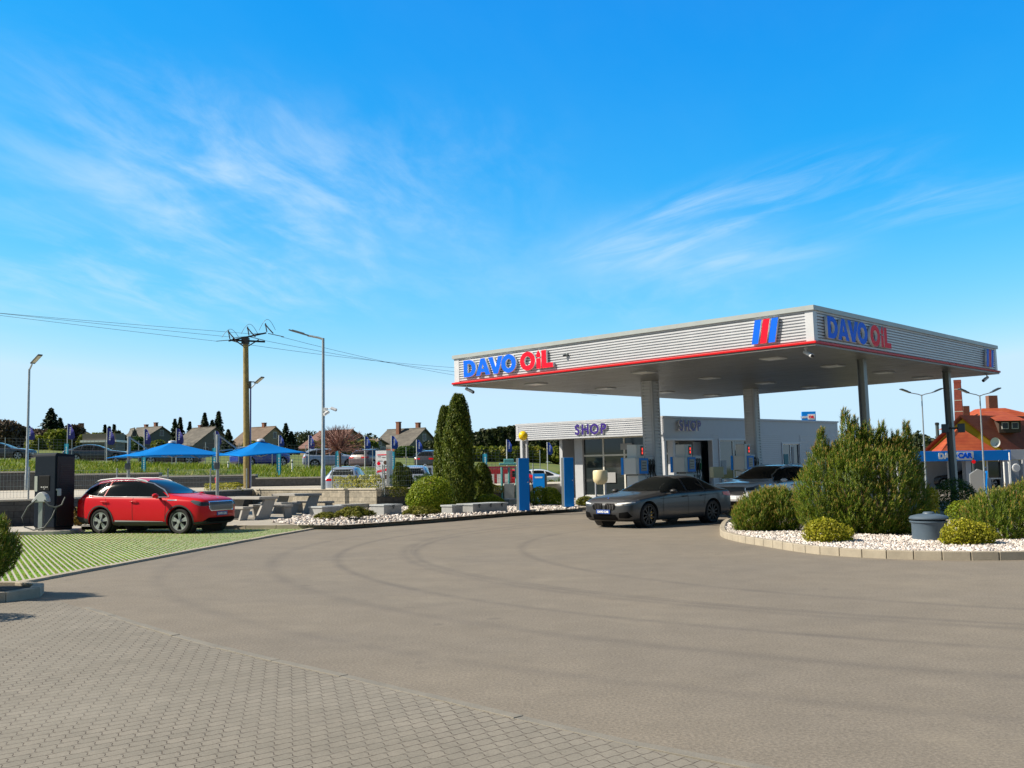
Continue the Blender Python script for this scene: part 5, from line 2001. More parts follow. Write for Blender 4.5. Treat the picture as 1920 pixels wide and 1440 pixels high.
for k, u in enumerate((-0.95, 0.1, 1.1)):
    bx_, by_, bz_ = lean + 0.1 + u * 0.86, u * 0.47, H + 0.30 + u * 0.24
    mb = MB()
    mb.tube([(bx_ - 0.02, by_, bz_), (bx_ - 0.10, by_, bz_ + 0.42)], 0.03, 8)
    mb.tube([(bx_ - 0.10, by_, bz_ + 0.42), (bx_ + 0.10, by_ - 0.1, bz_ + 0.18), (bx_ + 0.35, by_ - 0.1, bz_ - 0.1)], 0.032, 8)
    mb.lathe([(0.02, 0), (0.05, 0.02), (0.02, 0.04), (0.05, 0.06), (0.02, 0.08), (0.045, 0.1), (0.015, 0.13)], c=(bx_ - 0.10, by_, bz_ + 0.36), seg=10)
    mb.build('insulator', M('insulator_brown', (0.05, 0.035, 0.03), 0.3), t, smooth=40)
    mb = MB()
    arcp = [(bx_ - 0.45 + 0.9 * f, by_, bz_ + 0.10 + 0.50 * sin(pi * f) * (0.9 + 0.15 * k)) for f in np.linspace(0, 1, 10)]
    mb.tube(arcp, 0.011, 6)
    mb.build('jumper_wire', m_black, t, smooth=60)
    mb = MB()
    mb.tube([(bx_ + 0.05, by_, bz_ - 0.08), (bx_ + 0.75 + 0.1 * k, by_ - 0.15, bz_ - 0.30)], 0.022, 6)
    mb.tube([(bx_ - 0.05, by_, bz_ - 0.05), (bx_ - 0.75, by_, bz_ - 0.10)], 0.02, 6)
    mb.build('strain_insulator', m_black, t)
    inspts.append((pb.x + bx_, 55 + by_, 0.95 + bz_))
mb = MB(); mb.box((0.17, -0.1, H * 0.70), (0.1, 0.12, 0.4)); mb.tube([(0.1, -0.1, H * .72), (0.4, -0.1, H * .72)], 0.03, 6)
mb.build('cable_clamp', m_black, t)
mb = MB(); mb.tube([(0.18, -0.06, 0), (0.17, -0.06, H * 0.7)], 0.03, 6); mb.build('cable_conduit', m_purple, t)
for k, (yl, yr) in enumerate(((576, 682), (584, 690), (598, 697))):
    a = AT(-700, yl - 75, 46)
    b = Vector(inspts[k])
    pts = []
    for f in np.linspace(0, 1, 9):
        p = a.lerp(b + Vector((-0.75, 0, -0.1)), f); p.z -= 0.25 * 4 * f * (1 - f) * 0.3
        pts.append(p)
    tag(MB().tube(pts, 0.009, 5).build('overhead_wire', m_dsteel, None, smooth=60), 'thin dark overhead wire running left from the wooden pole', 'wire', 'overhead wires left of the pole')
    c = AT(862, yr + 8, 75)
    e = AT(1120, yr + 45, 92)
    st = b + Vector((0.8, -0.15, -0.3))
    pts = [st.lerp(c, f) - Vector((0, 0, 0.35 * 4 * f * (1 - f) * 0.4)) for f in np.linspace(0, 1, 9)] + [c.lerp(e, f) for f in (0.5, 1)]
    tag(MB().tube(pts, 0.010, 5).build('overhead_wire', m_dsteel, None, smooth=60), 'thin dark overhead wire running from the wooden pole behind the canopy', 'wire', 'overhead wires right of the pole')

# ------------------------------------------------------------------ blue parasols
m_para = M('parasol_fabric', (0.0, 0.165, 0.54), 0.9, var=0.06, scale=2, spec=0.1)


def parasol(apex_px, apex_py, Y, half, drop, rot, pole_px, label, tilt=(0, 0)):
    a = AT(apex_px, apex_py, Y)
    pp = AT(pole_px, 870, Y - 0.2)
    t = thing('cantilever_parasol', label, 'parasol', (pp.x, pp.y, TZ - 0.02), 0, 'big blue cantilever parasols')
    ox, oy, oz = a.x - pp.x, a.y - pp.y, a.z - (TZ - 0.02)
    n = 12
    V, Fq = [], []
    cs = [Matrix.Rotation(rot, 3, 'Z') @ Vector((sx * half, sy * half, 0)) for sx, sy in ((-1, -1), (1, -1), (1, 1), (-1, 1))]
    for c in cs: c.z = -drop + c.x * tilt[0] + c.y * tilt[1]
    mb = MB()
    apex = Vector((ox, oy, oz))
    for k in range(4):
        c0, c1 = cs[k], cs[(k + 1) % 4]
        grid = []
        m_ = 8
        for i in range(m_ + 1):
            f = i / m_
            row = []
            for j in range(m_ + 1):
                g = j / m_
                p = apex + c0.lerp(c1, g) * f
                p.z += -0.05 * sin(pi * f) - 0.06 * sin(pi * g) * f * f * -1 * 0.6
                row.append(p)
            grid.append(row)
        vs = [p for r in grid for p in r]
        fs = [(i * (m_ + 1) + j, i * (m_ + 1) + j + 1, (i + 1) * (m_ + 1) + j + 1, (i + 1) * (m_ + 1) + j) for i in range(m_) for j in range(m_)]
        mb.add(vs, fs)
    cano = mb.build('canopy', m_para, t, smooth=25)
    so = cano.modifiers.new('solid', 'SOLIDIFY'); so.thickness = 0.012; so.offset = -1
    MB().lathe([(0.16, 0), (0.14, 0.07), (0.05, 0.10), (0, 0.1)], c=tuple(apex - Vector((0, 0, 0.03))), seg=16).build('cap', m_silver, cano, smooth=50)
    for c in cs:
        p1 = apex + c * 0.985 - Vector((0, 0, 0.04))
        MB().tube([apex - Vector((0, 0, 0.12)), apex + c * 0.5 - Vector((0, 0, 0.12)), p1], 0.016, 6).build('rib', m_dsteel, t)
        MB().tube([apex - Vector((0, 0, 0.62)), apex + c * 0.45 - Vector((0, 0, 0.12))], 0.013, 6).build('strut', m_steel, t)
    H = oz + 0.25
    MB().tube([(0, 0, 0), (0, 0, H)], 0.065, 12).build('pole', m_steel, t, smooth=60)
    MB().box((0, -0.09, H * 0.62), (0.2, 0.16, 0.26)).build('crank_box', m_dsteel, t, bevel=0.03)
    MB().tube([(0, 0, H - 0.02), (ox * 0.45, oy * 0.45, oz - 0.30), (ox, oy, oz - 0.14)], 0.03, 8).build('arm', m_steel, t)
    MB().tube([(0, 0, H * 0.80), (ox * 0.35, oy * 0.35, oz - 0.32)], 0.025, 8).build('brace', m_steel, t)
    mb = MB()
    mb.box((0, 0, 0.05), (0.9, 0.9, 0.1)); mb.box((0, 0, 0.13), (0.3, 0.3, 0.06))
    mb.build('base_slab', m_conc2, t, bevel=0.01)
    return t


parasol(323, 829, 41.5, 1.98, 0.60, radians(40), 241, 'blue square parasol above the red car, left of its twin')
parasol(489, 826, 39.0, 1.36, 0.53, radians(38), 408, 'blue square parasol over the picnic tables, slightly tipped', tilt=(0.02, 0.05))


# ------------------------------------------------------------------ concrete picnic furniture
def slab_bench(t, L, D, h, th, leg_w, lean, table=False, two=False):
    top = MB().box((0, 0, h - th / 2), (L, D, th)).build('table_top' if table else 'seat', m_slab, t, bevel=0.012)
    if not table:
        pass
    for s in (-1, 1):
        mb = MB()
        x = s * (L / 2 - leg_w / 2 - 0.02)
        dx = lean
        q = [(x - leg_w / 2 + 0, 0), (x + leg_w / 2, 0), (x + leg_w / 2 - dx, h - th - 0.002), (x - leg_w / 2 - dx, h - th - 0.002)]
        mb.ext(q, 'y', -D / 2 + 0.03, D / 2 - 0.03)
        mb.build('leg', m_slab, t, bevel=0.012)


def picnic(px, py, rz, L, label_t, labels_b, sc=1.0, sides=(1, -1)):
    p = G(px, py, TZ)
    t = thing('picnic_table', label_t, 'table', (p.x, p.y, TZ - 0.008), rz, 'concrete picnic tables')
    slab_bench(t, L, 0.80, 0.78, 0.09, 0.11, 0.0, True)
    # inclined slab legs of the table
    for ch in list(t.children):
        if ch.name.startswith('leg'): bpy.data.objects.remove(ch)
    for s in (-1, 1):
        mb = MB()
        x = s * (L / 2 - 0.14)
        q = [(-0.46, 0.0), (0.10, 0.0), (0.36, 0.688), (-0.10, 0.688)] if s > 0 else [(-0.46, 0.0), (0.10, 0.0), (0.36, 0.688), (-0.10, 0.688)]
        mb.ext([(a, b) for a, b in q], 'x', x - 0.06, x + 0.06)
        mb.build('leg', m_slab, t, bevel=0.012)
    for sd, lb in zip(sides, labels_b):
        d = Vector((-sin(rz), cos(rz))) * sd * 0.86
        b = thing('picnic_bench', lb, 'bench', (p.x + d.x, p.y + d.y, TZ - 0.008), rz, 'concrete picnic benches')
        MB().box((0, 0, 0.42), (L, 0.40, 0.08)).build('seat', m_slab, b, bevel=0.012)
        for s in (-1, 1):
            mb = MB()
            x = s * (L / 2 - 0.14)
            o = 0.10 * sd
            mb.ext([(-0.17 + o, 0), (0.13 + o, 0), (0.17, 0.378), (-0.15, 0.378)], 'x', x - 0.055, x + 0.055)
            mb.build('leg', m_slab, b, bevel=0.012)


picnic(470, 972, radians(-40), 2.1, 'concrete picnic table nearest the front of the red car', ['bench on the far side of the table nearest the red car', 'front bench beside the bumper of the red car'])
picnic(556, 962, radians(-38), 2.1, 'concrete picnic table beside the tan stone wall', ['bench between the stone wall and its table', 'bench on the near side of the table by the stone wall'])
picnic(428, 946, radians(-38), 2.1, 'rearmost concrete picnic table under the right blue parasol', ['bench behind the rearmost picnic table', 'bench in front of the rearmost picnic table'])

# ------------------------------------------------------------------ low concrete planting blocks
def lid_block(px, py, L, D, h, rz, label, bolts=0):
    p = G(px, py, TZ)
    t = thing('concrete_block', label, 'concrete block', (p.x, p.y, TZ - 0.005), rz, 'grey concrete blocks with flat lids')
    MB().box((0, 0, (h - 0.06) / 2), (L, D, h - 0.06)).build('body', m_conc2, t, bevel=0.01)
    MB().box((0, 0, h - 0.027), (L + 0.06, D + 0.06, 0.06)).build('lid', M('lid_concrete', (0.36, 0.385, 0.40), 0.75, var=0.12, scale=4), t, bevel=0.008)
    if bolts:
        mb = MB()
        for k in range(bolts):
            x = -L / 2 + L * (k + 0.5) / bolts
            mb.box((x, -D / 2 - 0.032, h - 0.05), (0.09, 0.03, 0.07)); mb.box((x, -D / 2 - 0.035, h - 0.10), (0.035, 0.02, 0.1))
        mb.build('lid_clamp', m_dsteel, t)
    return t


lid_block(612, 967, 0.95, 0.75, 0.36, radians(48), 'grey concrete block beside the picnic tables, leftmost in the gravel')
lid_block(724, 966, 0.85, 0.75, 0.40, radians(48), 'grey concrete block between the two spreading junipers', 1)
lid_block(905, 961, 1.85, 0.8, 0.36, radians(48), 'long grey concrete block along the kerb below the thujas', 3)
lid_block(848, 964, 0.55, 0.55, 0.34, radians(48), 'small grey concrete block at the end of the long one')
lid_block(954, 948, 0.6, 0.6, 0.3, radians(48), 'small grey concrete block behind the blue service post')
p0, p1 = G(640, 955, TZ), G(780, 948, TZ)
mb = MB(); mb.prism([xy(p0), xy(p1), (p1.x - .4, p1.y + .6), (p0.x - .4, p0.y + .6)], TZ - 0.02, TZ + 0.2)
structure(mb.build('raised_path', m_conc2, bevel=0.01))

# ------------------------------------------------------------------ charging station
p = G(92, 994, 0.12)
mb = MB()
plat = smooth_path([xy(G(-40, 1008)), xy(G(40, 1004.5)), xy(G(110, 1003)), xy(G(140, 1001)), xy(G(153, 996)), xy(G(148, 992))], 5)
mb.prism(plat + [(-14.2, 33.2), (-16.2, 33.4), (-22, 30.9)], -0.05, 0.12)
structure(mb.build('charger_plinth', M('plinth_concrete', (0.44, 0.41, 0.36), 0.85, var=0.15, scale=4, bump=0.2), bevel=0.02))
m_anth = M('anthracite', (0.005, 0.011, 0.022), 0.55, var=0.06, spec=0.12)
m_anth2 = M('anthracite_side', (0.007, 0.007, 0.010), 0.5)
ch = thing('charging_station', 'tall anthracite electric car charging station with a looped cable', 'charging station', (p.x - 0.02, p.y + 0.35, 0.12), radians(-25))
CHH, CHW, CHD = 2.30, 0.86, 0.72
mb = MB()
prof = [(-CHD / 2, 0.08)] + [(-CHD / 2, CHH - 0.10)] + [(-CHD / 2 + 0.10 * (1 - cos(radians(a))), CHH - 0.10 + 0.10 * sin(radians(a))) for a in (30, 60, 90)] + [(CHD / 2, CHH - 0.06), (CHD / 2, 0.08)]
mb.ext(prof, 'x', -CHW / 2, CHW / 2)
cab = mb.build('cabinet', m_anth, ch, bevel=0.02)
MB().box((0, 0, 0.04), (CHW - 0.06, CHD - 0.06, 0.08)).build('foot', m_black, ch)
MB().box((CHW / 2 + 0.006, 0.02, CHH / 2), (0.02, CHD - 0.08, CHH - 0.22)).build('side_panel', m_anth2, cab, bevel=0.006)
mb = MB()
for k in range(18): mb.box((CHW / 2 + 0.02, 0.05, 1.0 + k * 0.055), (0.012, CHD - 0.22, 0.022))
mb.build('vent_slats', m_black, cab)
sc_ = MB().box((-0.02, -CHD / 2 - 0.006, 1.40), (0.46, 0.02, 0.44)).build('screen', M('screen_black', (.006, .006, .007), .5, spec=.2), ch, bevel=0.006)
mb = MB()
for k in range(4): mb.lathe([(0.018, 0), (0, 0.004)], c=(-0.12 + k * 0.08, -CHD / 2 - 0.019, 1.28), axis='y', seg=10)
mb.lathe([(0.02, 0), (0, 0.004)], c=(-0.0, -CHD / 2 - 0.019, 1.225), axis='y', seg=3)
mb.build('screen_icons', m_white, sc_)
MB().box((-0.36, -CHD / 2 - 0.005, 1.38), (0.12, 0.016, 0.46)).build('info_plate', M('info_plate', (0.30, 0.33, 0.31), .5), ch)
mb = MB(); mb.box((CHW / 2 - 0.02, -0.22, 1.12), (0.12, 0.14, 0.22)); mb.box((CHW / 2 - .0, -0.30, 1.2), (0.07, 0.05, 0.06))
mb.build('plug_holder', m_silver2, ch, bevel=0.02)
# cable stand in front
cs_ = thing('cable_stand', 'slim grey cable stand with a rounded hood before the charging station', 'cable stand', (p.x - 0.10, p.y - 0.30, 0.12), radians(-10))
MB().box((0, 0, 0.42), (0.14, 0.12, 0.84)).build('post', m_steel, cs_, bevel=0.01)
mb = MB()
prof = [(-0.30, 0.0), (0.24, 0.0)] + [(0.24 - 0.27 * (1 - cos(radians(a))) * 0.9, 0.30 * sin(radians(a))) for a in (25, 50, 75, 90)] + [(-0.08, 0.26)]
mb.ext([(a, b + 0.84) for a, b in prof], 'y', -0.10, 0.10)
mb.build('hood', M('hood_grey', (0.50, 0.52, 0.54), .4), cs_, bevel=0.025)
MB().tube([(-0.1, -0.10, 0.92), (-0.36, -0.12, 0.72), (-0.55, -0.12, 0.40), (-0.46, -0.12, 0.12), (-0.15, -0.13, 0.03), (0.2, -0.13, 0.10), (0.42, -0.10, 0.4), (0.48, 0.02, 0.75)], 0.021, 8).build('cable', M('cable_grey', (0.09, 0.10, 0.105), .5), cs_, smooth=60)
MB().tube([(0.16, -0.11, 0.9), (0.32, -0.12, 0.74), (0.52, -0.08, 0.68), (0.66, 0.0, 0.76), (0.72, 0.06, 0.98)], 0.021, 8).build('cable', M('cable_grey', (0, 0, 0)), cs_, smooth=60)
tag(MB().tube([(p.x + .42, p.y + .5, 0.95), (p.x + .62, p.y + .5, .60), (p.x + .9, p.y + .6, .55), (-12.95, 31.3, .78)], 0.02, 8).build('charging_cable', m_rubber, None, smooth=60),
    'thick black charging cable running from the charging station to the red car', 'cable')
# totem with price and coffee advertising
pt = AT(723, 880, 55)
t = thing('advertising_totem', 'white advertising totem with red headline and coffee pictures', 'totem', (pt.x, 55, 0.4), radians(-12))
zt_ = AT(723, 845, 55).z - 0.4
MB().box((0.20, 0.06, zt_ / 2), (0.18, 0.5, zt_)).build('side_column', m_steel, t)
pn = MB().box((-0.12, -0.08, zt_ / 2 + 0.1), (0.78, 0.12, zt_ - 0.2)).build('panel', M('panel_white', (.78, .80, .82), .35), t, bevel=0.01)
y_ = -0.146
mb = MB(); mb.box((-0.12, y_, zt_ - 0.22), (0.58, 0.008, 0.05))
mb.add([(-0.44, y_, 1.28), (0.20, y_, 1.40), (0.20, y_, 1.53), (-0.44, y_, 1.40)], [(0, 1, 2, 3)])
mb.lathe([(0.10, 0), (0, 0.006)], c=(-0.34, y_, 1.78), axis='y', seg=14)
mb.build('red_print', m_signred, pn)
mb = MB()
for x, z, w in ((-.3, zt_ - .32, .16), (-.05, zt_ - .36, .2), (-.25, zt_ - .55, .26), (-.3, 1.62, .12), (.02, 1.60, .2), (0.0, 1.24, .2)): mb.box((x, y_, z), (w, 0.006, 0.025))
mb.lathe([(0.11, 0), (0, 0.006)], c=(0.04, y_, 1.82), axis='y', seg=14); mb.lathe([(0.12, 0), (0, 0.006)], c=(0.06, y_, 1.05), axis='y', seg=14)
mb.build('dark_print', M('coffee_brown', (.09, .04, .02), .5), pn)
mb = MB(); mb.lathe([(0.12, 0), (0, 0.006)], c=(-.30, y_, 1.02), axis='y', seg=14)
mb.build('violet_print', M('violet', (.2, .16, .45), .5), pn)
q = AT(805, 890, 57)
t = thing('ticket_machine', 'small pale ticket machine on a post beside the thujas', 'ticket machine', (q.x, q.y, 0.4))
MB().box((0, 0, .55), (.16, .16, 1.1)).build('post', m_silver2, t); MB().box((0, 0, 1.35), (.38, .3, .55)).build('head', m_silver, t, bevel=.02)
MB().box((0, -.156, 1.36), (.2, .01, .3)).build('screen', m_black, t)
# gantry lamp with orange beacon
q = AT(884, 900, 52)
t = thing('beacon_post', 'dark hooked post with an orange beacon beside the thujas', 'beacon', (q.x, q.y, 0.1))
hz0 = AT(884, 800, 52).z - 0.1
MB().tube([(0, 0, 0), (0, 0, hz0 - .2), (-.05, 0, hz0), (-.28, 0, hz0 + .03)], .06, 10).build('post', m_dsteel, t, smooth=60)
MB().box((-.15, 0, hz0 - .55), (.3, .05, .05)).build('bracket', m_dsteel, t)
MB().tube([(-.16, 0, hz0), (-.16, 0, hz0 + .45)], .04, 8).build('stem', m_steel, t)
MB().lathe([(.08, 0), (.15, .04), (.15, .14), (.08, .20), (0, .22)], c=(-.16, 0, hz0 + .42), seg=16).build('beacon', M('orange_lens', (.75, .22, .0), .3), t, smooth=50)
# teal air station frame near the thujas
q = AT(955, 925, 50)
t = thing('vacuum_station', 'pale teal vacuum station frame left of the blue service post', 'vacuum station', (q.x, q.y, 0.1))
m_teal = M('teal_paint', (0.10, 0.34, 0.36), .45)
for x in (-.35, .0, .35): MB().tube([(x, 0, 0), (x, 0, 1.75)], .06, 10).build('post', m_teal, t, smooth=60)
mb = MB(); mb.box((0, 0, 1.9), (.95, .5, .12)); mb.box((0, 0, 2.05), (.5, .4, .2)); mb.build('hood', m_teal, t, bevel=.03)
MB().box((0, 0, .55), (.5, .3, .8)).build('cabinet', m_steel, t, bevel=.02)
q = AT(935, 930, 60)
t = thing('small_kiosk', 'small red kiosk with white window frames behind the dark thujas', 'kiosk', (q.x, q.y, 0.1), .1)
MB().box((0, 0, .85), (1.5, 1.4, 1.7)).build('wall', M('kiosk_red', (.42, .01, .025), .5), t)
MB().box((0, 0, .3), (1.54, 1.44, .6)).build('plinth', m_conc2, t)
MB().box((0, 0, 1.78), (1.9, 1.7, .13)).build('roof', M('kiosk_roof', (.32, .02, .06), .5), t)
for x in (-.45, .0, .45): MB().box((x, -.71, 1.05), (.28, .04, .7)).build('window', m_white, t)
# hydrant beside the pole
q = G(470, 914, 0.95)
t = thing('fire_hydrant', 'small red hydrant post at the foot of the wooden pole', 'hydrant', (q.x + .1, 52.5, .95))
MB().lathe([(.10, 0), (.10, .5), (.13, .52), (.13, .58), (.07, .66), (0, .68)], seg=14).build('body', m_red, t, smooth=50)
MB().lathe([(.13, 0), (.13, .1), (.10, .1)], seg=14).build('foot', M('yellow_paint', (.7, .4, .05), .5), t, smooth=50)


# ------------------------------------------------------------------ flags
m_flag = M('flag_blue', (0.012, 0.055, 0.42), 0.7)
m_flagp = M('flag_violet', (0.05, 0.05, 0.34), 0.7)
m_tealflag = M('banner_teal', (0.02, 0.33, 0.50), 0.7)


def beach_flag(px, top, bot, Y, label, wpx, mat, foot=None):
    a, b = AT(px, top, Y), AT(px, bot, Y)
    zf = terr_z(a.x, Y) if foot is None else foot
    t = thing('feather_flag', label, 'flag', (a.x, Y, zf), 0, 'blue feather flags along the street')
    H = a.z - zf
    MB().tube([(0, 0, 0), (0, 0, H)], 0.035, 8).build('pole', m_silver, t, smooth=60)
    h = a.z - b.z
    w = wpx / F * Y
    mb = MB()
    n = 10
    vs = []
    for k in range(n + 1):
        f = k / n
        ww = w * (0.35 + 0.65 * min(1, f * 2.2)) * (1 if f < .86 else 1 - (f - .86) * 2.2)
        for j in range(4):
            g = j / 3
            vs.append((0.03 + ww * g, 0.10 * sin(3 * g + f * 5) * g, H - h * f - 0.12 * g * w))
    fs = [(k * 4 + j, k * 4 + j + 1, (k + 1) * 4 + j + 1, (k + 1) * 4 + j) for k in range(n) for j in range(3)]
    mb.add(vs, fs)
    fl = mb.build('flag', mat, t, smooth=60)
    mb = MB()
    for k in range(5): mb.box((0.03 + w * .42, -0.10 + 0.10 * sin(1.2 + (.25 + k * .11) * 5) * .42, H - h * (.28 + k * .11)), (w * .22, .01, h * .06), ry=.25)
    mb.build('pale_print', m_white, fl)
    return t


ords = ['far left behind the thin lamp', 'left of the hipped roof house', 'before the cypress trees', 'before the cream gabled house', 'above the left parasol', 'above the joint of the parasols', 'above the right parasol tip',
        'left of the tall lamp post', 'left of the white totem', 'above the white totem', 'before the dark roofed house', 'right of the orange beacon', 'seen through the shop porch', 'beside the shop window corner']
for (px, tp, bt, w, m), o_ in zip(((51, 797, 824, 12, m_flagp), (127, 794, 823, 11, m_flagp), (201, 802, 833, 12, m_flagp), (271, 804, 832, 10, m_flagp), (331, 803, 832, 11, m_flagp), (404, 808, 834, 9, m_flagp), (523, 816, 836, 8, m_flag),
                                   (579, 816, 841, 9, m_flag), (684, 818, 841, 9, m_flag), (734, 817, 841, 10, m_flag), (781, 824, 847, 9, m_flag), (950, 824, 847, 8, m_flag), (1026, 829, 852, 8, m_flag), (1061, 829, 852, 8, m_flag)), ords):
    beach_flag(px, tp, bt, 74.5, ('violet' if m is m_flagp else 'blue') + ' feather flag ' + o_, w * 1.15, m)


def banner(px, top, bot, Y, label):
    a, b = AT(px, top, Y), AT(px, bot, Y)
    t = thing('hanging_banner', label, 'banner', (a.x, Y, b.z - 0.9), 0, 'teal hanging banners')
    MB().tube([(0, 0.06, 0), (0, 0.06, a.z - b.z + 0.95)], 0.03, 8).build('post', m_silver2, t)
    mb = MB()
    h, w = a.z - b.z, 0.30
    pr = []
    for k in range(7): pr.append((-w / 2 + w * k / 6, 0.04 * sin(k)))
    vs, fs = [], []
    for i, z in enumerate((0.9, 0.9 + h * .33, 0.9 + h * .66, 0.9 + h)):
        vs += [(x, y * (1 - .3 * i) - 0.03, z) for x, y in pr]
    fs = [(i * 7 + k, i * 7 + k + 1, (i + 1) * 7 + k + 1, (i + 1) * 7 + k) for i in range(3) for k in range(6)]
    mb.add(vs, fs)
    bn = mb.build('cloth', m_tealflag, t, smooth=60)
    mb = MB()
    for k in range(5): mb.box((0.02, -0.09, 0.9 + h * (.25 + .12 * k)), (0.08, 0.01, h * .07))
    mb.build('pale_print', m_white, bn)


for px, tp, bt, o_ in ((125, 832, 858, 'behind the charging station'), (270, 855, 887, 'below the left parasol edge'), (402, 840, 881, 'between the two parasols'), (523, 848, 891, 'below the right parasol'),
                       (633, 845, 886, 'beside the globe tree trunk'), (736, 847, 880, 'right of the white totem'), (909, 851, 877, 'right of the tall thujas'), (1060, 850, 872, 'above the plain blue post')):
    banner(px, tp, bt, 66.5, 'teal hanging banner ' + o_)
for px, top, bot, o_ in ((428, 865, 880, 'between the parasols'), (548, 861, 884, 'behind the right parasol')):
    a, b = AT(px, top, 71), AT(px, bot, 71)
    t = thing('marker_post', 'short white marker post on the bank ' + o_, 'marker post', (a.x, 71, b.z), 0, 'white marker posts')
    MB().tube([(0, 0, -.2), (0, 0, a.z - b.z)], .055, 8).build('post', m_white, t, smooth=60)
    MB().tube([(0, 0, (a.z - b.z) * .7), (0, 0, (a.z - b.z) * .82)], .058, 8).build('band', m_black, t)

# ------------------------------------------------------------------ vegetation
def lobe_points(lobes, n, r0=0.86, r1=1.03, zmin=0.02, inside=0.84):
    """points and outward normals on the skin of a union of ellipsoids (cx, cy, cz, rx, ry, rz)"""
    L = np.array(lobes, float)
    area = (L[:, 3] * L[:, 4] + L[:, 3] * L[:, 5] + L[:, 4] * L[:, 5])
    P, N = [], []
    need = n
    for _ in range(12):
        k = RNG.choice(len(L), size=need * 2, p=area / area.sum())
        d = RNG.normal(size=(need * 2, 3))
        d /= np.linalg.norm(d, axis=1)[:, None]
        r = RNG.uniform(r0, r1, need * 2)[:, None]
        p = L[k, :3] + d * L[k, 3:] * r
        nn = d / L[k, 3:]
        nn /= np.linalg.norm(nn, axis=1)[:, None]
        ok = p[:, 2] > zmin
        for j in range(len(L)):
            q = ((p - L[j, :3]) / L[j, 3:])
            ok &= (k == j) | ((q * q).sum(1) > inside ** 2)
        P.append(p[ok]); N.append(nn[ok])
        need = n - sum(len(a) for a in P)
        if need <= 0: break
    return np.concatenate(P)[:n], np.concatenate(N)[:n]


def unit(v): return v / (np.linalg.norm(v, axis=-1, keepdims=True) + 1e-9)


def leaf_mesh(name, P, N, size, aspect, mat, parent, up=0.0, jitter=0.8, along=None):
    """one bent diamond per leaf"""
    n = len(P)
    nn = unit(N + RNG.normal(0, jitter, (n, 3)))
    ax = RNG.normal(size=(n, 3)) if along is None else along + RNG.normal(0, 0.35, (n, 3))
    ax[:, 2] += up
    ax = unit(ax - nn * (ax * nn).sum(1)[:, None])
    bx = np.cross(nn, ax)
    s = size * RNG.uniform(0.6, 1.35, (n, 1))
    V = np.empty((n, 4, 3))
    V[:, 0] = P - ax * s * 0.5
    V[:, 1] = P + bx * s * aspect * 0.5 + nn * s * 0.08
    V[:, 2] = P + ax * s * 0.5
    V[:, 3] = P - bx * s * aspect * 0.5 + nn * s * 0.08
    return np_mesh(name, V.reshape(-1, 3), np.arange(n * 4).reshape(n, 4), mat, parent)


m_bark = M('bark', (0.085, 0.058, 0.038), 0.9, bump=0.5, bscale=20)
m_needle = LEAF('pine_needle', (0.060, 0.120, 0.010), (0.150, 0.220, 0.018), (0.28, 0.31, 0.035), trans=0.25)
m_candle = LEAF('pine_candle', (0.24, 0.12, 0.035), (0.34, 0.21, 0.055), (0.30, 0.27, 0.06), trans=0.1)


def pine_shoots(name, P, N, mats, parent, L=0.20, nn=15, nl=0.085, w=0.011, candle=0.75, upw=0.85, outw=0.5):
    n = len(P)
    ax = unit(N * outw + np.array([0, 0, upw]) + RNG.normal(0, 0.16, (n, 3)))
    e1 = unit(np.cross(ax, np.array([0.31, 0.77, 0.2])))
    e2 = np.cross(ax, e1)
    ln = L * RNG.uniform(0.7, 1.25, (n, 1))
    V, mi = [], []
    for k in range(nn):
        t = (k + RNG.uniform(0, 1, (n, 1))) / nn
        a = k * 2.4 + RNG.uniform(0, 0.8, (n, 1))
        rad = e1 * np.cos(a) + e2 * np.sin(a)
        b = P + ax * ln * (t - 0.55)
        d = unit(ax * (0.55 + 0.5 * t) + rad * (0.95 - 0.35 * t))
        tip = b + d * nl * RNG.uniform(0.75, 1.2, (n, 1))
        sd = unit(np.cross(d, rad + ax * 0.3)) * w * 0.5
        V.append(np.stack([b - sd, b + sd, tip], 1)); mi.append(np.zeros(n, int))
    has = RNG.uniform(0, 1, n) < candle
    m = has.sum()
    if m:
        b = (P + ax * ln * 0.42)[has]; A = ax[has]; E1 = e1[has]; E2 = e2[has]
        cl = RNG.uniform(0.04, 0.10, (m, 1)); cr = 0.010
        tip = b + A * cl
        ring = [b + (E1 * cos(q) + E2 * sin(q)) * cr for q in (0, 2.09, 4.19)]
        for q in range(3):
            V.append(np.stack([ring[q], ring[(q + 1) % 3], tip], 1)); mi.append(np.ones(m, int))
    V = np.concatenate(V)
    return np_mesh(name, V.reshape(-1, 3), np.arange(len(V) * 3).reshape(-1, 3), mats, parent, mi=np.concatenate(mi))


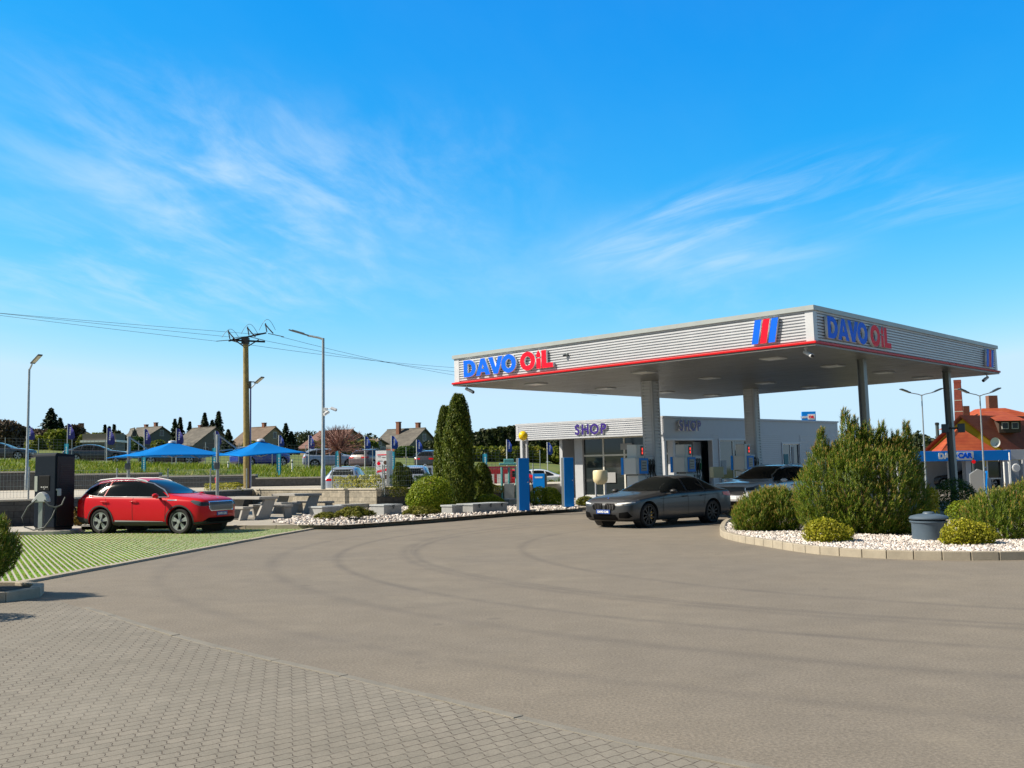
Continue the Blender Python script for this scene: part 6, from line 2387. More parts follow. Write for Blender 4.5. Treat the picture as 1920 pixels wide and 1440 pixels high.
def pine_bush(label, loc, lobes, n, L=0.2, name='mugo_pine', group='mugo pine bushes', nl=0.085, w=0.011, candle=0.75, spikes=(), core=0.6, upw=0.85):
    t = thing(name, label, 'pine bush', loc, 0, group)
    P, N = lobe_points(lobes, n)
    P2, N2 = lobe_points(lobes, int(n * core), 0.60, 0.86, inside=0.7)
    for sx, sy, z0, z1, r in spikes:
        m = int(70 * (z1 - z0) / 0.5)
        z = RNG.uniform(z0, z1, m)
        a = RNG.uniform(0, 2 * pi, m)
        rr = r * (1 - 0.8 * (z - z0) / (z1 - z0))
        P = np.concatenate([P, np.c_[sx + rr * np.cos(a), sy + rr * np.sin(a), z]])
        N = np.concatenate([N, np.c_[np.cos(a) * .5, np.sin(a) * .5, np.full(m, .6)]])
    pine_shoots('foliage', P, N, [m_needle, m_candle], t, L, 15, nl, w, candle, upw)
    pine_shoots('inner_foliage', P2, N2, [m_needle, m_candle], t, L, 12, nl * 1.1, w * 1.5, 0.0, upw)
    mb = MB()
    for lb in lobes:
        for k in range(3):
            e = (lb[0] + random.uniform(-.5, .5) * lb[3], lb[1] + random.uniform(-.5, .5) * lb[4], lb[2] + random.uniform(0, .6) * lb[5])
            mb.tube([(lb[0] * .25, lb[1] * .25, -0.05), ((e[0] + lb[0] * .25) / 2, (e[1] + lb[1] * .25) / 2, e[2] * .4), e], [0.035, 0.028, 0.012], 6)
    mb.build('branches', m_bark, t)
    return t


def leaf_bush(label, loc, lobes, n, size, mat, name='shrub', cat='shrub', aspect=0.6, jitter=0.7, up=0.3, group=None, core=0.5, r0=0.86, stem=True):
    t = thing(name, label, cat, loc, 0, group)
    P, N = lobe_points(lobes, n, r0, 1.04)
    P2, N2 = lobe_points(lobes, int(n * core), 0.55, 0.88, inside=0.6)
    leaf_mesh('foliage', np.concatenate([P, P2]), np.concatenate([N, N2]), size, aspect, mat, t, up, jitter)
    if stem:
        mb = MB()
        for lb in lobes:
            for k in range(4):
                e = (lb[0] + random.uniform(-.6, .6) * lb[3], lb[1] + random.uniform(-.6, .6) * lb[4], lb[2] + random.uniform(-.2, .6) * lb[5])
                mb.tube([(lb[0] * .4, lb[1] * .4, -.04), e], [max(size * .3, .012), max(size * .12, .005)], 5)
        mb.build('branches', m_bark, t)
    return t


GZ = 0.08
# the pines of the right-hand island
p = G(1624, 1004, GZ)
pine_bush('largest pine bush on the island, with upright leaders and orange shoot tips', (p.x + .27, p.y + .9, GZ - .03),
          [(-0.95, 0, 0.81, 0.62, 0.75, 0.901), (-0.35, -0.15, 1.08, 0.75, 0.8, 1.113), (0.45, -0.1, 1.026, 0.75, 0.85, 1.007), (1.0, 0.1, 0.702, 0.55, 0.75, 0.795), (0.2, 0.2, 1.512, 0.85, 0.6, 0.848), (-0.8, 0.1, 1.458, 0.45, 0.4, 0.657), (1.0, 0.3, 1.458, 0.52, 0.5, 0.7), (0.0, -0.45, 0.594, 0.95, 0.6, 0.742), (0.75, -0.35, 0.486, 0.7, 0.5, 0.583)],
          2900, spikes=((-0.92, 0, 1.836, 2.42, 0.17), (-0.33, 0, 1.944, 2.856, 0.2), (-0.08, 0.1, 2.052, 2.681, 0.24), (0.55, 0.1, 1.944, 2.572, 0.16), (1.17, 0.2, 1.728, 2.551, 0.16), (0.86, 0.1, 1.728, 2.344, 0.2), (-0.2, -0.1, 1.944, 2.507, 0.26), (0.16, 0, 1.944, 2.572, 0.24)), L=.22, nl=.095, w=.016, candle=.68)
p = G(1440, 999, GZ)
pine_bush('low rounded pine bush at the island tip in front of the silver car', (p.x + .10, p.y + .55, GZ - .05),
          [(-.25, 0, .42, .50, .6, .52), (.38, 0, .48, .56, .6, .60), (.1, .1, .52, .55, .55, .58), (-.52, 0, .30, .3, .4, .38)], 1500, L=.17, nl=.08, w=.014, candle=.6)
p = G(1885, 1016, GZ)
pine_bush('broad pine bush at the right picture edge above the white pebbles', (p.x + .62, p.y + .8, GZ - .15),
          [(-.35, 0, .5, .7, .75, .66), (.4, .1, .6, .8, .75, .72), (1.1, .2, .55, .7, .7, .68), (-.75, 0, .3, .35, .5, .42)], 2000, L=.17, nl=.08, w=.014, candle=.55)
p = G(5, 1112, 0.1)
pine_bush('small pine bush in a round kerb at the left picture edge', (p.x - .75, p.y + .3, 0.1),
          [(0, 0, .40, .62, .62, .42), (.35, -.05, .55, .45, .5, .40), (-.35, 0, .5, .45, .5, .42), (.2, .1, .75, .3, .3, .25)], 950, L=.17, nl=.085, w=.011, candle=.6, spikes=((.62, -.1, .5, .98, .12), (.35, 0, .7, 1.02, .12)))
rc = (p.x - .75, p.y + .3)
ring = [(rc[0] + 1.12 * cos(radians(a)), rc[1] + 1.0 * sin(radians(a))) for a in range(0, 361, 12)]
kerb('planter_ring_kerb', ring, 0.14, -0.05, 0.14, m_kerb, length=0.6)
sheet('planter_soil', offset_path(ring[:-1], .1), 0.09, M('dark_soil', (.045, .038, .034), .95, bump=.6, bscale=30))
leaf_bush('unseen clipped round bush added beyond the left edge to cast a shadow', (-7.15, 12.2, 0), [(0, 0, .5, .55, .5, .5)], 2600, .05, LEAF('box_leaf', (.02, .06, .008), (.05, .11, .015)), name='round_bush')  # out of view, added so that its shadow falls across the paving

m_spirea = LEAF('golden_leaf', (0.20, 0.22, 0.010), (0.36, 0.36, 0.018), (0.50, 0.44, 0.05), trans=0.3)
m_green = LEAF('bright_leaf', (0.085, 0.15, 0.004), (0.20, 0.27, 0.008), (0.36, 0.38, 0.03), trans=0.3)
m_darkl = LEAF('dark_leaf', (0.022, 0.065, 0.006), (0.050, 0.110, 0.010), (0.085, 0.15, 0.018), trans=0.15)
m_thuja = LEAF('thuja_spray', (0.035, 0.070, 0.006), (0.090, 0.135, 0.010), (0.19, 0.21, 0.025), trans=0.2)
m_jun = LEAF('juniper_spray', (0.09, 0.12, 0.012), (0.17, 0.185, 0.02), (0.30, 0.26, 0.04), trans=0.2)
p = G(1563, 1020, GZ)
leaf_bush('golden leaved shrub in front of the largest pine bush', (p.x, p.y + .35, GZ), [(-.1, 0, .2, .42, .4, .30), (.2, .05, .16, .36, .36, .24), (0, .1, .3, .28, .28, .22)], 2600, .055, m_spirea, name='golden_shrub', group='golden shrubs in the pebbles', r0=.55, jitter=1.0)
p = G(1832, 1025, GZ)
leaf_bush('golden leaved shrub right of the grey domed well cover', (p.x, p.y + .35, GZ), [(-.1, 0, .22, .40, .4, .30), (.22, .05, .18, .34, .36, .26), (-.3, 0, .12, .25, .25, .2)], 2600, .055, m_spirea, name='golden_shrub', group='golden shrubs in the pebbles', r0=.55, jitter=1.0)
p = G(1792, 964, 0)
leaf_bush('dark clipped round bush in front of the car wash building', (p.x, p.y, .02), [(0, 0, .55, .66, .62, .62), (.2, 0, .45, .55, .5, .5)], 4800, .05, m_darkl, name='round_bush')
p = G(1742, 975, .05)
leaf_bush('yellow green shrub peeping out behind the largest pine', (p.x, p.y, .05), [(0, 0, .3, .3, .3, .38), (.1, 0, .65, .22, .22, .32)], 1500, .06, m_spirea, name='golden_shrub', r0=.6)
p = G(1808, 985, .05)
leaf_bush('bright green low shrub left of the broad pine', (p.x, p.y, .05), [(0, 0, .32, .45, .4, .34), (.3, 0, .3, .4, .4, .34)], 2000, .05, m_green, name='green_shrub')

# thuja pair
def thuja(label, px, py_base, Y, wpx, top, zb=TZ, n=8000, tips=1):
    n = int(n * 2.1)
    a = AT(px, top, Y); h = a.z - zb; r = wpx / 2 / F * Y
    t = thing('thuja_column', label, 'thuja', (a.x, Y, zb), 0, 'tall thuja columns')
    u = RNG.uniform(0, 1, n)
    z = h * (1 - (1 - u) ** 0.8)
    f = z / h
    prof = np.clip(np.minimum(1.0, 0.80 + f * 1.2) * np.sqrt(np.clip(1 - np.clip((f - .30) / .72, 0, 1) ** 2.0, 0, 1)), .03, 1)
    th = RNG.uniform(0, 2 * pi, n)
    lump = 1 + .11 * np.sin(th * 5 + z * 2.1) * np.sin(z * 3.3 + th * 2) + .06 * np.sin(z * 9 + th * 7)
    rr = r * prof * lump * RNG.uniform(.80, 1.03, n)
    P = np.c_[rr * np.cos(th), rr * np.sin(th), z]
    N = np.c_[np.cos(th), np.sin(th), .25 + 0 * th]
    al = np.c_[np.cos(th) * .4, np.sin(th) * .4, np.full(n, 1.0)]
    leaf_mesh('foliage', P, N, .12, .30, m_thuja, t, 0, .9, along=al)
    P2 = P * np.array([.72, .72, .97])
    leaf_mesh('inner_foliage', P2[: n // 2], N[: n // 2], .24, .7, m_thuja, t, 0, .8, along=al[: n // 2])
    MB().tube([(0, 0, -.05), (0, 0, h * .8)], [.09, .03], 8).build('trunk', m_bark, t)


thuja('tallest dark thuja column beside the canopy', 859, 952, 44.0, 58, 738, n=9500)
thuja('slimmer dark thuja column left of the tallest one', 834, 950, 45.2, 42, 760, n=7000)
thuja('dark low thuja cone right of the tall pair', 903, 945, 47.5, 40, 868, n=3200)
thuja('short thuja with several tips behind the hedge', 748, 915, 49.0, 24, 868, zb=.6, n=2600)
thuja('short thuja beside the white totem behind the hedge', 762, 915, 49.6, 22, 876, zb=.6, n=2200)

p = G(809, 962, TZ)
leaf_bush('large clipped bright green ball bush before the thujas', (p.x, p.y, TZ), [(0, 0, .68, .84, .80, .70), (-.12, 0, .5, .84, .8, .55)], 9000, .062, m_green, name='ball_bush', aspect=.75)
p = G(915, 950, TZ)
leaf_bush('low bright green dome bush behind the long concrete block', (p.x, p.y + .2, TZ), [(0, 0, .16, .62, .5, .38), (.3, 0, .12, .45, .45, .30)], 4200, .06, m_green, name='dome_bush')
p = G(1022, 948, TZ)
leaf_bush('bright green bush between the two blue service posts', (p.x, p.y, TZ), [(-.25, 0, .35, .42, .45, .48), (.2, .1, .38, .5, .5, .42), (.5, 0, .2, .35, .4, .32)], 4500, .065, m_green, name='dome_bush')
p = G(1098, 948, TZ)
leaf_bush('small olive bush right of the plain blue post', (p.x, p.y, TZ), [(0, 0, .14, .4, .35, .26)], 1500, .06, m_jun, name='dome_bush')


def juniper(label, px, py, wpx, h, n=2600):
    n = n * 2
    p = G(px, py, TZ)
    r = wpx / 2 / F * p.y
    t = thing('spreading_juniper', label, 'juniper', (p.x, p.y + r * .4, TZ), 0, 'spreading junipers in the gravel')
    th = RNG.uniform(0, 2 * pi, n)
    q = RNG.uniform(.15, 1, n) ** .6
    lump = 1 + .18 * np.sin(th * 4 + 1) + .1 * np.sin(th * 9)
    rr = r * q * lump
    z = h * (.35 + .65 * (1 - q ** 2)) * RNG.uniform(.55, 1.1, n) + .04
    z = np.where(q > .8, z * 1.1, z)
    P = np.c_[rr * np.cos(th), rr * np.sin(th) * .8, z]
    N = np.c_[np.cos(th) * .5, np.sin(th) * .5, np.full(n, .8)]
    al = np.c_[np.cos(th), np.sin(th), np.full(n, .45)]
    leaf_mesh('foliage', P, N, .10, .22, m_jun, t, 0, .5, along=al)
    mb = MB()
    for k in range(10):
        a = k * .63
        mb.tube([(0, 0, 0), (r * .7 * cos(a), r * .55 * sin(a), h * .5)], [.02, .006], 5)
    mb.build('branches', m_bark, t)


juniper('small green juniper before the leftmost concrete block', 610, 977, 40, .24, 1300)
juniper('large spreading juniper in the middle of the gravel', 662, 977, 66, .42)
juniper('flat brownish juniper at the foot of the ball bush', 788, 971, 60, .34)
# trimmed hedge and wall plants
def hedge(label, a, b, z0, h, w, n, mat, size=.10, name='low_hedge'):
    a, b = Vector(a), Vector(b)
    t = thing(name, label, 'hedge', (a.x, a.y, z0))
    d = (b - a)
    u = RNG.uniform(0, 1, n); v = RNG.uniform(-1, 1, n); k = RNG.uniform(0, 1, n)
    nv = np.array([-d.y, d.x]) / d.length
    top = h * (.85 + .15 * np.sin(u * 23) + .1 * np.sin(u * 51 + 1))
    z = np.where(k < .5, top * RNG.uniform(.85, 1.02, n), top * RNG.uniform(0, 1, n))
    off = np.where(k < .5, v, np.sign(v) * RNG.uniform(.8, 1.05, n)) * w / 2
    P = np.c_[d.x * u + nv[0] * off, d.y * u + nv[1] * off, z]
    N = np.c_[nv[0] * np.sign(off), nv[1] * np.sign(off), np.full(n, .8)]
    leaf_mesh('foliage', P, N, size, .4, mat, t, .2, .7)
    mb = MB()
    for f in np.linspace(.05, .95, 10): mb.tube([(d.x * f, d.y * f, -.05), (d.x * f + .1, d.y * f, h * .6)], [.02, .008], 5)
    mb.build('branches', m_bark, t)


hedge('low trimmed golden hedge on top of the low block wall', (-5.7, 45.55), (-.6, 50.2), .60, .42, .6, 5200, m_jun)
q = G(512, 914, WZ)
hedge('golden low plants on the wall behind the picnic tables', (q.x - .9, 49.9), (q.x + .9, 48.9), WZ, .36, .5, 2000, m_spirea, .10, 'wall_plants')
hedge('yellow leaved hedge behind the mesh fence right of the lamp', (-8.6, 49.5), (-6.2, 48.0), UZ - .2, .75, .6, 2600, m_spirea, .12)
hedge('dark green brown hedge behind the mesh fence', (-5.9, 49.6), (-1.5, 52.6), UZ - .35, .95, .6, 2600, m_darkl, .13)
p = G(142, 988, .1)
leaf_bush('rusty brown small shrub between the charger and the red car', (p.x, p.y + .3, .12), [(0, 0, .3, .35, .3, .32)], 900, .07, LEAF('rusty_leaf', (.10, .06, .01), (.22, .13, .02), (.12, .15, .02)), name='rusty_shrub', r0=.6)
# grey domed well cover on the island
p = G(1757, 1016, GZ)
t = thing('well_cover', 'grey plastic round well with a domed lid among the pebbles', 'well cover', (p.x, p.y + .36, GZ - .02))
m_well = M('well_plastic', (.075, .11, .15), .5, var=.12, scale=4)
MB().lathe([(.34, 0), (.345, .36), (.36, .40), (.38, .405), (.38, .43), (.32, .44)], seg=40).build('drum', m_well, t, smooth=40)
MB().lathe([(.32, .445), (.385, .47), (.39, .49), (.36, .53), (.22, .565), (.12, .575), (.11, .60), (.09, .615), (0, .62)], seg=40).build('lid', m_well, t, smooth=40)

# ------------------------------------------------------------------ background trees
m_spruce = LEAF('spruce_needles', (.008, .022, .010), (.018, .040, .017), (.035, .06, .02), trans=.08)
m_forest = LEAF('forest_leaf', (.014, .026, .008), (.034, .050, .014), (.065, .075, .02), trans=.15)
m_brownwood = LEAF('budding_twig', (.055, .038, .026), (.095, .062, .040), (.13, .10, .05), trans=.15)
m_lime = LEAF('spring_leaf', (.07, .10, .008), (.15, .19, .015), (.26, .27, .03), trans=.35)
m_pink = LEAF('pink_twig', (.20, .095, .075), (.31, .15, .12), (.36, .21, .15), trans=.15)


def spruce(label, px, top, bot, wpx, Y, group='dark conifers behind the street', n=2600, col=None, zb=None):
    a, b = AT(px, top, Y), AT(px, bot, Y)
    zb = b.z if zb is None else zb
    h, r = a.z - zb, wpx / 2 / F * Y
    t = thing('conifer', label, 'conifer', (a.x, Y, zb), 0, group)
    MB().tube([(0, 0, -.5), (0, 0, h * .97)], [.2, .03], 7).build('trunk', m_bark, t)
    lv = max(16, int(h / .26))
    P, N, A = [], [], []
    for k in range(lv):
        f = (k + .5) / lv
        R = r * (1 - f) ** .85 + .05
        nb = 7
        for j in range(nb):
            th = j * 2 * pi / nb + k * 1.1 + random.uniform(-.25, .25)
            ll = R * random.uniform(.72, 1.18)
            m = max(5, int(n / lv / nb))
            u = RNG.uniform(.05, 1, m)
            z = h * (.04 + .96 * f) - u * ll * .28 + u * u * ll * .2 + RNG.uniform(-.1, .1, m)
            sp = RNG.normal(0, .10, m) * ll * (1.1 - u * .6)
            P.append(np.c_[u * ll * cos(th) - sp * sin(th), u * ll * sin(th) + sp * cos(th), z])
            N.append(np.tile([cos(th) * .3, sin(th) * .3, .9], (m, 1)))
            A.append(np.tile([cos(th), sin(th), -.2], (m, 1)))
    leaf_mesh('crown', np.concatenate(P), np.concatenate(N), max(.42, h * .085), .5, col or m_spruce, t, 0, .5, along=np.concatenate(A))


def broadleaf(label, px, top, bot, wpx, Y, mat, name='tree', cat='tree', group=None, n=1900, size=.5, sq=1.0, zb=None):
    a, b = AT(px, top, Y), AT(px, bot, Y)
    zb = b.z if zb is None else zb
    h, r = a.z - zb, wpx / 2 / F * Y
    t = thing(name, label, cat, (a.x, Y, zb), 0, group)
    lobes = []
    for k in range(7):
        th = k * 2.4
        q = .50 * r * (0 if k == 0 else 1)
        rr = r * random.uniform(.42, .62)
        cz = h * random.uniform(.45, .74)
        rz = min(h - cz, h * .38) if k else h * .48
        lobes.append((q * cos(th), q * sin(th), cz if k else h * .52, rr, rr, max(rz, h * .15)))
    P, N = lobe_points(lobes, n, .75, 1.06, inside=.75)
    leaf_mesh('crown', P, N, size, .7, mat, t, 0, .8)
    P2, N2 = lobe_points(lobes, n // 3, .4, .8, inside=.4)
    leaf_mesh('inner_crown', P2, N2, size * 1.4, .8, mat, t, 0, .8)
    mb = MB()
    mb.tube([(0, 0, -.4), (0, 0, h * .55)], [max(.05, r * .07), max(.03, r * .03)], 7)
    for lb in lobes: mb.tube([(0, 0, h * .2), (lb[0], lb[1], lb[2])], [max(.04, r * .04), .02], 5)
    mb.build('trunk', m_bark, t)


spruce('broad dark spruce with a pointed top, tallest left of the houses', 96, 766, 850, 78, 130, n=3400)
spruce('small dark spruce right behind the broad one', 113, 784, 850, 40, 136)
for px, tp, w, lb in ((197, 797, 9, 'thin cypress left of the cream house'), (205, 800, 10, 'thin cypress in the middle of the cypress row'), (214, 796, 9, 'thin cypress right of the cypress row'),
                      (328, 786, 17, 'dark conifer left of the second house roof'), (338, 783, 18, 'dark twin conifer behind the second house'), (356, 791, 13, 'small conifer behind the second house roof'),
                      (384, 775, 26, 'dark pointed conifer above the second house ridge'), (398, 788, 22, 'low dark conifer between the two tall ones'), (410, 772, 26, 'tallest round dark conifer above the second house'),
                      (428, 806, 24, 'dark spruce right of the second house gable'), (536, 794, 20, 'dark conifer right of the third house'), (546, 810, 20, 'low dark conifer right of the third house')):
    spruce(lb, px, tp, 850, w * 1.6, 190 if 320 < px < 420 else 150, n=2000)
for px, tp, w, mt, lb, Y in ((10, 788, 74, m_brownwood, 'brown leafless trees at the far left edge', 125), (42, 800, 50, m_brownwood, 'brown leafless tree behind the thin lamp', 128), (75, 806, 56, m_brownwood, 'brown hedge tree left of the spruce', 118),
                             (140, 797, 40, m_brownwood, 'reddish bare tree right of the spruce', 140), (70, 817, 40, m_lime, 'light green bush behind the left street cars', 112), (108, 806, 42, m_lime, 'bright spring green bush below the spruce', 110),
                             (165, 815, 36, m_lime, 'spring green bush below the hipped roof house', 112), (185, 812, 34, m_lime, 'spring green bush left of the cypress row', 120), (222, 808, 34, m_forest, 'dark bush left of the cream house', 140),
                             (258, 820, 26, m_darkl, 'dark green bush before the cream house', 125), (300, 826, 36, m_lime, 'light bush before the cream house gable', 125), (470, 828, 30, m_lime, 'light bush before the third house', 125),
                             (575, 808, 60, m_forest, 'rounded green wood right of the third house', 210), (600, 828, 34, m_lime, 'light bush under the globe tree', 110), (690, 826, 40, m_lime, 'yellow green bush left of the white totem', 115),
                             (650, 826, 50, m_lime, 'yellow green bush behind the globe tree', 112), (760, 838, 40, m_darkl, 'green bush under the red porch roof', 120), (815, 828, 46, m_forest, 'green tree right of the dark roofed house', 130)):
    broadleaf(lb, px, tp, 856, w, Y, mt, name='garden_tree', group='garden trees and bushes behind the street', size=.42)
for px, tp, w, lb in ((893, 812, 40, 'left end of the dark wood behind the service post'), (915, 805, 44, 'dark tree in the wood left of the yellow globe'), (938, 802, 40, 'dark tree with bare top in the wood'), (955, 800, 36, 'tallest tree of the dark wood'),
                      (975, 806, 36, 'dark tree right behind the yellow globe'), (1000, 815, 44, 'dark tree seen through the shop porch'), (1035, 820, 44, 'dark tree behind the shop porch'), (870, 822, 40, 'dark tree behind the thuja pair')):
    broadleaf(lb, px, tp, 868, w, 125, m_forest, name='woodland_tree', group='dark wood behind the pumps', size=.5, n=2200)
    broadleaf('olive bush before the wood: ' + lb, px + 8, 838, 872, w * .9, 108, m_lime if px % 2 else m_jun, name='garden_tree', group='olive bushes before the dark wood', size=.4, n=900)
# globe tree with bare pinkish twigs
a = AT(637, 900, 56)
t = thing('globe_tree', 'leafless globe tree with pinkish twigs beside the tall lamp', 'tree', (a.x, 56, .9))
ct = AT(637, 842, 56).z - .9
MB().tube([(0, 0, -.2), (.03, 0, ct * .5), (0, 0, ct)], [.09, .075, .07], 8).build('trunk', m_bark, t)
mb = MB()
R_ = 1.32
for k in range(240):
    d = unit(RNG.normal(size=3) + np.array([0, 0, .45]))
    if d[2] < -.25: continue
    e = np.array([0, 0, ct]) + d * np.array([1.05, 1.05, .92]) * R_ * random.uniform(.75, 1.05)
    m_ = np.array([0, 0, ct]) + d * R_ * .45 + RNG.normal(0, .07, 3)
    mb.tube([(0, 0, ct - .05), tuple(m_), tuple(e)], [.022, .014, .008], 4)
    for j in range(3):
        e2 = e + unit(d + RNG.normal(0, .6, 3)) * .22
        mb.tube([tuple(m_ + (e - m_) * random.uniform(.3, .9)), tuple(e2)], [.010, .006], 3, cap=False)
mb.build('crown', m_pink, t)


# ------------------------------------------------------------------ houses beyond the street
def tile_mat(name, c1, c2):
    m = bpy.data.materials.new(name); m.use_nodes = True
    t = m.node_tree; b = t.nodes['Principled BSDF']
    co = t.nodes.new('ShaderNodeTexCoord').outputs['Object']
    sp = t.nodes.new('ShaderNodeSeparateXYZ'); t.links.new(co, sp.inputs[0])
    w = mathn(t, 'FRACT', mathn(t, 'DIVIDE', sp.outputs[2], .28))
    n = t.nodes.new('ShaderNodeTexNoise'); n.inputs['Scale'].default_value = 1.2; n.inputs['Detail'].default_value = 8
    t.links.new(co, n.inputs['Vector'])
    c = mixc(t, ramp(t, n.outputs[0], [(.35, 0.0), (.65, 1.0)]), c1, c2)
    c = mixc(t, 1.0, c, ramp(t, w, [(0.0, .55), (.14, 1.0), (1.0, 1.05)]), 'MULTIPLY')
    t.links.new(c, b.inputs['Base Color']); b.inputs['Roughness'].default_value = .85
    MATS[name] = m
    return m


m_rgrey = tile_mat('grey_tiles', (.085, .078, .070), (.14, .128, .11))
m_rbrown = tile_mat('brown_tiles', (.12, .085, .062), (.17, .125, .095))
m_rpink = tile_mat('rose_tiles', (.16, .085, .072), (.21, .12, .10))
m_rred = tile_mat('red_tiles', (.30, .045, .014), (.38, .075, .022))
m_rred2 = tile_mat('dark_red_tiles', (.19, .040, .022), (.26, .068, .032))
m_plaster = M('plaster', (.17, .155, .135), .9, var=.1, scale=.8)
m_cream2 = M('cream_plaster', (.27, .215, .15), .9, var=.1, scale=.8)
m_brick = M('chimney_brick', (.20, .085, .055), .9, var=.25, scale=6)
m_wframe = M('window_frame', (.60, .58, .54), .6)
m_pane = M('window_pane', (.02, .022, .025), .08)


def house(label, apex_px, left_px, ridge_y, eave_y, right_px, Y, roofm, wallm, chim=(), phi=35, zb=None, wins=((0, 'u'),), porch=None, name='gabled_house', group=None):
    a = AT(apex_px, ridge_y, Y)
    s = F / Y
    hr, he = a.z, AT(apex_px, eave_y, Y).z
    ph = radians(phi)
    L = (apex_px - left_px) / s / cos(ph)
    D = 2 * (right_px - apex_px) / s / sin(ph)
    zb = terr_z(a.x, Y) - .3 if zb is None else zb
    t = thing(name, label, 'house', (a.x, Y, zb), -ph, group)      # local +x towards the gable apex, gable plane at x = 0
    hr -= zb; he -= zb
    hr -= .12
    mb = MB()
    mb.ext([(-D / 2, 0), (D / 2, 0), (D / 2, he), (0, hr), (-D / 2, he)], 'x', -L, 0)
    wall = mb.build('wall', wallm, t)
    mb = MB()
    sl = (hr - he) / (D / 2)
    for sd in (-1, 1):
        o = .45
        q = [(0, hr + .16), (sd * (D / 2 + o), he - sl * o + .16), (sd * (D / 2 + o), he - sl * o + .02), (0, hr + .02)]
        mb.ext(q, 'x', -L - .35, .35)
    roof = mb.build('roof', roofm, t)
    mb = MB()
    mb.tube([(-L - .35, 0, hr + .17), (.35, 0, hr + .17)], .10, 6)
    mb.build('ridge_cap', roofm, roof)
    for cx, cy, ch in chim:
        zt = hr - abs(cy) * sl
        mb = MB(); mb.box((cx * -L, cy, zt + ch / 2 - .4), (.62, .55, ch + .8)); mb.box((cx * -L, cy, zt + ch + .03), (.74, .67, .14))
        mb.build('chimney', m_brick, roof)

    def window(x, y, z, w, h, gable):
        if gable:
            f = MB().box((.02, y, z), (.10, w + .16, h + .16)).build('window', m_wframe, t)
            MB().box((.075, y, z), (.02, w, h)).build('pane', m_pane, f)
        else:
            f = MB().box((x, -D / 2 - .02, z), (w + .16, .10, h + .16)).build('window', m_wframe, t)
            MB().box((x, -D / 2 - .075, z), (w, .02, h)).build('pane', m_pane, f)
    window(0, -.0, he + (hr - he) * .52, .7, 1.0, True)
    window(0, -D * .22, he - 1.1, .9, 1.2, True); window(0, D * .22, he - 1.1, .9, 1.2, True)
    for f in (.25, .7): window(-L * f, 0, he - 1.3, 1.0, 1.2, False)
    if porch:
        px0, px1, pd = porch
        mb = MB(); mb.ext([(-D / 2 - .02, he - .2), (-D / 2 - pd, he - 1.0), (-D / 2 - pd, he - 1.12), (-D / 2 - .02, he - .34)], 'x', -L * px1, -L * px0)
        mb.build('porch_roof', m_rred2, t)
        MB().box((-L * (px0 + px1) / 2, -D / 2 - pd / 2, (he - 1.1) / 2), (L * (px1 - px0) - .4, pd - .3, he - 1.1)).build('porch_wall', m_plaster, t)
    return t


gh = 'houses in a row beyond the street'
house('cream house with grey gabled roof and two chimneys, left of the parasols', 303, 243, 800, 824, 326, 195, m_rgrey, m_plaster, ((.35, .6, 1.3), (.72, .4, .9)), group=gh)
house('small cream gable in front of the grey roofed house', 252, 231, 803, 822, 259, 188, m_rgrey, m_cream2, (), phi=60, group=gh)
house('house with a large bare grey roof behind the joint of the parasols', 403, 352, 801, 834, 430, 185, m_rgrey, m_plaster, ((.75, .3, .8),), group=gh)
house('brown roofed house with one chimney behind the wooden pole', 515, 456, 800, 832, 540, 178, m_rbrown, m_cream2, ((.42, .1, .9),), group=gh)
house('rose brown roofed house behind the globe tree', 660, 592, 806, 838, 690, 170, m_rpink, m_cream2, (), group=gh)
house('dark grey roofed house with two brick chimneys and a red porch', 795, 723, 803, 838, 822, 160, m_rgrey, m_plaster, ((.60, -1.0, 1.9), (.20, .3, 1.2)), porch=(.25, 1.1, 2.2), group=gh)
house('low brown shed roof between the globe tree and the dark roofed house', 712, 676, 824, 832, 722, 150, m_rbrown, m_plaster, (), group=gh)
# hipped house far left
a = AT(152, 808, 170)
zb = terr_z(a.x, 170)
t = thing('hipped_house', 'small house with hipped roof and a stout chimney left of the cypresses', 'house', (a.x, 170, zb), .4, gh)
hh = a.z - zb
MB().box((0, 0, (hh - 1.6) / 2), (6, 5, hh - 1.6)).build('wall', m_cream2, t)
rf = MB().add([(-3.5, -3, hh - 1.6), (3.5, -3, hh - 1.6), (3.5, 3, hh - 1.6), (-3.5, 3, hh - 1.6), (-.7, 0, hh), (.7, 0, hh)], [(0, 1, 5, 4), (1, 2, 5), (2, 3, 4, 5), (3, 0, 4), (3, 2, 1, 0)]).build('roof', m_rgrey, t)
MB().box((0, .3, hh + .4), (.9, .8, 1.8)).build('chimney', m_brick, rf)
MB().box((-2.2, .3, hh - .3), (.5, .5, 1.2)).build('chimney', m_brick, rf)
q = AT(195, 826, 100)
t = thing('garden_shed', 'long low shed with a white flat roof edge behind the dark street car', 'shed', (q.x, 100, terr_z(q.x, 100)), 0)
MB().box((0, 0, q.z / 2 - 1.6), (3.2, 2.5, 2.4)).build('wall', m_plaster, t)
MB().box((0, 0, q.z - terr_z(q.x, 100) - .1), (3.5, 2.8, .2)).build('roof', m_white, t)

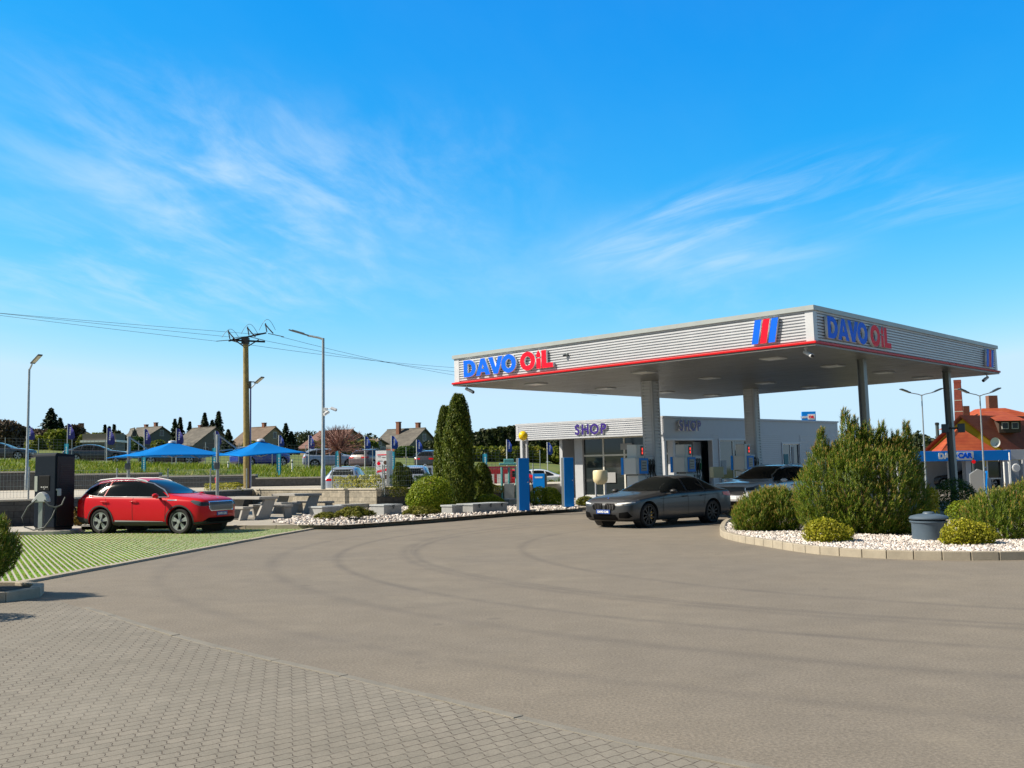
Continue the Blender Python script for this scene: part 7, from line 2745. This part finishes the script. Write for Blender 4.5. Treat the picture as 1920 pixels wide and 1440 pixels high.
# ------------------------------------------------------------------ right-hand background
dv = AT(1820, 850, 66)
zt0, zb0 = AT(1780, 845.5, 66).z, AT(1780, 864.5, 66).z
xl, xr = AT(1690, 850, 66).x, AT(1896, 850, 66).x
t = thing('car_wash_building', 'low car wash building with a blue DAVO CAR fascia', 'building', (xr, 66, 0), radians(3))
Lb = xr - xl
MB().box((-Lb / 2, .3, (zt0 + zb0) / 2), (Lb, .5, zt0 - zb0)).build('blue_fascia', m_bluepaint, t, bevel=.01)
MB().box((1.6, .9, (zt0 + zb0) / 2 + .02), (3.0, .5, zt0 - zb0)).build('grey_fascia', m_silver2, t, bevel=.01)
mb = MB()
mb.box((-Lb / 2, 4.2, zb0 / 2 + .2), (Lb, .2, zb0 + .4)); mb.box((-Lb / 2, 2.4, zt0 - .1), (Lb, 4, .12))
for x in (-Lb + .1, -3.6, -2.6, -.1, 1.2, 2.9): mb.box((x, .8, zb0 / 2), (.35, .5, zb0))
mb.box((2.0, 3.0, zb0 / 2), (2.4, .2, zb0))
mb.box((-1.8, .9, .35), (1.6, .2, .7))
mb.build('wall', m_wall, t)
for x0, x1 in ((-2.4, -1.4), (-1.2, -.25)):
    g = MB().box(((x0 + x1) / 2, .88, 1.25), (x1 - x0, .05, 1.1)).build('window', m_shopglass, t)
    mb = MB()
    for x in (x0, x1): mb.box((x, .85, 1.25), (.08, .08, 1.2))
    mb.box(((x0 + x1) / 2, .85, .68), (x1 - x0, .078, .08))
    mb.build('frame', m_white, g)
sg = F / 66
xs0 = (1757 - 1896) / sg
me = text_mesh('DAVO', .50, .012, bold=.03, align='LEFT')
place(me, 'sign_lettering', m_white, t, Vector((xs0, .02, zb0 + .16)), (1, 0, 0), (0, 0, 1))
bx0, bx1 = (1796 - 1896) / sg, (1824 - 1896) / sg
pn = MB().box(((bx0 + bx1) / 2 - .05, .035, (zb0 + zt0) / 2), (bx1 - bx0 + .12, .02, .54)).build('white_sign_panel', m_white, t)
me = text_mesh('CAR', .46, .012, bold=.028, align='LEFT')
place(me, 'sign_lettering', m_blue, pn, Vector((bx0 - .06, .01, zb0 + .18)), (1, 0, 0), (0, 0, 1))
q = AT(1905, 877, 60)
t = thing('round_sign', 'round white sign on a thin bracket post at the right edge', 'sign', (q.x, 60, 0))
MB().tube([(-.35, 0, 0), (-.35, 0, q.z + .9)], .04, 8).build('post', m_white, t); MB().tube([(-.35, 0, q.z - .1), (0, 0, q.z)], .02, 6).build('bracket', m_dsteel, t)
d_ = MB().lathe([(0, -.05), (.22, -.05), (.24, -.03), (.24, .03), (0, .03)], c=(0, 0, q.z), axis='y', seg=24).build('disc', m_white, t, smooth=40)
MB().lathe([(.14, 0), (.17, 0), (.17, .01), (.14, .01)], c=(0, -.065, q.z), axis='y', seg=24).build('ring_mark', m_silver2, d_)
for px in (1884, 1893): 
    q = AT(px, 900, 58)
    t = thing('bollard_post', 'thin white post right of the blue vacuum station' if px < 1890 else 'thin white post beneath the car wash fascia corner', 'post', (q.x, 58, 0), 0, 'thin white posts at the car wash')
    MB().tube([(0, 0, 0), (0, 0, 1.75)], .05, 8).build('post', m_white, t, smooth=60); MB().lathe([(.06, 1.75), (.06, 1.8), (0, 1.83)], seg=8).build('cap', m_dsteel, t)
q = AT(1832, 925, 50)
t = thing('vacuum_station', 'grey vacuum station with a slanted blue front before the car wash', 'vacuum station', (q.x, 50, 0), radians(-20))
mb = MB(); mb.ext([(-.3, 0), (.28, 0), (.32, 1.30), (.05, 1.40), (-.3, 1.15)], 'y', -.25, .25); mb.build('cabinet', M('vacuum_grey', (.20, .21, .22), .5), t, bevel=.02)
MB().box((.42, -.05, .75), (.06, .56, 1.1), ry=.09).build('blue_front', m_bluepaint, t); MB().lathe([(.09, 0), (.09, .05), (0, .06)], c=(-.1, -.36, 1.75), axis='y', seg=16).build('hose_reel', m_red, t)
MB().tube([(-.1, 0, 1.3), (-.1, 0, 1.95)], .05, 8).build('mast', m_dsteel, t)
# cars there
street_car(suv0, 1775, 74, radians(200), m_carlight, 'pale car parked before the car wash right of the pine', z=0.0, group='cars at the car wash')
street_car(sed0, 1812, 70, radians(160), m_cardark, 'dark car with red rear light before the car wash', z=0.0, group='cars at the car wash')
# grey boxes on the outer canopy post
q = AT(1787, 803, 36.9)
t = thing('outdoor_speaker', 'pair of dark boxes clamped to the outer canopy post', 'speaker', (q.x, q.y, q.z), radians(-20))
for s in (-1, 1): MB().box((s * .27, -.02, 0), (.24, .2, .32)).build('speaker_box', m_dsteel, t, bevel=.02)
MB().box((0, 0, 0), (.36, .05, .06)).build('clamp', m_black, t)
# pylon behind the shop
q0, q1 = AT(1503, 772, 80), AT(1529, 791, 80)
t = thing('price_pylon', 'blue and white station sign box showing above the shop roof', 'pylon sign', (q0.x + (q1.x - q0.x) / 2, 80, 0), radians(-8))
w_ = q1.x - q0.x
bxz = q0.z
bd = MB().box((0, 0, bxz - .8), (w_, .35, 1.6)).build('sign_box', m_bluepaint, t, bevel=.02)
MB().box((w_ * .18, -.185, bxz - .42), (w_ * .52, .02, .42)).build('white_panel', m_white, bd)
place(text_mesh('DAVO', .24, .006, bold=.012), 'sign_lettering', m_white, bd, Vector((-w_ * .28, -.19, bxz - .52)), (1, 0, 0), (0, 0, 1))
place(text_mesh('OIL', .27, .006, bold=.012), 'sign_lettering', m_signred, bd, Vector((w_ * .18, -.205, bxz - .52)), (1, 0, 0), (0, 0, 1))
mb = MB()
for k in range(7): mb.box((-w_ * .36 + k * w_ * .12, -.182, bxz - 1.0), (w_ * .08, .01, .16))
mb.build('lower_lettering', m_white, bd)
for s in (-1, 1): MB().box((s * w_ * .3, 0, (bxz - 1.6) / 2), (.2, .2, bxz - 1.6)).build('leg', m_steel, t)
# brick chimney
c0, c1 = AT(1795, 718, 105), AT(1795, 800, 105)
t = thing('factory_chimney', 'tall tapering dark red brick chimney behind the tiled house', 'chimney', (c0.x, 105, 0), .3)
mb = MB(); mb.lathe([(.78, 0), (.46, c0.z), (.49, c0.z), (.49, c0.z + .3)], seg=4); mb.build('shaft', mat_blockwall('chimney_courses', (.17, .032, .022), (.21, .045, .03), (.10, .03, .025), .5, .25), t)
mb = MB()
for k in range(5):
    z = c0.z - .7 - k * 1.15
    r = .46 + (c0.z - z) / c0.z * .32 + .012
    mb.lathe([(r, z), (r, z + .07)], seg=4)
mb.build('iron_band', m_conc, t)
# red tiled house: yellow gable, long roof to the right, hipped lower roof in front of the gable
Y = 92
ap = AT(1806, 783, Y); er = AT(1888, 846, Y); el = AT(1738, 846, Y)
t = thing('tiled_house', 'large yellow house with red tiled roofs at the right edge', 'house', (ap.x, Y, 0), 0)
hz_a, he = ap.z, er.z
wr_, wl_ = er.x - ap.x, ap.x - el.x
back = Vector((.88, .47, 0)).normalized()
Lr = 17
V = lambda x, d, z, o=0: (x + back.x * d, back.y * d + o, z)
mb = MB()
mb.add([V(-wl_, 0, 0), V(wr_, 0, 0), V(wr_, 0, he), V(0, 0, hz_a - .05), V(-wl_, 0, he), V(-wl_, Lr, 0), V(wr_, Lr, 0), V(wr_, Lr, he), V(0, Lr, hz_a - .05), V(-wl_, Lr, he)],
       [(0, 1, 2, 3, 4), (9, 8, 7, 6, 5), (1, 6, 7, 2), (5, 0, 4, 9), (2, 7, 8, 3), (3, 8, 9, 4)])
mb.build('wall', M('yellow_plaster', (.62, .36, .015), .85, var=.08), t)
mb = MB()
for sx, w in ((1, wr_), (-1, wl_)):
    e = 1.06
    zE = hz_a - (hz_a - he) * e
    q = [V(0, -.4, hz_a + .05), V(sx * w * e, -.4, zE + .05), V(sx * w * e, Lr, zE + .05), V(0, Lr, hz_a + .05)]
    q2 = [(a[0], a[1], a[2] + .18) for a in q]
    mb.add(q + q2, [(0, 1, 2, 3), (7, 6, 5, 4), (0, 4, 5, 1), (1, 5, 6, 2), (2, 6, 7, 3), (3, 7, 4, 0)])
roof = mb.build('roof', m_rred2, t)
mb = MB()
f0 = 2.2
mb.add([(-wl_ * 1.05, -f0 - .6, he - .3), (wr_ * .62, -f0, he - .3), (-.25, -.25, hz_a - 1.0), (-.55, -.25, hz_a - .8), (-wl_ * 1.05, -.2, he - .3), (wr_ * .60, -.2, he - .3)], [(0, 1, 2, 3), (0, 3, 4), (1, 5, 2), (0, 4, 5, 1), (2, 5, 4, 3)])
mb.build('front_roof', m_rred, t)
dz0, dz1 = AT(1893, 811, 92.7).z, AT(1893, 787, 92.7).z
dx = AT(1893, 790, 92.7).x - ap.x
dd = 92.7 - Y
MB().box((dx, dd + 1.5, (dz0 + dz1) / 2), (2.0, 3.0, dz1 - dz0)).build('dormer', M('dark_timber', (.07, .045, .035), .8), t)
MB().add([(dx - 1.5, dd - .5, dz1 - .1), (dx + 1.4, dd - .5, dz1 - .1), (dx + 1.0, dd + 3.4, dz1 + 1.0), (dx - 1.0, dd + 3.4, dz1 + 1.0)], [(0, 1, 2, 3)]).build('dormer_roof', m_rred, t)
for s in (-.45, .45):
    f = MB().box((dx + s, dd - .03, (dz0 + dz1) / 2 + .05), (.6, .08, .6)).build('window', m_wframe, t); MB().box((dx + s, dd - .08, (dz0 + dz1) / 2 + .05), (.48, .03, .48)).build('pane', m_pane, f)
q = AT(1858, 830, Y)
t2 = thing('satellite_dish', 'white satellite dish on the yellow gable of the tiled house', 'satellite dish', (q.x, Y - .8, q.z), 0)
MB().lathe([(0, .10), (.25, .06), (.42, -.04), (.44, -.05), (.42, -.02), (.25, .10), (0, .14)], axis='y', seg=24).build('dish', m_white, t2, smooth=60)
MB().tube([(0, .1, 0), (0, .5, -.1)], .03, 6).build('bracket', m_dsteel, t2)
MB().tube([(0, 0, -.3), (0, -.4, -.05)], .02, 6).build('feed_arm', m_dsteel, t2)
# taller hipped house behind
Y2 = 112
r0_, r1_ = AT(1862, 763, Y2), AT(1905, 762, Y2)
t = thing('hipped_house', 'tall house with orange red hipped roof, dormer and brick chimney', 'house', (r0_.x, Y2, 0), 0)
hr, he2 = r0_.z, AT(1835, 800, Y2).z
w2 = r1_.x - r0_.x
MB().box((w2 / 2 + 1, 3.5, he2 / 2), (w2 + 6, 8, he2)).build('wall', m_plaster, t)
rf = MB().add([(-2.6, -1.2, he2), (w2 + 6, -1.2, he2), (w2 + 6, 8.5, he2), (-2.6, 8.5, he2), (0, 2.5, hr), (w2, 2.5, hr), (w2, 4.5, hr), (0, 4.5, hr)],
              [(0, 1, 5, 4), (1, 2, 6, 5), (2, 3, 7, 6), (3, 0, 4, 7), (4, 5, 6, 7), (3, 2, 1, 0)]).build('roof', m_rred, t)
MB().box((w2 * .55, 3.2, hr + .5), (1.0, .8, 1.9)).build('chimney', m_brick, rf)
MB().box((-2.2, 2, he2 + 1.2), (.7, .7, 2.4)).build('chimney', m_brick, rf)
# hills of trees on the skyline
def far_wood(name, x0, x1, Y, ztop, seed, label, n=2600, size=2.2, zb=0):
    rng = np.random.default_rng(seed)
    xs = np.linspace(x0, x1, 26)
    lobes = []
    for k, x in enumerate(xs):
        f = k / 25
        hgt = ztop * (.55 + .45 * sin(pi * (.15 + .7 * f))) * rng.uniform(.8, 1.1)
        lobes.append((x, Y + rng.uniform(-8, 8), zb + hgt * .45, (x1 - x0) / 26 * 1.3, 9, hgt * .55))
    P, N = lobe_points(lobes, n * 4, .80, 1.06, zmin=-5)
    o = leaf_mesh(name, P, N, size * .5, .8, m_forest, None, 0, .7)
    o['kind'] = 'stuff'
    return o


far_wood('distant_wood', AT(1655, 800, 300).x, AT(1800, 800, 300).x, 300, AT(1760, 814, 300).z, 3, '')
far_wood('distant_wood', AT(540, 800, 380).x, AT(1000, 800, 380).x, 380, AT(600, 818, 380).z, 4, '', n=4200, size=2.6)
far_wood('distant_wood', AT(-80, 800, 330).x, AT(240, 800, 330).x, 330, AT(100, 816, 330).z, 5, '', n=3200, size=2.4)
far_wood('distant_wood', AT(1560, 800, 420).x, AT(2050, 800, 420).x, 420, AT(1700, 838, 420).z, 6, '', n=3000, size=2.6)
q = AT(1757, 797, 260)
t = thing('far_mast', 'thin dark chimney pipe on the wooded hill', 'mast', (q.x, 260, 2))
MB().tube([(0, 0, 0), (0, 0, q.z - 2)], .45, 8).build('pipe', m_dsteel, t, smooth=60); MB().lathe([(.55, 0), (.55, .6), (0, .7)], c=(0, 0, q.z - 2), seg=8).build('cap', m_black, t)
